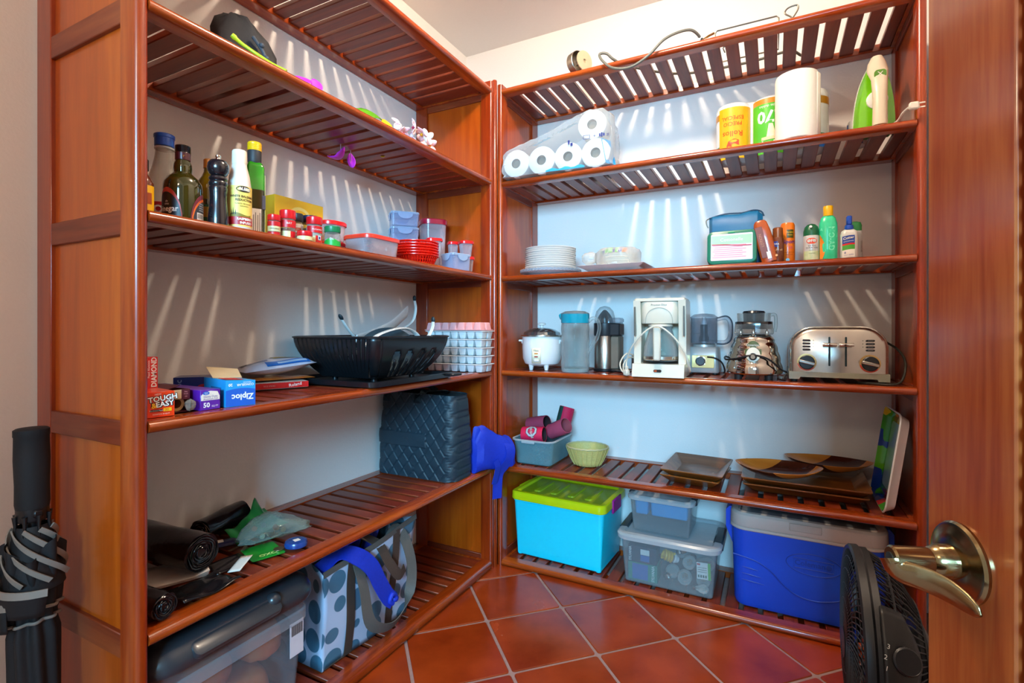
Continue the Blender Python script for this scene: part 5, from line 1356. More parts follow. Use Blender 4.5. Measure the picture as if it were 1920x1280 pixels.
g.lathe([(0.032, -0.025), (0.030, -0.020)], 28)
g.build('front_grille', charc, t)
g = MB(); g.M = Matrix.Translation((0, 0, fz)) @ Euler(ax).to_matrix().to_4x4()
for k in range(72):
    a = 2 * math.pi * k / 72
    g.tube([(r_ * math.cos(a - 0.6 * (fr - r_)), r_ * math.sin(a - 0.6 * (fr - r_)), zz) for r_, zz in ((fr - 0.006, 0.026), (fr - 0.020, 0.050), (fr - 0.048, 0.078), (fr - 0.092, 0.104), (0.07, 0.116))], 0.0019, 5)
for r_, zz in ((fr - 0.020, 0.051), (fr - 0.092, 0.105)):
    g.tube([(r_ * math.cos(2 * math.pi * k / 48), r_ * math.sin(2 * math.pi * k / 48), zz) for k in range(48)], 0.0024, 5, closed=True)
g.build('rear_grille', charc, t)
fan(MB()).lathe([(0.082, 0.104), (0.080, 0.118), (0.06, 0.128), (0.02, 0.131)], 40).build('rear_cap', charc, t)
fan(MB()).lathe([(0.06, 0.03), (0.062, 0.07), (0.055, 0.105)], 32).build('motor', charc, t)
bl = MB(); bl.M = Matrix.Translation((0, 0, fz)) @ Euler(ax).to_matrix().to_4x4()
for k in range(5):
    a0 = 2 * math.pi * k / 5
    bl.grid(lambda u, v_: ((0.045 + 0.14 * v_) * math.cos(a0 + (u - 0.5) * (0.7 + 0.25 * v_)), (0.045 + 0.14 * v_) * math.sin(a0 + (u - 0.5) * (0.7 + 0.25 * v_)), 0.010 + 0.022 * (u - 0.5)), 6, 4)
bl.build('blade', blkgloss, t, solid=0.002)
# switch plate on the housing's camera-side shoulder
def shoulder(a, x):                                       # point on the rear shoulder: a measured from straight down-front
    if x < 0.026: r_ = fr + 0.001
    else:
        u = (x - 0.026) / 0.080; r_ = fr - 0.002 - 0.075 * u ** 1.5
    return V((x, -r_ * math.cos(a), fz + r_ * math.sin(a)))
rings = []
pl_ = MB()
def plate(u, v_, off):
    # teardrop between x=.03 and x=.125, a between 5 and 52 deg
    a = R(0 + 48 * v_); wmax = 0.008 + 0.052 * math.sin(math.pi * min(1, 0.12 + 0.80 * (1 - v_))) ** 0.7
    x = 0.020 + wmax * u
    p = shoulder(a, x); c_ = V((0.0, 0, fz)); n_ = (p - c_).normalized()
    return p + n_ * off
pl_.grid(lambda u, v_: plate(u, v_, 0.006), 8, 12)
sw = pl_.build('switch_plate', pbr('switch_plate', '#1d1c1b', 0.4), t, solid=0.008)
c_ = plate(0.55, 0.52, 0.010); n_ = (plate(0.55, 0.52, 0.02) - plate(0.55, 0.52, 0.0)).normalized()
qt = V((0, 0, 1)).rotation_difference(n_).to_euler()
kb = MB()
prof = [(0.024, -0.004), (0.024, 0.009), (0.0215, 0.0115), (0.021, 0.011), (0.010, 0.0113)]
rg = []
for r_, z in prof:
    rg.append([((r_ + (0.0007 if (j % 2 and r_ > 0.0225) else 0)) * math.cos(2 * math.pi * j / 72), (r_ + (0.0007 if (j % 2 and r_ > 0.0225) else 0)) * math.sin(2 * math.pi * j / 72), z) for j in range(72)])
kb.rings(rg).build('dial', blk, t, loc=c_, rot=qt)
mk = pbr('grey_marks', '#cfcfca', 0.5)
for s_, u, v_ in (('3', 0.12, 0.62), ('2', 0.02, 0.52), ('1', 0.03, 0.42), ('0', 0.22, 0.24)):
    p = plate(u, v_, 0.0115)
    o_ = lettering(sw, [(s_, 0.012, 0, 0)], mk)
    o_.location = p; 
    nn = (plate(u, v_, 0.02) - plate(u, v_, 0.0)).normalized()
    zz = (V((0.25, 0, 1)) - nn * V((0.25, 0, 1)).dot(nn)).normalized(); xx = (-nn).cross(zz) * -1
    yy = -nn; xx = yy.cross(zz)
    o_.rotation_euler = Matrix((xx, yy, zz)).transposed().to_euler()
# foot
mb = MB()
mb.tube([(0.03, -0.17, 0.012), (0.03, -0.175, 0.06), (0.02, -0.10, 0.145), (0.02, 0.10, 0.145), (0.03, 0.175, 0.06), (0.03, 0.17, 0.012)], 0.011, 10, sm=4)
mb.build('stand', charc, t)
for y in (-0.17, 0.17):
    MB().box(-0.07, y - 0.016, 0.0005, 0.13, y + 0.016, 0.016, 0.006).build('foot', charc, t)

# ------------------------------------------------------------------ left unit, second shelf: pouch and fallen artificial flowers
def face(x, y):                                           # turn so that the local front looks at the doorway
    return math.degrees(math.atan2(-y, -x)) + 90
Z2 = 1.730
t = T('fabric_pouch', 'crumpled black fabric pouch on the second shelf under the slats', 'pouch', (-1.335, 0.925, Z2), 62)
clothb = pbr('black_cloth', '#232224', 0.75, bump=0.3, scale=60)
rings = []
for k, (z, w_, d, ox) in enumerate([(0.0, 0.074, 0.055, 0.008), (0.05, 0.080, 0.062, 0.008), (0.11, 0.078, 0.055, 0.0), (0.150, 0.066, 0.045, -0.010), (0.185, 0.048, 0.032, -0.016), (0.208, 0.030, 0.018, -0.016), (0.214, 0.010, 0.006, -0.014)]):
    ring = []
    for j in range(24):
        a = 2 * math.pi * j / 24
        f = 1 + 0.10 * math.sin(3 * a + k * 0.9) + 0.06 * math.sin(7 * a - k)
        ring.append((ox + w_ * f * math.copysign(abs(math.cos(a)) ** 0.7, math.cos(a)), d * f * math.copysign(abs(math.sin(a)) ** 0.7, math.sin(a)), z + 0.006 * math.sin(5 * a + k) * (1 if k else 0)))
    rings.append(ring)
MB().rings(rings).build('pouch', clothb, t, smooth_angle=55)
MB().tube([(0.02, -0.058, 0.14), (0.045, -0.066, 0.10), (0.060, -0.064, 0.05), (0.075, -0.060, 0.012)], 0.005, 8, sm=4).build('drawcord', pbr('slate_cord', '#3d444c', 0.6), t)
for p in ((0.040, -0.068, 0.118), (0.052, -0.070, 0.085), (0.066, -0.067, 0.046)):
    MB().ball(p, 0.0075, 10, 7).build('cord_lock', pbr('slate_cord', '#3d444c'), t)
t = T('flower_stem', 'yellow green flower stem leaning on the front of the black pouch', 'stem', (0, 0, 0))
MB().tube([(-1.222, 0.818, 1.812), (-1.215, 0.835, 1.800), (-1.196, 0.862, 1.782), (-1.160, 0.885, 1.755), (-1.128, 0.905, 1.737)], [0.006, 0.0075, 0.0055, 0.005, 0.0045], 10, sm=3).build('stem', pbr('lime_stem', '#b6cc1e', 0.4), t)
def petal(name, label, cat, c_, sx, sy, m, rot, group=None, cup=0.25):
    def fn(u, v_):
        a = math.pi * (u - 0.5) ; r_ = math.sin(math.pi * (0.06 + 0.92 * v_)) ** 0.6
        x = (u - 0.5) * 2 * r_ * sx; y = (v_ - 0.5) * 2 * sy
        return (x, y, cup * (x * x / sx + 0.4 * y * y / sy))
    o_ = MB().grid(fn, 8, 8).build(name, m, loc=c_, rot=rot, solid=0.0012)
    return tag(o_, label, cat, group) if label else o_
purple = pbr('orchid_purple', '#b01cd2', 0.45, col2='#d944e4', scale=20)
petal('petal', 'purple artificial petal on the shelf edge, the one nearer the black pouch', 'petal', (-1.165, 0.990, Z2 + 0.026), 0.022, 0.030, purple, (R(35), R(20), R(40)))
petal('petal', 'purple artificial petal on the shelf edge, farther from the black pouch', 'petal', (-1.150, 1.022, Z2 + 0.024), 0.016, 0.024, purple, (R(60), R(-10), R(70)))
pA = petal('petal', 'larger purple petal poking down through the slats over the bottles', 'petal', (-1.352, 1.308, Z2 - 0.068), 0.033, 0.046, purple, (R(25), R(-25), R(20)), cup=0.9)
pB = petal('petal', 'smaller purple petal poking down through the slats over the bottles', 'petal', (-1.366, 1.3692, Z2 - 0.058), 0.015, 0.030, purple, (R(70), R(0), R(60)), cup=0.8)
for o_ in (pA, pB):
    mw = Euler(o_.rotation_euler).to_matrix().inverted()
    st = MB().tube([mw @ V((0, 0, 0.0)), mw @ V((0, 0, 0.034)), mw @ V((0, 0, 0.066))], 0.0014, 6).build('stalk', pbr('stalk_green2', '#7a6a8a', 0.5), o_)
petal('petal', 'tiny yellow petal caught between the slats over the red containers', 'petal', (-1.300, 1.468, Z2 - 0.014), 0.011, 0.015, pbr('petal_yellow', '#f2c21a', 0.45), (R(50), 0, R(30)))
petal('petal', 'yellow artificial petal on the shelf edge beside the green leaf', 'petal', (-1.165, 1.330, Z2 + 0.026), 0.020, 0.028, pbr('petal_yellow', '#f2c21a'), (R(50), R(10), R(70)))
def leaf():
    vs = []
    def fn(u, v_):
        w_ = 0.030 * math.sin(math.pi * (0.08 + 0.9 * v_)) * (1 + 0.10 * ((int(v_ * 14)) % 2))
        return ((u - 0.5) * 2 * w_, (v_ - 0.5) * 0.13, 0.02 * (1 - (2 * v_ - 1) ** 2) + 0.25 * abs(u - 0.5) * 0.03)
    return MB().grid(fn, 4, 14)
o_ = leaf().build('leaf', pbr('leaf_green', '#6db51c', 0.4, col2='#4c8f14', scale=30), loc=(-1.190, 1.255, Z2 + 0.020), rot=(R(20), R(42), R(-4)), solid=0.001)
tag(o_, 'green artificial leaf with a toothed edge at the shelf edge', 'leaf')
t = T('orchid_spray', 'pink and white artificial orchid spray at the shelf end by the corner panel', 'flowers', (-1.150, 1.480, Z2 + 0.010), 90)
pinkp = pbr('orchid_pink', '#f3b8cf', 0.5, col2='#fdf3f2', scale=45)
magp = pbr('orchid_throat', '#b01c4a', 0.5)
for i, (x, y, z) in enumerate(((-0.075, 0.03, 0.040), (-0.030, 0.0, 0.046), (0.020, 0.0, 0.036), (0.055, 0.005, 0.040), (0.080, 0.0, 0.018), (-0.05, 0.02, 0.018), (0.0, 0.02, 0.020))):
    fl_ = bpy.data.objects.new('blossom', None); C.objects.link(fl_); fl_.parent = t
    fl_.location = (x, y, z); fl_.rotation_euler = (R(70 + 25 * math.sin(i * 2.3)), R(25 * math.cos(i * 1.7)), R(40 * i))
    for k in range(5):
        o_ = petal('petal', None, None, (0, 0, 0), 0.012, 0.017, pinkp if (i + k) % 4 else pbr('orchid_white', '#fbf4ee', 0.5), (R(-24), 0, R(72 * k)), cup=0.6)
        o_.parent = fl_; a = R(72 * k); o_.location = (-0.016 * math.sin(a), 0.016 * math.cos(a), 0.003)
    MB().ball((0, 0, 0.004), 0.006, 8, 6).build('throat', magp if i % 2 else pbr('orchid_gold', '#e8a41c', 0.5), fl_)
MB().tube([(-0.09, 0.035, 0.012), (-0.03, 0.02, 0.012), (0.03, 0.02, 0.010), (0.085, 0.012, 0.008)], 0.0025, 6, sm=3).build('stalk', pbr('stalk_green', '#7f9a4a', 0.5), t)

# ------------------------------------------------------------------ left unit, third shelf: bottles
Z3 = 1.3055
def bottle(name, label, cat, x, y, turn=0.0, group=None):
    return T(name, label, cat, (x, y, Z3), face(x, y) + turn, group)
t = bottle('sauce_bottle', 'small hot sauce bottle with yellow label mostly hidden by the end post', 'bottle', -1.200, 0.603)
b_ = MB().lathe([(0.018, 0), (0.0195, 0.003), (0.0195, 0.072), (0.014, 0.084), (0.009, 0.092), (0.0085, 0.10)], 24).build('bottle', pbr('sauce_brown', '#6a2c12', 0.15, coat=0.6), t)
MB().lathe([(0.0105, 0.10), (0.0105, 0.122), (0.009, 0.124)], 20).build('cap', blk, t)
m = MB(); cyl_label(m, 0.0199, 0.012, 0.066, -80, 80, n=12); m.build('label', pbr('label_yellow', '#f2bc14', 0.45), b_)
m = MB(); cyl_label(m, 0.0202, 0.026, 0.050, -30, 50, n=8); m.build('label_picture', pbr('label_brown', '#a8481c', 0.45), b_)

t = bottle('clear_bottle', 'tall empty clear plastic bottle with a bright blue cap', 'bottle', -1.300, 0.700)
b_ = MB().lathe([(0.040, 0), (0.045, 0.005), (0.045, 0.075), (0.042, 0.095), (0.032, 0.125), (0.0235, 0.150), (0.0195, 0.175), (0.0175, 0.198), (0.0165, 0.198), (0.0185, 0.175), (0.030, 0.125), (0.0435, 0.075), (0.043, 0.008)], 36).build('bottle', clear('pet_plastic', '#efece6', 0.02, 0.05, 0.35), t)
MB().lathe([(0.0205, 0.190), (0.0205, 0.194), (0.018, 0.195)], 28).build('collar', clear('pet_ring', '#e0e4ea', 0.3, 0.1), t)
rings = []
for r_, z in ((0.0198, 0.197), (0.0202, 0.199), (0.0202, 0.216), (0.0215, 0.217), (0.0215, 0.224), (0.019, 0.226)):
    rings.append([((r_ + (0.0004 if j % 2 else 0)) * math.cos(2 * math.pi * j / 56), (r_ + (0.0004 if j % 2 else 0)) * math.sin(2 * math.pi * j / 56), z) for j in range(56)])
MB().rings(rings).build('cap', pbr('cap_blue', '#0e58c8', 0.3, coat=0.3), t)
m = MB(); cyl_label(m, 0.0456, 0.004, 0.056, -85, 85, n=18); lb = m.build('label', pbr('label_red', '#b80f22', 0.4), b_)
lettering(lb, [('O', 0.026, -0.012, 0.038, 0, 1, 0.001)], WHITE, cylwarp(0.0461))

t = bottle('vinegar_bottle', 'round-shouldered dark green vinegar bottle with a black cap at the shelf front', 'bottle', -1.190, 0.680)
dgl = pbr('olive_glass', '#2a2606', 0.06, coat=0.8, col2='#3b350c', scale=10)
pr = [(0.036, 0), (0.0385, 0.004), (0.0390, 0.075), (0.0375, 0.088), (0.031, 0.100), (0.022, 0.108), (0.0175, 0.113), (0.0185, 0.122), (0.0178, 0.132), (0.0140, 0.140), (0.0138, 0.150)]
b_ = MB().lathe(pr, 40).build('bottle', dgl, t)
MB().lathe([(0.0150, 0.141), (0.0153, 0.143), (0.0153, 0.157), (0.0145, 0.158)], 28).build('neck_band', pbr('wine_foil', '#4a1520', 0.35, coat=0.3), t)
pr = [(0.0158, 0.157)]
for i in range(6): pr += [(0.0158, 0.1575 + 0.0025 * i), (0.0150, 0.1588 + 0.0025 * i)]
MB().lathe(pr + [(0.0155, 0.173), (0.013, 0.1745)], 28).build('cap', blkgloss, t)
def arc_label(mb, r, zt, z0, a0, a1, n=20):
    """label whose top is an arch"""
    def fn(u, v_):
        a = R(a0 + (a1 - a0) * u); h = z0 + (zt - z0) * math.sqrt(max(0.02, 1 - (2 * u - 1) ** 2))
        return (r * math.sin(a), -r * math.cos(a), z0 + (h - z0) * v_)
    return mb.grid(fn, n, 3)
m = MB(); arc_label(m, 0.0394, 0.072, 0.004, -100, -2); m.build('red_crest', pbr('crest_red', '#b4301c', 0.4), b_)
m = MB(); arc_label(m, 0.0398, 0.062, 0.004, -104, -4); lb = m.build('black_label', pbr('label_black', '#16141a', 0.4), b_)
m = MB(); arc_label(m, 0.0394, 0.066, 0.004, 22, 130); m.build('wine_crest', pbr('crest_wine', '#6e1c2c', 0.4), b_)
m = MB(); arc_label(m, 0.0396, 0.056, 0.004, 26, 136); m.build('orange_crest', pbr('crest_orange', '#d8641c', 0.4), b_)
m = MB(); arc_label(m, 0.0398, 0.051, 0.004, 30, 140); lb2 = m.build('grey_label', pbr('label_slate', '#2c3038', 0.4), b_)
m = MB(); cyl_label(m, 0.0401, 0.006, 0.022, 42, 78, n=6); m.build('barcode_patch', WHITE, lb2)
mb = MB()
for k in range(8):
    cyl_label(mb, 0.0404, 0.009, 0.020, 44 + 4 * k, 46 + 4 * k, n=1)
mb.build('barcode', BLACK, lb2)
mb = MB()
for k in range(4):
    cyl_label(mb, 0.0401, 0.027 + 0.005 * k, 0.029 + 0.005 * k, 50, 95 - 5 * k, n=5)
mb.build('text_line', pbr('grey_text', '#9aa0a8', 0.5), lb2)
lettering(lb, [('vinegar', 0.018, -0.032, 0.024, 0, 0.9, 0.0003), ('de', 0.007, -0.034, 0.041), ('vino', 0.007, -0.034, 0.035)], WHITE, cylwarp(0.0402))
lettering(b_, [('r', 0.010, 0.002, 0.149)], pbr('foil_gold', '#d8a84a', 0.3, metal=0.8), cylwarp(0.0157))

t = bottle('oil_bottle', 'amber oil bottle with an orange cap standing behind the pepper mill', 'bottle', -1.285, 0.800)
b_ = MB().lathe([(0.031, 0), (0.033, 0.003), (0.033, 0.110), (0.030, 0.128), (0.018, 0.148), (0.013, 0.160), (0.012, 0.172)], 30).build('bottle', pbr('amber_glass', '#6a5606', 0.08, coat=0.7, col2='#7d6a10', scale=12), t)
MB().lathe([(0.0333, 0.004), (0.0333, 0.085), (0.033, 0.086)], 30).build('oil', pbr('dark_oil', '#2b2408', 0.1, coat=0.6), t)
m = MB(); cyl_label(m, 0.0338, 0.012, 0.072, -70, 70, n=14); lb = m.build('label', pbr('label_forest', '#1f4a26', 0.4), b_)
m = MB(); cyl_label(m, 0.0341, 0.040, 0.066, -70, 70, n=14); m.build('gold_band', pbr('foil_gold', '#d8a84a'), lb)
pr = []
for i in range(5): pr += [(0.0135, 0.170 + 0.004 * i), (0.0130, 0.172 + 0.004 * i)]
MB().lathe(pr + [(0.0135, 0.191), (0.012, 0.193)], 26).build('cap', pbr('cap_orange', '#d8862a', 0.35), t)

t = bottle('pepper_mill', 'turned black pepper mill with a round head and steel nut', 'pepper mill', -1.163, 0.745)
pr = [(0.0215, 0), (0.0222, 0.004), (0.0220, 0.020), (0.0195, 0.045), (0.0180, 0.065), (0.0185, 0.080), (0.0202, 0.090), (0.0185, 0.095), (0.0205, 0.100), (0.0198, 0.105), (0.0170, 0.108), (0.0202, 0.112), (0.0190, 0.117), (0.0150, 0.120)]
MB().lathe(pr, 36).build('body', pbr('ebony_lacquer', '#18151a', 0.22, coat=0.5), t)
pr = [(0.0150, 0.1205), (0.0185, 0.1235), (0.0225, 0.131), (0.0235, 0.139), (0.0220, 0.148), (0.0170, 0.1555), (0.008, 0.1585)]
MB().lathe(pr, 36).build('head', pbr('ebony_lacquer', '#18151a'), t)
MB().lathe([(0.005, 0.158), (0.0055, 0.160), (0.0045, 0.1625), (0.006, 0.165), (0.0055, 0.169), (0.002, 0.1705)], 18).build('nut', chrome, t)

t = bottle('balsamic_bottle', 'white plastic balsamic bottle with a yellow landscape label', 'bottle', -1.165, 0.800)
b_ = MB().lathe([(0.0255, 0), (0.027, 0.003), (0.027, 0.095), (0.0262, 0.108), (0.0225, 0.135), (0.0175, 0.155), (0.0160, 0.165)], 36).build('bottle', pbr('ivory_bottle', '#e6dcd0', 0.3, coat=0.2), t)
MB().lathe([(0.0163, 0.163), (0.0168, 0.166), (0.0165, 0.194), (0.0145, 0.197)], 30).build('cap', pbr('ivory_cap', '#efe4cc', 0.35), t)
m = MB(); cyl_label(m, 0.0274, 0.008, 0.106, -92, 92, n=20); lb = m.build('label', pbr('label_straw', '#ecd05a', 0.45, col2='#f2dc7a', scale=20), b_)
m = MB(); cyl_label(m, 0.0277, 0.012, 0.031, -92, 92, n=20); m.build('red_band', pbr('band_red', '#b8141c', 0.4), lb)
ov = [cylwarp(0.0279)(0.010 + 0.0175 * math.cos(a), 0.098 + 0.0075 * math.sin(a)) for a in [2 * math.pi * k / 24 for k in range(24)]]
MB().add([cylwarp(0.0281)(0.010, 0.098)] + ov, [(0, 1 + k, 1 + (k + 1) % 24) for k in range(24)]).build('crest', pbr('crest_brown', '#3a2a1a', 0.4), lb)
lettering(lb, [('ALESSI', 0.0098, 0.012, 0.098, -3, 1, 0.0003)], WHITE, cylwarp(0.0285))
lettering(lb, [('WHITE BALSAMIC', 0.0074, 0.008, 0.080, 0, 1, 0.0003), ('REDUCTION', 0.0074, 0.012, 0.0715, 0, 1, 0.0003), ('Crema de aceto', 0.0058, 0.009, 0.063), ('balsamico', 0.0050, 0.011, 0.0570)], pbr('print_brown', '#5a3a12', 0.5), cylwarp(0.0278))
lettering(lb, [('RASPBERRY', 0.0078, 0.014, 0.0255, 0, 1, 0.0003), ('INFUSED', 0.0078, 0.016, 0.0165, 0, 1, 0.0003)], WHITE, cylwarp(0.0281))
mb = MB()
for x, h in ((-0.018, 0.014), (-0.014, 0.018), (-0.009, 0.012)):
    f = cylwarp(0.0278); mb.add([f(x - 0.0016, 0.036), f(x + 0.0016, 0.036), f(x, 0.036 + h)], [(0, 1, 2)])
mb.build('cypresses', pbr('print_dark_green', '#2a2c14', 0.5), lb)
MB().grid(lambda u, v_: cylwarp(0.0277)(-0.022 + 0.05 * u, 0.031 + (0.007 + 0.003 * math.sin(u * 6)) * v_), 12, 1).build('hill', pbr('print_hill', '#8a7a2a', 0.5), lb)

t = bottle('green_bottle', 'square green oil bottle with a yellow cap and black collar', 'bottle', -1.203, 0.868, 10)
b_ = MB().rr([(-0.004, 0), (0, 0.003), (0, 0.178), (-0.004, 0.188), (-0.008, 0.192)], 0.042, 0.042, 0.008).build('bottle', pbr('green_glass', '#1c7a10', 0.05, coat=0.8, col2='#2fa01c', scale=15), t)
MB().rr([(0.0002, 0.003), (0.0002, 0.120)], 0.042, 0.042, 0.008).build('oil', pbr('olive_oil_dark', '#33331c', 0.08, coat=0.7), t)
MB().lathe([(0.0150, 0.190), (0.0162, 0.194), (0.0165, 0.222), (0.016, 0.224)], 28).build('collar', pbr('matt_black', '#2a2a2c', 0.55), t)
pr = []
for i in range(5): pr += [(0.0172, 0.223 + 0.0035 * i), (0.0166, 0.2245 + 0.0035 * i)]
MB().lathe(pr + [(0.0172, 0.242), (0.0155, 0.245)], 28).build('cap', pbr('cap_yellow2', '#efb90e', 0.35), t)
MB().box(-0.016, -0.0220, 0.004, 0.012, -0.0213, 0.070).build('text_label', WHITE, b_)
mb = MB()
for k in range(5): mb.box(-0.012 + 0.005 * k, -0.0224, 0.010, -0.0105 + 0.005 * k, -0.0220, 0.060 - 0.006 * (k % 2))
mb.build('text_line', pbr('grey_text2', '#75706a', 0.5), b_)
MB().box(0.0213, -0.018, 0.004, 0.0222, 0.018, 0.160).build('side_label', pbr('label_cream', '#e8d98a', 0.45), b_)
MB().box(0.0140, -0.0224, 0.070, 0.0222, -0.0213, 0.106, 0.0005).build('olive_motif', pbr('print_slate', '#4e4a56', 0.5), b_)

# box, jars, containers
t = T('cake_mix_box', 'yellow carton behind the spice jars', 'carton', (-1.400, 1.125, Z3), 90)
yb2 = pbr('carton_yellow', '#f2b807', 0.35, coat=0.3, col2='#fad43c', scale=14)
bx_ = MB().box(-0.093, -0.062, 0, 0.093, 0.062, 0.168, 0.0012).build('carton', yb2, t)
for r0, r1, m in ((0.050, 0.040, pbr('ring_pale', '#fbe88a', 0.35)), (0.030, 0.0, pbr('ring_deep', '#f0cf2a', 0.35))):
    MB().grid(lambda u, v_: ((r1 + (r0 - r1) * v_) * math.cos(math.pi * u), -0.0624, 0.096 + (r1 + (r0 - r1) * v_) * math.sin(math.pi * u)), 20, 1).build('ring_print', m, bx_)
lettering(bx_, [('butter', 0.012, 0.062, 0.128), ('golden', 0.012, 0.062, 0.116), ('cake mix', 0.010, 0.062, 0.105)], pbr('print_orange2', '#e8862a', 0.5), y=-0.0625)
MB().box(-0.0936, 0.01, 0.05, -0.0931, 0.022, 0.15).build('side_text', pbr('print_brown', '#5a3a12'), bx_)

glassj = clear('jar_glass', '#e8ece6', 0.05, 0.05, 0.5)
def jar(label, x, y, r_, h, capc, content, lid_h=0.018, zlow=0.0, bands=(), name='spice_jar', fill=0.55, group='spice jars on the bottle shelf'):
    t = T(name, label, 'spice jar', (x, y, Z3 + zlow), face(x, y), group)
    hb = h - lid_h
    b_ = MB().lathe([(r_ - 0.002, 0), (r_, 0.003), (r_, hb - 0.010), (r_ - 0.002, hb - 0.003), (r_ - 0.003, hb)], 28).build('jar', glassj, t)
    if fill: MB().lathe([(r_ - 0.003, 0.002), (r_ - 0.0015, 0.004), (r_ - 0.0015, hb * fill), (0.004, hb * fill + 0.002)], 24).build('spice', content, b_)
    rings = []
    for q_, z in ((r_ - 0.0005, hb - 0.002), (r_ + 0.0004, hb), (r_ + 0.0004, h - 0.002), (r_ - 0.0012, h)):
        rings.append([((q_ + (0.0003 if j % 2 else 0)) * math.cos(2 * math.pi * j / 48), (q_ + (0.0003 if j % 2 else 0)) * math.sin(2 * math.pi * j / 48), z) for j in range(48)])
    MB().rings(rings).build('lid', capc, t)
    for z0, z1, a0, a1, m in bands:
        q_ = MB(); cyl_label(q_, r_ + 0.0006, z0 * h, z1 * h, a0, a1, n=14); q_.build('label', m, b_)
    return b_
capred = pbr('cap_red', '#d8121c', 0.3, coat=0.3)
lr = pbr('label_red2', '#c8161e', 0.4); lc = pbr('label_cream2', '#d9cf9a', 0.45); lg = pbr('label_sage', '#8f9a78', 0.45)
green_s = pbr('dried_herb', '#6d7a4a', 0.8, bump=0.5, scale=300); brown_s = pbr('ground_spice', '#8a4a1e', 0.8, bump=0.3, scale=300); red_s = pbr('paprika', '#8f2a12', 0.8)
b_ = jar('slim spice jar with red cap and green and red label, nearest the green bottle', -1.180, 0.908, 0.0155, 0.063, capred, green_s, 0.014, bands=((0.50, 0.70, -90, 90, lr), (0.28, 0.50, -90, 90, lc), (0.02, 0.26, -90, 90, lr)))
lettering(b_, [('OREGANO', 0.0055, 0.002, 0.0245)], BLACK, cylwarp(0.0166))
b_ = jar('larger spice jar with a tall red cap and red labels, second from the green bottle', -1.180, 0.951, 0.0200, 0.083, capred, brown_s, 0.022, bands=((0.42, 0.66, -90, 90, lr), (0.02, 0.30, -90, 20, lc), (0.02, 0.30, 20, 90, lr)))
lettering(b_, [('BAY', 0.008, 0.004, 0.046)], WHITE, cylwarp(0.0211))
b_ = jar('seasoning jar with a black cap and white label behind the red-capped ones', -1.222, 1.016, 0.0165, 0.092, pbr('cap_charcoal', '#26272a', 0.4), brown_s, 0.022, bands=((0.10, 0.66, -80, 80, WHITE), (0.44, 0.54, -40, 40, pbr('badia_orange', '#e2571c', 0.4))), fill=0.85)
lettering(b_, [('BADIA', 0.0056, 0.0, 0.045)], WHITE, cylwarp(0.0175)); lettering(b_, [('SEASONED', 0.0062, 0.002, 0.033), ('SEASON', 0.0062, 0.002, 0.024)], BLACK, cylwarp(0.0175))
b_ = jar('seasoning jar with a navy cap and pale blue label behind the red-capped ones', -1.238, 1.078, 0.0240, 0.098, pbr('cap_navy', '#161c3a', 0.35), red_s, 0.020, bands=((0.08, 0.60, -80, 80, pbr('label_ice', '#bcd8e4', 0.45)),), fill=0.75)
b_ = jar('spice jar with tall red cap and a small blue emblem, last in the front row', -1.172, 1.034, 0.0212, 0.080, capred, pbr('pale_salt', '#cfc6b4', 0.8), 0.020, bands=((0.42, 0.66, -60, 90, lr), (0.02, 0.30, -90, 10, lc), (0.08, 0.32, 10, 70, lr)), fill=0.9)
lettering(b_, [("McCormick", 0.0068, 0.010, 0.043)], WHITE, cylwarp(0.0224))
q_ = MB(); cyl_label(q_, 0.0222, 0.013, 0.026, 28, 52, n=5); q_.build('emblem_patch', pbr('emblem_ice', '#d4e2f0', 0.4), b_)
q_ = MB(); cyl_label(q_, 0.0225, 0.016, 0.023, 34, 46, n=3); q_.build('emblem_blue', navyp, b_)
b_ = jar('low red-lidded jar at the very front of the spice row', -1.138, 0.972, 0.0195, 0.026, capred, pbr('pale_salt', '#cfc6b4'), 0.012, bands=((0.05, 0.45, -80, 80, lc),), fill=0.4)
b_ = jar('spice jar with a green cap and green wave label', -1.152, 1.083, 0.0225, 0.060, pbr('cap_green', '#0f7a4a', 0.35), pbr('pale_salt', '#cfc6b4'), 0.016, bands=((0.02, 0.26, -90, 90, pbr('wave_green', '#1fa83c', 0.4)),), fill=0.5)
MB().grid(lambda u, v_: cylwarp(0.0232)(-0.026 + 0.05 * u, 0.0155 + (0.008 * math.sin(math.pi * min(1, u * 1.15))) * v_), 12, 1).build('green_wave', pbr('wave_green', '#1fa83c'), b_)
lettering(b_, [('SAL', 0.008, -0.002, 0.021)], WHITE, cylwarp(0.0236))

redlid = pbr('lid_red', '#ea1a1e', 0.3, coat=0.3)
coralid = pbr('lid_coral', '#f0402e', 0.3, coat=0.3)
burg = pbr('lid_burgundy', '#b80f38', 0.3, coat=0.3)
pclear = clear('container_plastic', '#efe8ee', 0.11, 0.15, 0.45)
def food_box(label, x, y, w_, d, h, lidm, rad=0.02, z=0.0, taper=0.006, rz=None, lid_h=0.014, body=None, group='lidded food containers', inside=None):
    t = T('food_container', label, 'container', (x, y, Z3 + z), 90 if rz is None else rz, group)
    tub(MB(), w_, d, h - lid_h * 0.6, taper, rad, 0.002).build('body', body or pclear, t)
    MB().rr([(0.001, h - lid_h), (0.0045, h - lid_h + 0.001), (0.005, h - 0.004), (0.002, h - 0.0005), (-0.006, h), (-0.010, h - 0.002), (-0.02, h - 0.002)], w_, d, rad + 0.001).build('lid', lidm, t)
    if inside:
        for (c_, r3, m) in inside: pass
    return t
food_box('red-lidded round-cornered tub stacked on a smaller one behind the green-capped jar', -1.330, 1.240, 0.090, 0.090, 0.068, redlid, 0.034, z=0.0505)
food_box('small red-lidded tub at the bottom of the stack behind the green-capped jar', -1.330, 1.240, 0.084, 0.084, 0.050, redlid, 0.030)
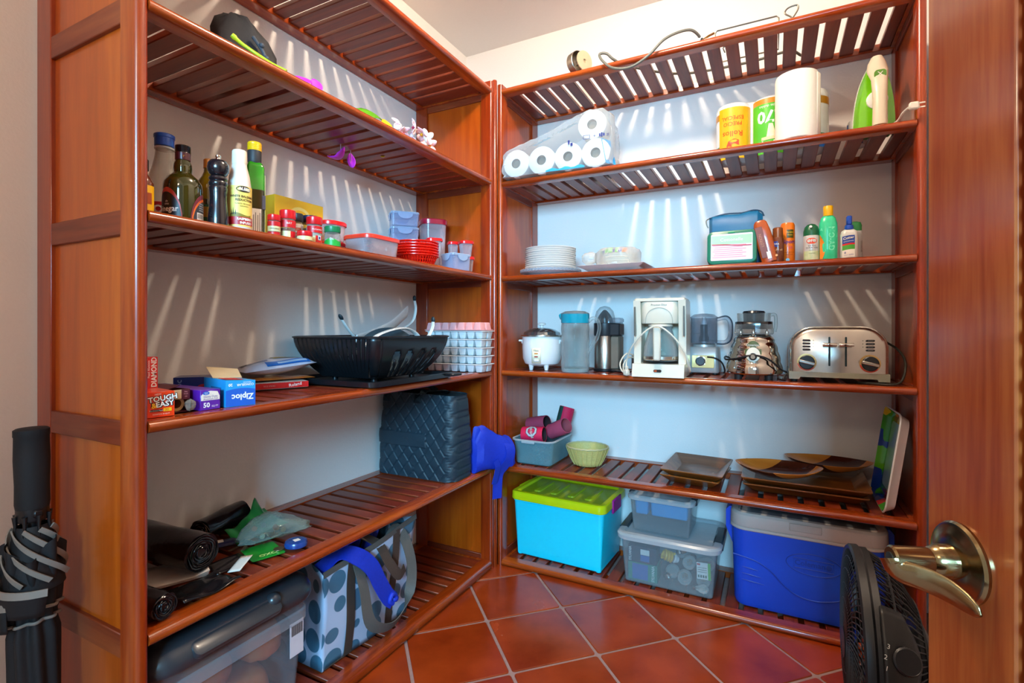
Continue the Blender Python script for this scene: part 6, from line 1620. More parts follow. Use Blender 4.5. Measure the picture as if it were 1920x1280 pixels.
t = food_box('wide rectangular red-lidded container filled with foil scraps', -1.208, 1.310, 0.160, 0.122, 0.068, coralid, 0.028, taper=0.008)
mb = MB(); r2 = random.Random(3)
foil_m = pbr('crumpled_foil', '#b8a694', 0.25, metal=0.85, var=0.3, scale=60)
def crumple(mb, c_, s, n=9, m=7, rr2=r2):
    rs = []
    for i in range(m + 1):
        th = math.pi * i / m
        rs.append([(c_[0] + s[0] * max(math.sin(th), .02) * math.cos(2 * math.pi * j / n) * (0.75 + 0.5 * rr2.random()), c_[1] + s[1] * max(math.sin(th), .02) * math.sin(2 * math.pi * j / n) * (0.75 + 0.5 * rr2.random()), c_[2] - s[2] * math.cos(th) * (0.8 + 0.3 * rr2.random())) for j in range(n)])
    return mb.rings(rs)
for k, (x, y) in enumerate(((-0.045, -0.02), (0.0, -0.025), (0.045, -0.015), (-0.025, 0.03), (0.03, 0.03))):
    crumple(MB(), (0, 0, 0), (0.021, 0.021, 0.021)).build('foil_scrap', foil_m, t, loc=(x, y, 0.031), smooth_angle=0)
# nested red baskets
bas = pbr('basket_red', '#f4200e', 0.3, coat=0.3)
def basket_mesh():
    mb = MB()
    n = 44
    mb.lathe([(0.062, 0), (0.062, 0.003), (0.058, 0.003)], n)
    mb.lathe([(0.0655, 0.010), (0.0665, 0.010), (0.0675, 0.0125), (0.0665, 0.0125)], n, cap0=False, cap1=False)
    mb.lathe([(0.071, 0.022), (0.072, 0.022), (0.073, 0.0245), (0.072, 0.0245)], n, cap0=False, cap1=False)
    for j in range(n):
        a = 2 * math.pi * j / n; c_, s_ = math.cos(a), math.sin(a)
        mb.tube([(0.0615 * c_, 0.0615 * s_, 0.001), (0.079 * c_, 0.079 * s_, 0.038)], 0.0021, 5)
    mb.lathe([(0.077, 0.034), (0.083, 0.036), (0.0865, 0.038), (0.0865, 0.0405), (0.082, 0.0405), (0.078, 0.0375)], n, cap0=False, cap1=False)
    return mb.mesh('red_basket')
bm_ = basket_mesh()
for i in range(6):
    o_ = put('red_basket', bm_, bas, loc=(-1.226, 1.572, Z3 + 0.0005 + 0.0102 * i), rot=(0, 0, R(3 * i)))
    tag(o_, 'red plastic openwork basket in the nested stack, %s' % ['lowest', 'second from the bottom', 'third from the bottom', 'third from the top', 'second from the top', 'topmost'][i], 'basket', 'nested red baskets')
# clip-lid boxes
icy = clear('icy_plastic', '#d2dcf6', 0.14, 0.12, 0.4)
icyl = clear('icy_lid', '#c4daf4', 0.34, 0.15, 0.4)
def clip_box(label, x, y, w_, d, h, z, rz):
    t = T('clip_box', label, 'container', (x, y, Z3 + z), rz, 'clear clip-lid boxes')
    tub(MB(), w_, d, h - 0.006, 0.004, 0.010, 0.002).build('body', icy, t)
    MB().rr([(0.0005, h - 0.010), (0.003, h - 0.009), (0.003, h - 0.002), (0.001, h), (-0.006, h), (-0.01, h - 0.003)], w_, d, 0.012).build('lid', icyl, t)
    MB().rr([(-0.008, h - 0.0028), (-0.008, h - 0.0012)], w_, d, 0.012).build('seal', pbr('seal_blue', '#2a7ec4', 0.4), t)
    for dx, dy, wx_, wy_ in ((0, -d / 2 - 0.004, w_ * 0.55, 0), (0, d / 2 + 0.004, w_ * 0.55, 0), (-w_ / 2 - 0.004, 0, 0, d * 0.55), (w_ / 2 + 0.004, 0, 0, d * 0.55)):
        hw = max(wx_, wy_) / 2
        pts = [(hw * math.cos(R(a)), -0.026 * abs(math.sin(R(a))) ** 0.7) for a in range(180, 361, 15)]
        mb = MB()
        if wx_: mb.prism([(p[0], h - 0.004 + p[1]) for p in pts], 'y', dy - 0.001, dy + 0.001)
        else: mb.prism([(p[0], h - 0.004 + p[1]) for p in pts], 'x', dx - 0.001, dx + 0.001)
        mb.build('clip', icyl, t)
clip_box('clear clip-lid box at the bottom of the three behind the red baskets', -1.385, 1.690, 0.110, 0.110, 0.118, 0.0, 45)
clip_box('clear clip-lid box in the middle of the three behind the red baskets', -1.385, 1.690, 0.112, 0.112, 0.061, 0.1195, 46)
clip_box('clear clip-lid box on top of the three behind the red baskets', -1.385, 1.690, 0.112, 0.112, 0.061, 0.1820, 47)
clip_box('low clear clip-lid box at the shelf front beside the red baskets', -1.176, 1.770, 0.098, 0.082, 0.070, 0.0, 75)
food_box('tall tub with burgundy lid near the corner panel', -1.365, 1.868, 0.112, 0.112, 0.246, burg, 0.034, rz=48, taper=0.010, lid_h=0.024)
food_box('small tapered tub with red lid between the baskets and the tall tub', -1.268, 1.742, 0.060, 0.060, 0.138, redlid, 0.016, rz=50, taper=0.008)
food_box('small narrow tub with red lid behind the two little ones by the panel', -1.272, 1.892, 0.042, 0.042, 0.148, redlid, 0.012, rz=50, taper=0.007)
food_box('small tub with red lid balanced nearest the corner panel, upper one', -1.198, 1.882, 0.056, 0.056, 0.068, redlid, 0.018, z=0.0755, rz=52, taper=0.007)
food_box('small tub with red lid at the bottom by the corner panel', -1.198, 1.884, 0.060, 0.060, 0.075, redlid, 0.018, rz=52, taper=0.007)

# ------------------------------------------------------------------ left unit, fourth shelf: boxes, dish rack, ice trays
Z4 = 0.8812
def card_box(mb, w_, d, h): return mb.box(-w_ / 2, -d / 2, 0, w_ / 2, d / 2, h, 0.0008)
ored = pbr('carton_orange_red', '#e63a08', 0.35, coat=0.3); tabw = pbr('carton_tab', '#e6ddd4', 0.5)
t = T('parchment_box', 'orange-red parchment paper box standing on end by the end post', 'carton', (-1.185, 0.615, Z4), 81)
bx_ = card_box(MB(), 0.050, 0.09, 0.053).build('carton', ored, t)
MB().rr([(0, 0), (0, 0.0008)], 0.010, 0.046, 0.004).build('end_tab', tabw, bx_, loc=(-0.0258, -0.034, 0.026), rot=(R(90), 0, R(90)))
lettering(bx_, [('TOUGH', 0.0150, 0.003, 0.039, 6, 1, 0.0016), ('&EASY', 0.0150, 0.003, 0.0265, 6, 1, 0.0016)], BLACK, y=-0.0453)
lettering(bx_, [('TOUGH', 0.0150, 0.003, 0.039, 6, 1, 0.0004), ('EASY', 0.0150, 0.0065, 0.0270, 6, 1, 0.0004)], WHITE, y=-0.0457)
lettering(bx_, [('&', 0.0150, -0.0135, 0.0245, 6, 1, 0.0004)], pbr('print_gold', '#f4b81a', 0.4), y=-0.0459)
lettering(bx_, [('NEW', 0.0052, -0.006, 0.0480, 3)], WHITE, y=-0.0453)
MB().box(-0.020, -0.0456, 0.0125, 0.002, -0.0450, 0.0165).build('black_strip', BLACK, bx_)
lettering(bx_, [('Parchment Paper', 0.0036, -0.009, 0.0145)], WHITE, y=-0.0459)
MB().box(0.004, -0.0456, 0.0115, 0.019, -0.0450, 0.0185).build('gold_patch', pbr('print_gold', '#f4b81a'), bx_)
lettering(bx_, [('30', 0.0075, 0.010, 0.0150), ], pbr('print_deep_orange', '#c84a0a', 0.4), y=-0.0459)
lettering(bx_, [('NONSTICK 30 SQ FT', 0.0034, 0.0, 0.0065)], WHITE, y=-0.0454)
t = T('foil_box', 'long red box standing behind the orange-red parchment box', 'carton', (-1.262, 0.622, Z4), 90)
bx_ = card_box(MB(), 0.058, 0.055, 0.122).build('carton', pbr('carton_red', '#d4180c', 0.35, coat=0.3), t)
lettering(bx_, [('DIAMOND', 0.0155, 0.021, 0.088, 90, 0.9, 0.0004)], WHITE, y=-0.0279)
lettering(bx_, [('Papel Aluminio', 0.0065, 0.010, 0.095, 90)], WHITE, y=-0.0279)
MB().box(-0.014, -0.0282, 0.066, -0.009, -0.0276, 0.074).build('yellow_mark', pbr('print_gold', '#f4b81a'), bx_)
t = T('plastic_wrap_box', 'long open maroon box lying beside the purple foil box', 'carton', (-1.225, 0.663, Z4), 90)
mm_ = pbr('carton_maroon', '#4e1424', 0.4)
mb = MB()
mb.box(-0.021, -0.055, 0, 0.021, 0.16, 0.0015).box(-0.021, -0.055, 0, -0.0197, 0.16, 0.048).box(0.0197, -0.055, 0, 0.021, 0.16, 0.050).box(-0.021, 0.159, 0, 0.021, 0.160, 0.048)
mb.prism([(-0.021, 0.048), (-0.020, 0.048), (0.013, 0.056), (0.013, 0.057)], 'y', -0.03, 0.16)
bx_ = mb.build('carton', mm_, t)
MB().box(-0.0195, -0.0562, 0.030, 0.0195, -0.0550, 0.050).build('front_flap', pbr('flap_tan', '#c9b48c', 0.5), bx_)
MB().box(0.002, -0.0568, 0.028, 0.0195, -0.0560, 0.050).build('maroon_flap', mm_, bx_)
lettering(bx_, [('Stay', 0.004, 0.011, 0.045), ('Fresh', 0.004, 0.011, 0.040), ('100', 0.004, 0.011, 0.034)], pbr('pink_print7', '#d8a0a8', 0.5), y=-0.0571)
rl = MB().at((-0.004, -0.048, 0.0185), (R(-90), 0, 0)).lathe([(0.010, 0), (0.0165, 0), (0.0165, 0.20), (0.010, 0.20)], 28, cap0=False, cap1=False).build('wrap_roll', pbr('roll_tan', '#b59a60', 0.5), t)
crumple(MB(), (0.010, -0.074, 0.0165), (0.011, 0.014, 0.013), 9, 6).build('loose_film', clear('cling_film', '#b8aa98', 0.10, 0.1, 0.4), t, smooth_angle=0)
t = T('foil_box', 'purple and cream aluminum foil box next to the blue bag boxes', 'carton', (-1.265, 0.7195, Z4), 88)
purp = pbr('carton_purple', '#5a1c96', 0.35, coat=0.3)
bx_ = card_box(MB(), 0.045, 0.24, 0.046).build('carton', purp, t)
pts = [(-0.021, 0.022), (0.021, 0.022), (0.021, 0.030), (0.016, 0.041), (0.0, 0.0435), (-0.014, 0.0405), (-0.021, 0.034)]
MB().prism(pts, 'y', -0.1206, -0.1200).build('cream_panel', pbr('carton_cream', '#eadfcf', 0.45), bx_)
ov = [(-0.010 + 0.0075 * math.cos(a), -0.1209, 0.0385 + 0.0042 * math.sin(a)) for a in [2 * math.pi * k / 20 for k in range(20)]]
MB().add(ov, [tuple(range(20))]).build('blue_oval', blueb, bx_)
lettering(bx_, [('Great', 0.0034, -0.010, 0.0397), ('Value', 0.0034, -0.010, 0.0368)], WHITE, y=-0.1212)
lettering(bx_, [('Heavy Duty', 0.0066, 0.0, 0.0305), ('Aluminum Foil', 0.0056, 0.0, 0.0250)], purp, y=-0.1209)
lettering(bx_, [('50', 0.0150, -0.009, 0.0110, 0, 1, 0.0004), ('SQ FT', 0.0058, 0.010, 0.0080)], WHITE, y=-0.1206)
t = T('bag_box', 'pale and deep blue freezer bag box with raised cardboard flap at the shelf front', 'carton', (-1.190, 0.795, Z4), 78)
zb = pbr('carton_sky', '#1c9ad8', 0.35, coat=0.3); zd = pbr('carton_cobalt', '#125cc0', 0.35, coat=0.3)
bx_ = MB().prism([(-0.034, 0), (0.034, 0), (0.034, 0.060), (-0.034, 0.064)], 'y', -0.055, 0.075).build('carton', zb, t, fix=True)
MB().grid(lambda u, v_: (-0.0338 + 0.0676 * u, -0.0556, 0.001 + (0.034 + 0.008 * math.sin(math.pi * (0.15 + 0.7 * u))) * v_), 12, 1).build('blue_face', zd, bx_)
lettering(bx_, [('Ziploc', 0.0195, 0.004, 0.0225, 180, 1, 0.0006)], WHITE, y=-0.0561)
lettering(bx_, [('CONGELAR', 0.0074, 0.0105, 0.0510, 180, 1, 0.0002), ('MEDIANAS', 0.0040, 0.0145, 0.0565, 180), ('20', 0.0090, -0.0235, 0.0520, 180, 1, 0.0003)], WHITE, y=-0.0560)
mb = MB().prism([(-0.034, 0.060), (0.034, 0.060), (0.060, 0.072), (-0.016, 0.082)], 'y', -0.02, 0.0)
mb.v = []; mb.f = []
mb.add([(-0.034, 0.02, 0.0645), (0.034, 0.02, 0.0610), (0.046, 0.075, 0.079), (-0.026, 0.085, 0.088), (-0.034, 0.02, 0.0655), (0.034, 0.02, 0.0620), (0.046, 0.075, 0.080), (-0.026, 0.085, 0.089)],
       [(0, 1, 2, 3), (7, 6, 5, 4), (0, 4, 5, 1), (1, 5, 6, 2), (2, 6, 7, 3), (3, 7, 4, 0)])
mb.build('flap', pbr('raw_card', '#cdb48c', 0.6), bx_)
MB().at((-0.012, -0.03, 0.0636), (0, R(4), 0)).box(-0.018, -0.022, 0, 0.018, 0.028, 0.0012).build('red_label', pbr('label_red9', '#c4261c', 0.4), bx_)
MB().box(-0.0346, -0.03, 0.012, -0.0340, 0.03, 0.045).build('side_print', pbr('side_print_blue', '#2f6f9a', 0.45, col2='#1a4f84', scale=200), bx_)
t = T('bag_box', 'dark blue bag box with a red ring picture behind the freezer bag box', 'carton', (-1.325, 0.812, Z4), 48)
bx_ = card_box(MB(), 0.125, 0.068, 0.062).build('carton', pbr('carton_navy_blue', '#173c8a', 0.35, coat=0.3), t)
lettering(bx_, [('ziploc', 0.020, -0.050, 0.033, 90)], pbr('pale_blue_print', '#8ab4e0', 0.4), y=-0.0345)
MB().at((0.004, -0.0345, 0.026), (R(90), 0, 0)).lathe([(0.010, 0), (0.018, 0), (0.018, 0.0006), (0.010, 0.0006)], 28, cap0=False, cap1=False).build('red_ring', pbr('ring_red', '#c43a3a', 0.4), bx_)
MB().box(0.04, -0.0348, 0.018, 0.052, -0.0341, 0.040).build('small_print', pbr('pale_blue_print', '#8ab4e0'), bx_)
t = T('snack_bag', 'blue and white food bag with a picture lying on the red packet', 'packet', (-1.435, 1.108, Z4 + 0.064), 70, rot=(0, R(-6), R(70)))
def pillow(mb, w_, d, h, amp=0.003, ph=0.0):
    top = lambda u, v_: ((u - 0.5) * w_, (v_ - 0.5) * d, h / 2 * (max(0, math.sin(math.pi * u)) * max(0, math.sin(math.pi * v_))) ** 0.45 + amp * math.sin(9 * u + ph) * math.sin(7 * v_ + ph))
    bot = lambda u, v_: ((0.5 - u) * w_, (v_ - 0.5) * d, -h / 2 * (max(0, math.sin(math.pi * u)) * max(0, math.sin(math.pi * v_))) ** 0.6)
    return mb.grid(top, 14, 10).grid(bot, 14, 10)
bg_ = pillow(MB(), 0.215, 0.150, 0.050).build('bag', pbr('bag_white', '#d6d8e4', 0.25, coat=0.4, col2='#b8c0d8', scale=30), t)
def ptop(u, v_, o=0.0012): return ((u - 0.5) * 0.215, (v_ - 0.5) * 0.150, 0.025 * (max(0, math.sin(math.pi * u)) * max(0, math.sin(math.pi * v_))) ** 0.45 + 0.003 * math.sin(9 * u) * math.sin(7 * v_) + o)
MB().grid(lambda u, v_: ptop(0.30 + 0.62 * u, 0.03 + 0.20 * v_), 12, 5).build('blue_panel', pbr('bag_blue', '#1c6cc4', 0.25, coat=0.4), bg_)
MB().grid(lambda u, v_: ptop(0.46 + 0.42 * u, 0.07 + 0.09 * v_, 0.0018), 10, 3).build('text_plate', pbr('text_plate_pale', '#9cc0e4', 0.3), bg_)
MB().grid(lambda u, v_: ptop(0.10 + 0.28 * u, 0.36 + 0.10 * v_), 8, 3).build('blue_stripe', pbr('bag_blue', '#1c6cc4'), bg_)
MB().grid(lambda u, v_: ptop(0.48 + 0.40 * u, 0.45 + 0.42 * v_), 10, 8).build('food_picture', pbr('food_picture', '#b8842a', 0.35, col2='#e0c060', scale=70), bg_)
MB().grid(lambda u, v_: ptop(0.06 + 0.16 * u, 0.55 + 0.25 * v_), 6, 4).build('mascot_patch', pbr('patch_mixed', '#3a3a44', 0.4, col2='#c8c8d0', scale=120), bg_)
t = T('snack_bag', 'yellow and red food packet squeezed under the blue one beside the dish rack', 'packet', (-1.430, 1.110, Z4 + 0.0265), 72)
pillow(MB(), 0.20, 0.13, 0.010).build('bag', pbr('packet_yellow', '#c99a2a', 0.3, coat=0.3, col2='#c8342a', scale=40), t)
t = T('red_packet', 'flat red and white packet at the bottom beside the dish rack', 'packet', (-1.405, 1.085, Z4), 66)
bx_ = MB().box(-0.085, -0.058, 0, 0.085, 0.058, 0.020, 0.002).build('packet', pbr('packet_cream', '#d8d2c8', 0.4), t)
MB().box(-0.0852, -0.0590, 0.002, 0.0852, -0.0582, 0.0195).build('red_side', pbr('packet_red', '#c41a1c', 0.35), bx_)
lettering(bx_, [('Roland', 0.014, 0.045, 0.011, 8)], WHITE, y=-0.0596)
lettering(bx_, [('RICE STICKS', 0.006, -0.030, 0.010)], pbr('packet_pink', '#e8a8a0', 0.4), y=-0.0596)

# dish rack on its drain tray
rackm = pbr('slate_black_plastic', '#14171b', 0.35, coat=0.15, var=0.1)
t = T('drain_tray', 'black drain tray under the dish rack', 'tray', (-1.290, 1.412, Z4), 90)
MB().rr([(-0.016, 0.0), (-0.004, 0.002), (0, 0.019), (-0.005, 0.020), (-0.014, 0.007)], 0.450, 0.400, 0.030).build('tray', rackm, t)
MB().at((0.19, -0.215, 0.014)).box(-0.03, -0.02, -0.006, 0.03, 0.02, 0.004, 0.003).build('spout', rackm, t)
t = T('dish_rack', 'black plastic dish rack with slotted sides on a drain tray', 'dish rack', (-1.288, 1.408, Z4 + 0.012), 90)
W2, D2, H2 = 0.410, 0.385, 0.148
def prof(u):                                              # inset of the wall at height fraction u (0 bottom, 1 rim)
    return 0.075 * (1 - u) ** 1.9
def wall_pt(side, s_, u, off=0.0):
    ins = prof(u) + off
    hw, hd = W2 / 2 - ins, D2 / 2 - ins
    z = 0.010 + (H2 - 0.010) * u
    if side == 'f': return (s_ * hw, -hd, z)
    if side == 'b': return (s_ * hw, hd, z)
    if side == 'l': return (-hw, s_ * hd, z)
    return (hw, s_ * hd, z)
MB().rr([(0.002, H2 - 0.008), (0.012, H2 - 0.006), (0.013, H2 - 0.001), (0.002, H2 + 0.001), (-0.003, H2 - 0.006)], W2, D2, 0.045, n=7, cap0=False, cap1=False).build('rim', rackm, t)
# solid front and back with four keyhole slots each, ribbed ends
def slotted(side):
    nx, nz = 64, 14
    mb = MB()
    slots = [-0.52, -0.12, 0.28, 0.66]
    def solid_cell(i, j):
        s_ = -1 + 2 * (i + 0.5) / nx; u = (j + 0.5) / nz
        for c_ in slots:
            d = abs(s_ - c_ + 0.06 * (u - 0.4))
            if u < 0.64 and d < 0.125 and (u < 0.50 or d < 0.125 * math.sqrt(max(0, 1 - ((u - 0.50) / 0.14) ** 2))):
                if d < 0.034 and u < 0.40: return True
                return False
        return True
    idx = {}
    for j in range(nz + 1):
        for i in range(nx + 1):
            mb.v.append(wall_pt(side, (-1 + 2 * i / nx) * 0.86, j / nz)); 
    for j in range(nz):
        for i in range(nx):
            if solid_cell(i, j):
                a = j * (nx + 1) + i
                mb.f.append((a, a + 1, a + nx + 2, a + nx + 1))
    return mb.build('slotted_wall', rackm, t, solid=0.004)
slotted('f'); slotted('b')
for side in ('l', 'r'):
    for k in range(17):
        s_ = -0.84 + 1.68 * k / 16
        mb = MB()
        pts = [wall_pt(side, s_ * (0.99 + 0.02 * u) - (0.0 if side == 'r' else 0.0) + 0.10 * (1 - u) ** 2, u) for u in (0, 0.12, 0.25, 0.4, 0.6, 0.8, 1.0)]
        wv_ = V((0, 1, 0))
        mb.ribbon(pts, wv_, 0.0125, 0.004, sm=2)
        mb.build('rib', rackm, t)
for sx, sy in ((-1, -1), (1, -1), (1, 1), (-1, 1)):
    def fn(u, v_, sx=sx, sy=sy):
        ins = prof(v_); hw, hd = W2 / 2 - ins, D2 / 2 - ins; r_ = 0.045 - 0.0 * v_
        a = R(90 * u)
        ex, ey = hw * 0.86, hd * 0.86
        px = hw * 0.86 + (hw * 0.14) * math.sin(a); py = hd * 0.86 + (hd * 0.14) * math.cos(a)
        return (sx * px, sy * py, 0.010 + (H2 - 0.010) * v_)
    MB().grid(fn, 6, 8).build('corner', rackm, t, solid=0.004)
MB().rr([(-0.080, 0.006), (-0.072, 0.010), (-0.076, 0.014)], W2, D2, 0.02).build('floor_plate', rackm, t)
for x in (-0.10, 0.10):
    for y in (-0.09, 0.09):
        MB().lathe([(0.010, -0.0045), (0.011, 0.008)], 12, cx=x, cy=y).build('foot', rackm, t)
# what lies in it: a pale curved stand with dark tips, and a slate plate
t = T('curved_stand', 'white curved stand with three dark-tipped arms lying in the dish rack', 'stand', (0, 0, 0))
offw = pbr('pale_plastic', '#e4e4e0', 0.35, coat=0.2)
tipm = pbr('dark_tip', '#1e2a30', 0.5)
def arm(pts, w0, w1, wd, name='arm'):
    p_ = smooth([V(p) for p in pts], 5)
    rs = []
    for i, p in enumerate(p_):
        u = i / (len(p_) - 1); tan = (p_[min(i + 1, len(p_) - 1)] - p_[max(i - 1, 0)]).normalized()
        wv_ = V(wd); wv_ = (wv_ - tan * wv_.dot(tan)).normalized(); nn = tan.cross(wv_)
        hw = (w0 + (w1 - w0) * u) / 2
        rs.append([p + wv_ * (hw * math.cos(a)) + nn * (0.0042 * math.sin(a)) for a in [2 * math.pi * k / 12 for k in range(12)]])
    return MB().rings(rs).build(name, offw, t)
arm([(-1.330, 1.292, 1.100), (-1.335, 1.325, 1.068), (-1.345, 1.375, 1.034), (-1.350, 1.45, 1.018)], 0.011, 0.016, (1, 0, 0.1))
arm([(-1.380, 1.757, 1.190), (-1.380, 1.765, 1.150), (-1.378, 1.742, 1.100), (-1.365, 1.66, 1.066), (-1.358, 1.60, 1.056), (-1.35, 1.54, 1.036)], 0.012, 0.020, (1, 0, 0.1))
arm([(-1.160, 1.590, 1.093), (-1.162, 1.588, 1.070), (-1.168, 1.568, 1.035), (-1.18, 1.525, 0.99)], 0.014, 0.020, (1, 0, 0.1))
arm([(-1.33, 1.36, 1.030), (-1.35, 1.46, 1.044), (-1.375, 1.60, 1.078), (-1.39, 1.72, 1.140)], 0.034, 0.062, (0.35, 0.0, 1), 'band')
arm([(-1.205, 1.270, 1.010), (-1.205, 1.345, 1.048), (-1.205, 1.460, 1.068), (-1.205, 1.535, 1.052), (-1.20, 1.570, 1.010)], 0.020, 0.026, (1, 0, 0.0), 'arch')
for p, rt in (((-1.330, 1.288, 1.106), (R(38), 0, 0)), ((-1.380, 1.756, 1.197), (R(8), 0, 0)), ((-1.160, 1.590, 1.100), (R(4), 0, 0))):
    MB().ball((0, 0, 0), 0.009, 10, 7, sy=0.6, sz=1.5).build('tip', tipm, t, loc=p, rot=rt)
t = T('plate', 'slate blue plate standing inside the arch of the white curved stand', 'plate', (-1.262, 1.440, 0.992), 0, rot=(R(90), 0, R(90 - 8)))
MB().lathe([(0.04, 0), (0.048, 0.002), (0.079, 0.010), (0.079, 0.013), (0.048, 0.005), (0.038, 0.003)], 44, sx=1.7).build('plate', pbr('slate_glaze', '#46565f', 0.25, coat=0.4), t)

# ice trays
t0 = None
icew = pbr('ice_tray_white', '#edf2f4', 0.35, coat=0.2); icep = pbr('ice_tray_pink', '#f2aeb0', 0.35, coat=0.2)
def ice_tray_mesh():
    mb = MB()
    L_, W_ = 0.290, 0.098
    mb.rr([(0.006, 0.0305), (0.0075, 0.032), (0.006, 0.034), (-0.003, 0.034), (-0.003, 0.0305)], L_, W_, 0.008, n=3, cap0=False, cap1=False)
    for i in range(7):
        for j in range(2):
            cx_, cy_ = (i - 3) * L_ / 7, (j - 0.5) * W_ / 2
            mb.rr([(-0.010, 0.0), (-0.008, 0.002), (-0.0025, 0.028), (-0.0005, 0.0315), (-0.003, 0.0315), (-0.009, 0.006)], L_ / 7, W_ / 2, 0.008, n=3, cx=cx_, cy=cy_)
    return mb.mesh('tray')
im = ice_tray_mesh()
imw = im; imp = im.copy()
rot_ = [2, -3, 3, 0, 1]
for i in range(5):
    o_ = put('ice_tray', imw, icew, loc=(-1.236, 1.889 + 0.002 * math.sin(i * 2), Z4 + 0.0005 + 0.0355 * i), rot=(0, 0, R((0.6, -1.2, 1.2, -0.4, 0.5)[i])))
    tag(o_, 'white ice cube tray by the corner panel, %s' % ['lowest', 'second from the bottom', 'middle one', 'next to highest of the white ones', 'highest of the white ones'][i], 'ice tray', 'white ice cube trays')
imp.materials.clear()
o_ = put('ice_tray', imp, icep, loc=(-1.240, 1.888, Z4 + 0.0005 + 0.0355 * 5 + 0.0345), rot=(R(180), 0, R(-1)))
tag(o_, 'pink ice cube tray turned upside down on the white ones', 'ice tray')

# ------------------------------------------------------------------ left unit, fifth shelf
Z5 = 0.4545
# quilted tote with a diamond stitched front
t = T('quilted_tote', 'dark teal quilted tote bag with diamond stitching at the shelf end', 'bag', (-1.318, 1.750, Z5), 1)
quilt = pbr('quilted_nylon', '#1b2c36', 0.5, bump=0.25, scale=220, col2='#223844')
W3, D3, H3 = 0.378, 0.168, 0.345
def tote_pt(sx_, sy_, cx_, cy_, v_):
    """a point of the wall: direction on the rounded rectangle plus height"""
    bulge = 1 + 0.05 * math.sin(math.pi * min(1, v_ * 1.1)) - 0.012 * v_
    x = sx_ * bulge + (0.012 * (1 - v_) ** 3) * (-1 if sx_ < 0 else 0.5)
    y = sy_ * bulge * (1 - 0.18 * v_)
    h = v_ * H3
    w1 = ((x + h * 0.78) / 0.052) % 1.0; w2 = ((x - h * 0.78) / 0.052) % 1.0
    seam = max(0, 1 - abs(w1 - 0.5) / 0.09) if abs(w1 - 0.5) < 0.09 else 0
    seam = max(seam, (1 - abs(w2 - 0.5) / 0.09) if abs(w2 - 0.5) < 0.09 else 0)
    band = 0.0 if (0.37 < v_ < 0.53 and cy_ < -0.5 and x < 0.06) else 1.0
    off = -0.0048 * seam * band + (0.004 if band == 0 else 0.0) + 0.0016 * math.sin(31 * x + 9 * v_) * math.sin(23 * v_)
    return (x + cx_ * off, y + cy_ * off, max(0.0008, h * (1 - 0.06 * x / W3) + 0.006 * math.sin(9 * x) * v_))
peri = []
rad_ = 0.045
for (x0, y0, x1, y1, n_) in ((-W3 / 2 + rad_, -D3 / 2, W3 / 2 - rad_, -D3 / 2, 170), (W3 / 2, -D3 / 2 + rad_, W3 / 2, D3 / 2 - rad_, 40), (W3 / 2 - rad_, D3 / 2, -W3 / 2 + rad_, D3 / 2, 30), (-W3 / 2, D3 / 2 - rad_, -W3 / 2, -D3 / 2 + rad_, 40)):
    dx, dy = x1 - x0, y1 - y0; l_ = math.hypot(dx, dy); nx, ny = dy / l_, -dx / l_
    for k in range(n_): peri.append((x0 + dx * k / n_, y0 + dy * k / n_, nx, ny))
    for k in range(8):
        a = math.atan2(ny, nx) + R(90) * k / 8
        peri.append((x1 - nx * rad_ + rad_ * math.cos(a), y1 - ny * rad_ + rad_ * math.sin(a), math.cos(a), math.sin(a)))
rings = [[tote_pt(px, py, nx, ny, j / 110) for px, py, nx, ny in peri] for j in range(111)]
bg_ = MB().rings(rings, cap1=False).build('bag', quilt, t, smooth_angle=70)
rings = [[(x * 0.97, y * 0.94, z - 0.003) for x, y, z in rings[-1]], [(x * 0.93, y * 0.7, z - 0.06) for x, y, z in rings[-1]]]
MB().rings(rings, cap0=False).build('lining', pbr('tote_lining', '#0e1418', 0.8), bg_)
leather = pbr('dark_leather', '#14242c', 0.6, spec=0.2)
for x in (-0.150, 0.012):
    pa = MB()
    pa.add([(x - 0.018, -0.0715, 0.306), (x + 0.018, -0.0715, 0.306), (x + 0.018, -0.0665, 0.342), (x - 0.018, -0.0665, 0.342), (x, -0.080, 0.324)], [(0, 1, 4), (1, 2, 4), (2, 3, 4), (3, 0, 4), (3, 2, 1, 0)])
    pa.build('stud_patch', leather, bg_, smooth_angle=0)
mb = MB()
mb.ribbon([(0.030, -0.058, 0.335), (0.032, -0.050, 0.352), (0.05, -0.030, 0.354), (0.08, 0.0, 0.352), (0.10, 0.02, 0.346)], (1, 0.4, 0), 0.028, 0.004, sm=4)
mb.build('handle', leather, t)
MB().ribbon([(-0.125, -0.058, 0.335), (-0.12, -0.045, 0.356), (-0.06, -0.01, 0.372), (0.0, 0.015, 0.366), (0.04, 0.03, 0.350)], (0.3, 1, 0), 0.030, 0.004, sm=4).build('handle', leather, t)
# blue non-woven bag behind it, its strap hanging over the corner
bluecl = pbr('blue_nonwoven', '#0b37c4', 0.6, bump=0.2, scale=200, col2='#0928a0')
t = T('blue_bag', 'bright blue cloth bag with its strap hanging over the shelf corner', 'bag', (0, 0, 0))
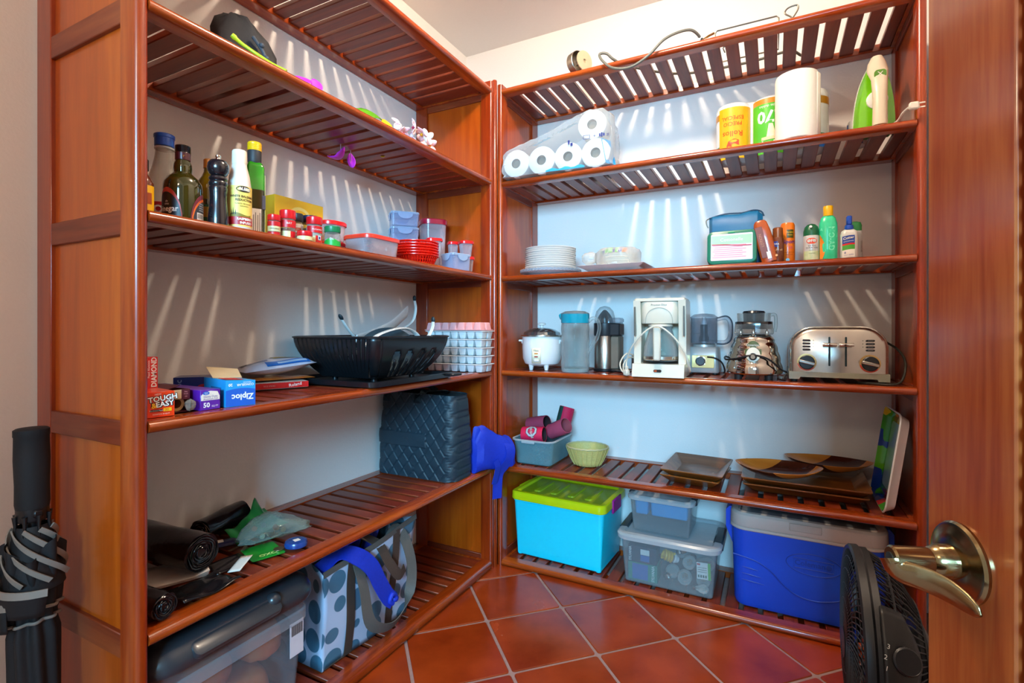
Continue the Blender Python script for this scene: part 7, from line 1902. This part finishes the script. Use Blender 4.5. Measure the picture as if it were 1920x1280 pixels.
# lies folded beside the tote: a crumpled wedge
rs = []
for k, (y, x, z0, z1, w_) in enumerate(((1.832, -1.128, 0.456, 0.600, 0.020), (1.850, -1.120, 0.456, 0.650, 0.036), (1.880, -1.110, 0.456, 0.650, 0.040), (1.908, -1.096, 0.456, 0.632, 0.038), (1.932, -1.076, 0.456, 0.616, 0.036), (1.955, -1.054, 0.456, 0.600, 0.032), (1.974, -1.036, 0.458, 0.580, 0.026), (1.988, -1.022, 0.470, 0.545, 0.012))):
    ring = []
    for j in range(24):
        a = 2 * math.pi * j / 24
        c_ = math.copysign(abs(math.cos(a)) ** 0.75, math.cos(a)); q_ = math.copysign(abs(math.sin(a)) ** 0.75, math.sin(a))
        f = 1 + 0.05 * math.sin(3 * a + 1.7 * k)
        ring.append((x + w_ * f * c_ * (0.75 + 0.25 * (1 - q_) / 2), y - 0.010 * q_ * (k > 1) + 0.004 * math.sin(5 * a + k), max(0.4555, (z0 + z1) / 2 + (z1 - z0) / 2 * q_ * f)))
    rs.append(ring)
MB().rings(rs).build('bag', bluecl, t, smooth_angle=30)
MB().ribbon([(-1.070, 1.968, 0.590), (-1.040, 1.962, 0.582), (-1.018, 1.960, 0.545), (-1.022, 1.958, 0.500), (-1.046, 1.950, 0.462), (-1.066, 1.944, 0.432), (-1.072, 1.942, 0.390), (-1.074, 1.940, 0.325)], [V((0.2, 1, 0.2)), V((0.2, 1, 0.3)), V((0.5, 1, 0.3)), V((0.6, 0.9, 0.2)), V((0.6, 0.9, 0)), V((0.5, 0.9, 0)), V((0.5, 0.9, 0)), V((0.5, 0.9, 0))], 0.046, 0.003, sm=5).build('strap', bluecl, t)
MB().ribbon([(-1.06, 1.905, 0.500), (-1.055, 1.914, 0.470), (-1.064, 1.918, 0.435), (-1.074, 1.915, 0.395)], (0.3, 1, 0), 0.030, 0.003, sm=4).build('strap', bluecl, t)

# rolls of bin bags, booklet, keys and bags at the near end
bin_m = pbr('bin_bag_plastic', '#0d0d10', 0.24, coat=0.3, bump=0.6, scale=35)
def bag_roll(label, a, b_, r_, name='bin_bag_roll', spiral=True):
    a, b_ = V(a), V(b_); d = (b_ - a); L_ = d.length
    t = T(name, label, 'bag roll', a, rot=V((0, 0, 1)).rotation_difference(d.normalized()).to_euler(), group='rolls of black bin bags')
    rs = []
    for k in range(9):
        u = k / 8
        rs.append([((r_ + 0.0012 * math.sin(5 * q_ + k) + 0.0008 * math.sin(11 * q_ + 3 * k)) * math.cos(q_), (r_ + 0.0012 * math.sin(5 * q_ + k)) * math.sin(q_), L_ * u) for q_ in [2 * math.pi * j / 36 for j in range(36)]])
    MB().rings(rs).build('roll', bin_m, t)
    mb = MB(); pts = []
    for k in range(110):
        q_ = k * 0.33; rr_ = r_ * (0.22 + 0.74 * k / 110) * (1 + 0.03 * math.sin(k * 1.7)); pts.append((rr_ * math.cos(q_), rr_ * math.sin(q_), L_ + 0.001 + 0.002 * math.sin(k * 0.9)))
    mb.tube(pts, 0.0016, 5)
    mb.build('wound_layers', bin_m, t)
    return t
bag_roll('thick roll of black bin bags lying on the booklet', (-1.490, 0.738, Z5 + 0.0625), (-1.247, 0.758, Z5 + 0.0625), 0.0445)
bag_roll('slim roll of black bin bags against the wall by the green bag', (-1.492, 1.030, Z5 + 0.0365), (-1.440, 0.870, Z5 + 0.0365), 0.0335)
bag_roll('small roll of black bin bags at the very front by the end post', (-1.300, 0.604, Z5 + 0.0285), (-1.136, 0.612, Z5 + 0.0285), 0.0265)
def sheet_fn(u, v_):
    x = -1.140 - 0.085 * v_ - 0.01 * u + 0.012 * math.sin(2.0 * u * math.pi) * 0
    y = 0.655 + 0.140 * u - 0.01 * v_
    z = Z5 + 0.004 + 0.016 * (1 - u) ** 2 * (0.6 + 0.4 * v_) + 0.0035 * math.sin(8 * u + 5 * v_) + 0.003 * math.sin(13 * v_ - 6 * u) + 0.004 * u * v_
    return (x, y, z)
o_ = MB().grid(sheet_fn, 18, 12).build('bin_bag', bin_m, solid=0.0016)
tag(o_, 'loose black bin bag pulled off the small roll along the shelf front', 'bag')
o_ = MB().grid(lambda u, v_: (-1.292 + 0.070 * u, 0.800 + 0.085 * v_ - 0.02 * u, Z5 + 0.0035 + 0.0018 * math.sin(9 * u + 4 * v_)), 8, 8).build('bin_bag', bin_m, solid=0.0016)
tag(o_, 'flat black bag scrap between the thick roll and the green card', 'bag')
t = T('booklet', 'white printed booklet with a lifted corner under the thick black roll', 'booklet', (-1.342, 0.700, Z5), 66)
pg = pbr('booklet_paper', '#cfc4b8', 0.7)
for k in range(4):
    MB().grid(lambda u, v_: (-0.105 + 0.21 * u + 0.001 * k, -0.062 + 0.125 * v_ - 0.0015 * k, 0.0012 + 0.0022 * k + 0.022 * max(0, u - 0.82) ** 1.0 * (1 - 0.3 * v_) * (k + 1) / 2), 12, 4).build('page', pg, t, solid=0.0016)
lettering(t, [('Y IP', 0.014, -0.070, 0.012, 0), ('manual', 0.010, -0.072, -0.004, 0)], BLACK, lambda x, z: (x, z - 0.02, 0.0102))
mb = MB()
mb.grid(lambda u, v_: (-0.10 + 0.07 * u, -0.040 + 0.0015 * v_, 0.0102), 2, 1)
mb.build('rule', BLACK, t)
o_ = MB().grid(lambda u, v_: (-1.200 + 0.030 * u - 0.02 * v_, 0.792 + 0.050 * v_ + 0.012 * u, Z5 + 0.009 + 0.016 * v_ + 0.006 * u), 5, 5).build('leaflet', pg, solid=0.001)
tag(o_, 'pale folded leaflet corner sticking up past the black bin bag', 'leaflet')
gbag = pbr('green_film', '#0f7a38', 0.35, coat=0.2, bump=0.3, scale=50)
def gsheet(u, v_):
    x = -1.345 - 0.055 * v_ - 0.060 * v_ * u + 0.012 * math.sin(6 * u) * u; y = 0.915 + 0.175 * u
    z = Z5 + 0.004 + 0.030 * v_ ** 1.5 + 0.050 * math.exp(-((u - 0.78) / 0.10) ** 2) * v_ ** 2 + 0.007 * math.sin(9 * u + 3 * v_) * v_ + 0.002 * math.sin(21 * u)
    return (x, y, z)
o_ = MB().grid(gsheet, 26, 14).build('green_bag', gbag, solid=0.0016)
tag(o_, 'crumpled dark green plastic bag lying behind the keys', 'bag')
t = T('gift_card', 'bright green plastic card with pale letters at the shelf front', 'card', (-1.243, 0.922, Z5 + 0.0020), 72)
MB().rr([(0, 0), (0, 0.001)], 0.086, 0.100, 0.006).build('card', pbr('card_green', '#12a02c', 0.3, coat=0.4, col2='#0c7a20', scale=18), t)
lettering(t, [('OXO', 0.020, 0.004, -0.028, 180, 1, 0.0006)], pbr('card_lime', '#c8e88a', 0.4), lambda x, z: (x, z, 0.0016))
t = T('key_fob', 'dark blue oval key fob with a white tag beside the slim black roll', 'key fob', (-1.358, 0.882, Z5 + 0.010), 64)
MB().rr([(-0.006, 0), (0, 0.004), (-0.001, 0.010), (-0.008, 0.014)], 0.076, 0.034, 0.016).build('fob', pbr('navy_vinyl', '#141b48', 0.4, coat=0.3), t)
MB().box(-0.020, -0.010, 0.0142, 0.002, 0.008, 0.0152).build('tag_label', pbr('tag_white', '#e6dcd2', 0.5), t)
t = T('key_bunch', 'small bunch of brass keys on a ring next to the blue fob', 'keys', (-1.322, 0.938, Z5 + 0.006), 60)
kb_ = pbr('key_metal', '#a8977a', 0.3, metal=0.95)
MB().tube([(0.013 * math.cos(a), 0.013 * math.sin(a), 0.012) for a in [2 * math.pi * k / 20 for k in range(20)]], 0.0013, 6, closed=True).build('ring', kb_, t)
for k, (a, z) in enumerate(((-150, 0.004), (-110, 0.009), (-60, 0.013), (20, 0.015))):
    key = MB()
    key.rr([(0, -0.001), (0, 0.001)], 0.020, 0.020, 0.0098, cx=0.012)
    key.box(0.020, -0.0035, -0.0009, 0.050, 0.0035, 0.0009)
    for q_ in range(4): key.box(0.028 + 0.005 * q_, 0.003, -0.0009, 0.031 + 0.005 * q_, 0.0052, 0.0009)
    key.build('key', kb_, t, loc=(0.012 * math.cos(R(a)), 0.012 * math.sin(R(a)), z), rot=(0, R(6), R(a)))
t = T('zip_bag', 'clear zip bag full of small shiny parts on the green bag', 'bag', (-1.295, 0.995, Z5 + 0.005), 74)
zf = clear('zip_film', '#cfe6dc', 0.05, 0.06, 0.5)
rs = []
for k, (x, w_, h) in enumerate(((-0.098, 0.020, 0.012), (-0.075, 0.050, 0.030), (-0.040, 0.066, 0.050), (0.0, 0.072, 0.062), (0.035, 0.064, 0.046), (0.065, 0.055, 0.034), (0.090, 0.036, 0.018))):
    rs.append([(x + 0.006 * math.sin(4 * a + k), w_ * math.cos(a) * (1 + 0.08 * math.sin(5 * a + 2 * k)) - 0.012, max(0.0, h / 2 + h / 2 * math.sin(a) * (1 + 0.12 * math.sin(7 * a + k)) + 0.012)) for a in [2 * math.pi * j / 26 for j in range(26)]])
MB().rings(rs).build('bag', zf, t, smooth_angle=60)
r4 = random.Random(11)
for k in range(9):
    x, y, z = r4.uniform(-0.05, 0.06), r4.uniform(-0.045, 0.02), r4.uniform(0.020, 0.034)
    MB().lathe([(0.004, 0), (0.0075, 0.001), (0.0075, 0.003), (0.004, 0.003)], 16).build('trinket', kb_ if k % 3 else pbr('trinket_copper', '#b8784a', 0.3, metal=0.9), t, loc=(x, y, z), rot=(r4.uniform(0, 3), r4.uniform(0, 3), 0))
t = T('tape_puck', 'round blue tin with a white sticker at the front of the zip bag', 'tin', (-1.188, 0.985, Z5 + 0.0035), 74)
MB().lathe([(0.022, 0), (0.030, 0.003), (0.031, 0.010), (0.028, 0.016), (0.020, 0.018)], 30).build('tin', pbr('tin_blue', '#14286a', 0.25, coat=0.4, col2='#1c4c9a', scale=60), t)
MB().box(-0.008, -0.012, 0.0183, 0.008, 0.004, 0.0190).build('sticker', pbr('tag_white', '#e6dcd2'), t)
t = T('coin', 'brass coin on the bright green card', 'coin', (-1.212, 0.948, Z5 + 0.0045), 0)
MB().lathe([(0.0135, 0), (0.0138, 0.001), (0.0135, 0.0022), (0.0115, 0.0018)], 28).build('coin', kb_, t)

# ------------------------------------------------------------------ left unit, bottom shelf
Z6 = 0.0412
t = T('storage_tote', 'large clear tote with dark grey lid and orange fabric inside, on the bottom shelf', 'storage tote', (-1.305, 0.790, Z6), 90)
totec = clear('tote_plastic', '#e2e2e6', 0.03, 0.2, 0.16)
tub(MB(), 0.400, 0.335, 0.300, 0.028, 0.035, 0.003).build('box', totec, t)
MB().rr([(-0.006, 0.232), (0.003, 0.236), (0.003, 0.262), (-0.002, 0.266)], 0.400, 0.335, 0.035, cap0=False, cap1=False).build('band', clear('tote_band', '#d6d6dc', 0.12, 0.2, 0.2), t)
lidg = pbr('tote_lid', '#2b2f34', 0.32, coat=0.25, var=0.05)
ld = MB().rr([(0.004, 0.292), (0.018, 0.296), (0.022, 0.306), (0.020, 0.320), (0.006, 0.342), (-0.014, 0.352), (-0.034, 0.352), (-0.044, 0.344), (-0.10, 0.344)], 0.400, 0.335, 0.045, n=7).build('lid', lidg, t)
MB().rr([(-0.062, 0.3435), (-0.064, 0.350), (-0.07, 0.351)], 0.400, 0.335, 0.03).build('lid_panel', lidg, ld)
for x in (0.08,):
    MB().ball((x, -0.172, 0.334), 0.019, 16, 10).build('lid_boss', lidg, ld)
MB().rr([(0, 0.0), (0.001, 0.004), (-0.001, 0.014), (-0.006, 0.016)], 0.22, 0.040, 0.015).build('latch', lidg, ld, loc=(-0.02, -0.178, 0.318), rot=(R(38), 0, 0))
oc = pbr('orange_fabric', '#d8561c', 0.7, col2='#c88a50', scale=14, bump=0.4)
for i, (x, y, z, sx, sy, sz, lb_) in enumerate(((-0.085, -0.028, 0.072, 0.066, 0.105, 0.060, 'orange patterned fabric bundle nearest the end post, inside the clear tote'), (0.065, -0.028, 0.074, 0.066, 0.105, 0.062, 'orange patterned fabric bundle in the middle of the clear tote'), (0.105, -0.030, 0.200, 0.052, 0.112, 0.052, 'orange patterned fabric bundle high at the far end of the clear tote'), (-0.065, -0.030, 0.200, 0.090, 0.112, 0.052, 'orange patterned fabric bundle on top of the others in the clear tote'))):
    mb = MB(); r5 = random.Random(i)
    n, m = 18, 10; rs = []
    for k in range(m + 1):
        th = math.pi * k / m
        rs.append([(math.copysign(abs(math.cos(2 * math.pi * j / n)) ** .7, math.cos(2 * math.pi * j / n)) * sx * max(math.sin(th), .03) ** .6 * (1 + 0.05 * math.sin(5 * j + k)), math.copysign(abs(math.sin(2 * math.pi * j / n)) ** .7, math.sin(2 * math.pi * j / n)) * sy * max(math.sin(th), .03) ** .6, -sz * math.copysign(abs(math.cos(th)) ** .7, math.cos(th)) * (1 + 0.05 * math.sin(3 * j))) for j in range(n)])
    p_ = Matrix.Rotation(R(90), 4, 'Z') @ V((x, y, z))
    o_ = mb.rings(rs).build('fabric_bundle', oc, loc=(-1.305 + p_.x, 0.790 + p_.y, Z6 + p_.z), rot=(0, 0, R(90)), smooth_angle=60)
    tag(o_, lb_, 'fabric', 'orange fabric in the clear tote')
mb = MB().box(0.135, -0.1665, 0.150, 0.178, -0.1655, 0.240)
mb.build('paper_label', pbr('label_grey_white', '#cfcad0', 0.5), t)
mb = MB()
for k in range(9): mb.box(0.140 + 0.004 * k, -0.1672, 0.205, 0.142 + 0.004 * k, -0.1666, 0.232)
mb.build('barcode', BLACK, t)

def dots(ax_):
    m, nt, b = _new('polka_dot_laminate_' + ax_)
    tc = nt.nodes.new('ShaderNodeTexCoord'); mp = nt.nodes.new('ShaderNodeMapping')
    mp.inputs['Scale'].default_value = (1, 0, 1) if ax_ == 'x' else (0, 1, 1)
    nt.links.new(tc.outputs['Object'], mp.inputs['Vector'])
    vo = nt.nodes.new('ShaderNodeTexVoronoi'); vo.inputs['Scale'].default_value = 12.5; vo.inputs['Randomness'].default_value = 0.42
    vo.voronoi_dimensions = '3D'
    nt.links.new(mp.outputs[0], vo.inputs['Vector'])
    cr = nt.nodes.new('ShaderNodeValToRGB'); e = cr.color_ramp.elements
    e[0].position = 0.44; e[0].color = lin('#4a7890'); e[1].position = 0.455; e[1].color = lin('#bccde4')
    nt.links.new(vo.outputs['Distance'], cr.inputs[0]); nt.links.new(cr.outputs[0], b.inputs['Base Color'])
    b.inputs['Roughness'].default_value = 0.35
    return m
dotm = dots('x'); dotg = dots('y')
t = T('polka_dot_bag', 'white shopping bag with blue grey dots and grey webbing handles on the bottom shelf', 'bag', (-1.285, 1.275, Z6), 88)
webb = pbr('grey_webbing', '#5a5650', 0.7, bump=0.4, scale=300); webd = pbr('brown_webbing', '#4a3a30', 0.7, bump=0.4, scale=300)
W4, D4, H4 = 0.400, 0.190, 0.310
def bagwall(front):
    def fn(u, v_):
        x = (u - 0.5) * W4 * (0.94 + 0.06 * v_)
        lean = -0.030 * v_ if front else 0.012 * v_
        y = (-D4 / 2 if front else D4 / 2) + lean + 0.008 * math.sin(4 * u + 2) * v_ + 0.004 * math.sin(9 * u + 7 * v_)
        z = 0.001 + H4 * v_ * (1.0 + (0.16 * (u - 0.25) if front else 0.05 * u))
        return (x, y, z)
    return fn
MB().grid(bagwall(True), 28, 18).build('front_wall', dotm, t, solid=0.0015)
MB().grid(bagwall(False), 20, 12).build('back_wall', pbr('bag_grey_lining', '#3d4a52', 0.5), t, solid=0.0015)
for s_ in (-1, 1):
    def fn(u, v_, s_=s_):
        f, b_ = bagwall(True)(0.5 + s_ * 0.5, v_), bagwall(False)(0.5 + s_ * 0.5, v_)
        return (f[0] + (b_[0] - f[0]) * u - s_ * 0.030 * math.sin(math.pi * u) * v_, f[1] + (b_[1] - f[1]) * u, f[2] + (b_[2] - f[2]) * u)
    MB().grid(fn, 10, 10).build('gusset', dotg, t, solid=0.0015)
MB().box(-W4 * .47, -D4 / 2, 0.0005, W4 * .47, D4 / 2, 0.003).build('base', webd, t)
def rimpt(u, o): p = bagwall(True)(u, 1.0); return (p[0], p[1] - o, p[2])
MB().ribbon([rimpt(u / 10, 0.002) for u in range(11)], (0, 0, 1), 0.018, 0.003, sm=2).build('trim', webb, t)
for u in (0.26, 0.74):
    MB().ribbon([(bagwall(True)(u, v_ / 8)[0], bagwall(True)(u, v_ / 8)[1] - 0.003, bagwall(True)(u, v_ / 8)[2]) for v_ in range(9)], (1, 0, 0), 0.032, 0.002, sm=2).build('webbing', webd, t)
p1, p2 = bagwall(True)(0.30, 0.93), bagwall(True)(0.82, 0.95)
MB().ribbon([(p1[0], p1[1] - 0.006, p1[2]), (p1[0] + 0.005, p1[1] - 0.030, p1[2] - 0.08), (p1[0] + 0.03, p1[1] - 0.034, 0.095), (0.03, p1[1] - 0.038, 0.045), (0.10, p2[1] - 0.036, 0.070), (0.145, p2[1] - 0.032, 0.17), (p2[0] + 0.01, p2[1] - 0.016, p2[2] - 0.05), (p2[0] - 0.015, p2[1] + 0.01, p2[2] + 0.008), (p2[0] - 0.05, p2[1] + 0.015, p2[2] - 0.02)],
            [V((1, 0, 0)), V((1, 0, 0)), V((1, -0.3, 0.2)), V((0.3, -0.6, 1)), V((-0.2, -0.6, 1)), V((1, -0.4, -0.2)), V((1, -0.3, 0)), V((0.6, 0, 0.6)), V((0, 0.5, 1))], 0.036, 0.0025, sm=6).build('handle', webb, t)
MB().ribbon([(p1[0] + 0.02, 0.04, 0.30), (p1[0] + 0.03, 0.0, 0.345), (p1[0] + 0.05, -0.05, 0.352), (p1[0] + 0.09, -0.125, 0.32), (p1[0] + 0.12, -0.148, 0.25), (p1[0] + 0.165, -0.152, 0.19), (p1[0] + 0.20, -0.146, 0.20)], [V((1, 0, 0))] * 4 + [V((1, 0, 0.3)), V((0.4, 0, 1)), V((0, 0, 1))], 0.034, 0.0025, sm=5).build('handle', webd, t)
t2 = T('black_bag', 'folded black plastic bag rising out of the back corner of the dotted bag', 'bag', (-1.268, 1.416, Z6 + 0.172), 88)
rs = []
for k, (z, w_, d) in enumerate(((0.0, 0.014, 0.018), (0.08, 0.020, 0.024), (0.15, 0.025, 0.028), (0.19, 0.020, 0.018), (0.205, 0.010, 0.008))):
    rs.append([(w_ * math.cos(a) * (1 + 0.14 * math.sin(3 * a + k)), d * math.sin(a) * (1 + 0.12 * math.sin(4 * a + 2 * k)), z + 0.008 * math.sin(3 * a)) for a in [2 * math.pi * j / 18 for j in range(18)]])
MB().rings(rs).build('bag', pbr('dark_slate_film', '#26343a', 0.3, coat=0.3), t2, smooth_angle=20)
t2 = T('blue_strap_bag', 'royal blue cloth bag stuffed in the dotted bag with its straps draped over the front', 'bag', (-1.285, 1.275, Z6), 88)
MB().ribbon([(-0.17, -0.06, 0.285), (-0.13, -0.105, 0.335), (-0.09, -0.142, 0.318), (-0.045, -0.156, 0.270), (-0.015, -0.160, 0.21), (0.02, -0.162, 0.150), (0.045, -0.164, 0.125)], [V((0.4, 0.4, 1)), V((0.8, 0.6, 0.4)), V((1, 0.1, 0.6)), V((1, 0, 0.5)), V((1, 0, 0.3)), V((1, 0, 0.3)), V((0.8, 0, 0.6))], 0.052, 0.004, sm=6).build('strap', bluecl, t2)
MB().tube([(0.045, -0.162, 0.125), (0.052, -0.166, 0.140), (0.035, -0.168, 0.150), (0.025, -0.166, 0.132), (0.038, -0.168, 0.120)], [0.012, 0.015, 0.015, 0.013, 0.008], 10, sm=4).build('strap_end', bluecl, t2)
for x, y, z0, z1, r_, lean in ((-0.01, -0.015, 0.22, 0.366, 0.024, 0.045), (0.055, -0.02, 0.23, 0.348, 0.026, 0.055), (0.03, -0.05, 0.22, 0.318, 0.020, 0.03)):
    MB().tube([(x, y, z0), (x + lean * 0.5, y, (z0 + z1) / 2), (x + lean, y + 0.004, z1 - 0.02), (x + lean * 1.1, y + 0.006, z1)], [r_ * 0.9, r_, r_, r_, r_, r_ * 1.05, r_ * 1.05, r_, r_, r_ * 0.9, r_ * 0.75, r_ * 0.5, r_ * 0.15], 12, sm=4, flat=0.55).build('fold', bluecl, t2)

# ------------------------------------------------------------------ umbrella against the wall and the end panel
t = T('umbrella', 'furled black umbrella with grey edging leaning in the corner, handle up', 'umbrella', (-1.320, 0.470, 0.002), 0, rot=(0, R(-1.6), 0))
ub = pbr('umbrella_black', '#151517', 0.7, bump=0.2, scale=120); ug = pbr('umbrella_grey', '#8f857a', 0.65); uf = pbr('foam_grip', '#121214', 0.75, bump=0.25, scale=150)
MB().lathe([(0.026, 0.702), (0.0275, 0.712), (0.0270, 0.75), (0.0285, 0.80), (0.0275, 0.846), (0.0285, 0.848), (0.0285, 0.860), (0.024, 0.863)], 28).build('grip', uf, t)
MB().lathe([(0.0235, 0.676), (0.026, 0.680), (0.026, 0.702)], 24).box(0.014, -0.008, 0.684, 0.028, 0.008, 0.700, 0.003).build('ferrule', blk, t)
MB().lathe([(0.013, 0.02), (0.014, 0.68)], 18).build('shaft', blk, t)
MB().lathe([(0.004, 0.0), (0.006, 0.01), (0.008, 0.05)], 14).build('tip', blk, t)
NF = 8
def canopy_r(v_, a):
    # v_: 0 bottom tip .. 1 canopy hem
    base = 0.010 + 0.027 * min(1, v_ * 2.2) ** 0.7 + (0.008 * max(0, v_ - 0.74) / 0.26)
    band = 1 - 0.18 * math.exp(-((v_ - 0.755) / 0.03) ** 2)
    return base * band * (1 + 0.16 * math.sin(NF * a + 5 * v_) * (0.4 + 0.6 * v_))
rs = []
for k in range(31):
    v_ = k / 30
    z = 0.05 + (0.575) * v_
    rs.append([(canopy_r(v_, a) * math.cos(a), canopy_r(v_, a) * math.sin(a), z + 0.02 * v_ ** 6 * math.sin(3 * a)) for a in [2 * math.pi * j / 80 for j in range(80)]])
MB().rings(rs, cap1=False).build('canopy', ub, t, smooth_angle=60)
# the gathered hem: a black cone wound with the canopy's grey edging, and two flared folds
def hemr(z): return 0.026 + 0.024 * max(0, (0.668 - z) / 0.125) ** 0.8
MB().lathe([(hemr(z), z) for z in [0.668 - 0.0125 * k for k in range(11)]][::-1], 32, cap0=False, cap1=False).build('gathered_hem', ub, t)
for k in range(NF):
    a0 = 2 * math.pi * k / NF
    pts, wd = [], []
    for q_ in range(11):
        u = q_ / 10; a = a0 + 2.5 * u; z = 0.662 - 0.100 * u ** 1.15
        r_ = hemr(z) + 0.004 + 0.004 * u
        pts.append((r_ * math.cos(a), r_ * math.sin(a), z)); wd.append(V((0.25 * math.cos(a), 0.25 * math.sin(a), 1)))
    MB().ribbon(pts, wd, 0.010, 0.0025, sm=2).build('edging', ug, t)
    ra = a0
    MB().tube([(0.030 * math.cos(ra), 0.030 * math.sin(ra), 0.640), (0.027 * math.cos(ra), 0.027 * math.sin(ra), 0.672), (0.028 * math.cos(ra), 0.028 * math.sin(ra), 0.690)], [0.002, 0.003, 0.0045], 8).build('rib_tip', blk, t)
def fold(a0, a1, z0, r0, r1, m, name):
    def fn(u, v_):
        a = R(a0 + (a1 - a0) * u); r_ = hemr(z0) + 0.004 + (r0 + (r1 - r0) * u ** 2) * (0.35 + 0.65 * v_)
        return (r_ * math.cos(a), r_ * math.sin(a), z0 - 0.050 * (1 - v_) - 0.010 * u)
    f_ = MB().grid(fn, 10, 5).build(name, ub, t, solid=0.002)
    MB().ribbon([V(fn(u / 8, 1.0)) for u in range(9)], (0, 0, 1), 0.014, 0.003, sm=2).build('edging', m, f_)
fold(-150, -5, 0.560, 0.002, 0.030, ug, 'flared_fold')
fold(-60, -178, 0.528, 0.003, 0.018, ug, 'flared_fold')
fold(-90, -200, 0.512, 0.003, 0.022, ug, 'flared_fold')
for z in (0.500, 0.476):
    MB().tube([((canopy_r((z - 0.05) / 0.575, a) * 1.0 + 0.004) * math.cos(a), (canopy_r((z - 0.05) / 0.575, a) + 0.004) * math.sin(a), z + 0.006 * math.cos(a)) for a in [2 * math.pi * j / 60 for j in range(60)]], 0.0032, 6, closed=True).build('strap_edge', ug, t)
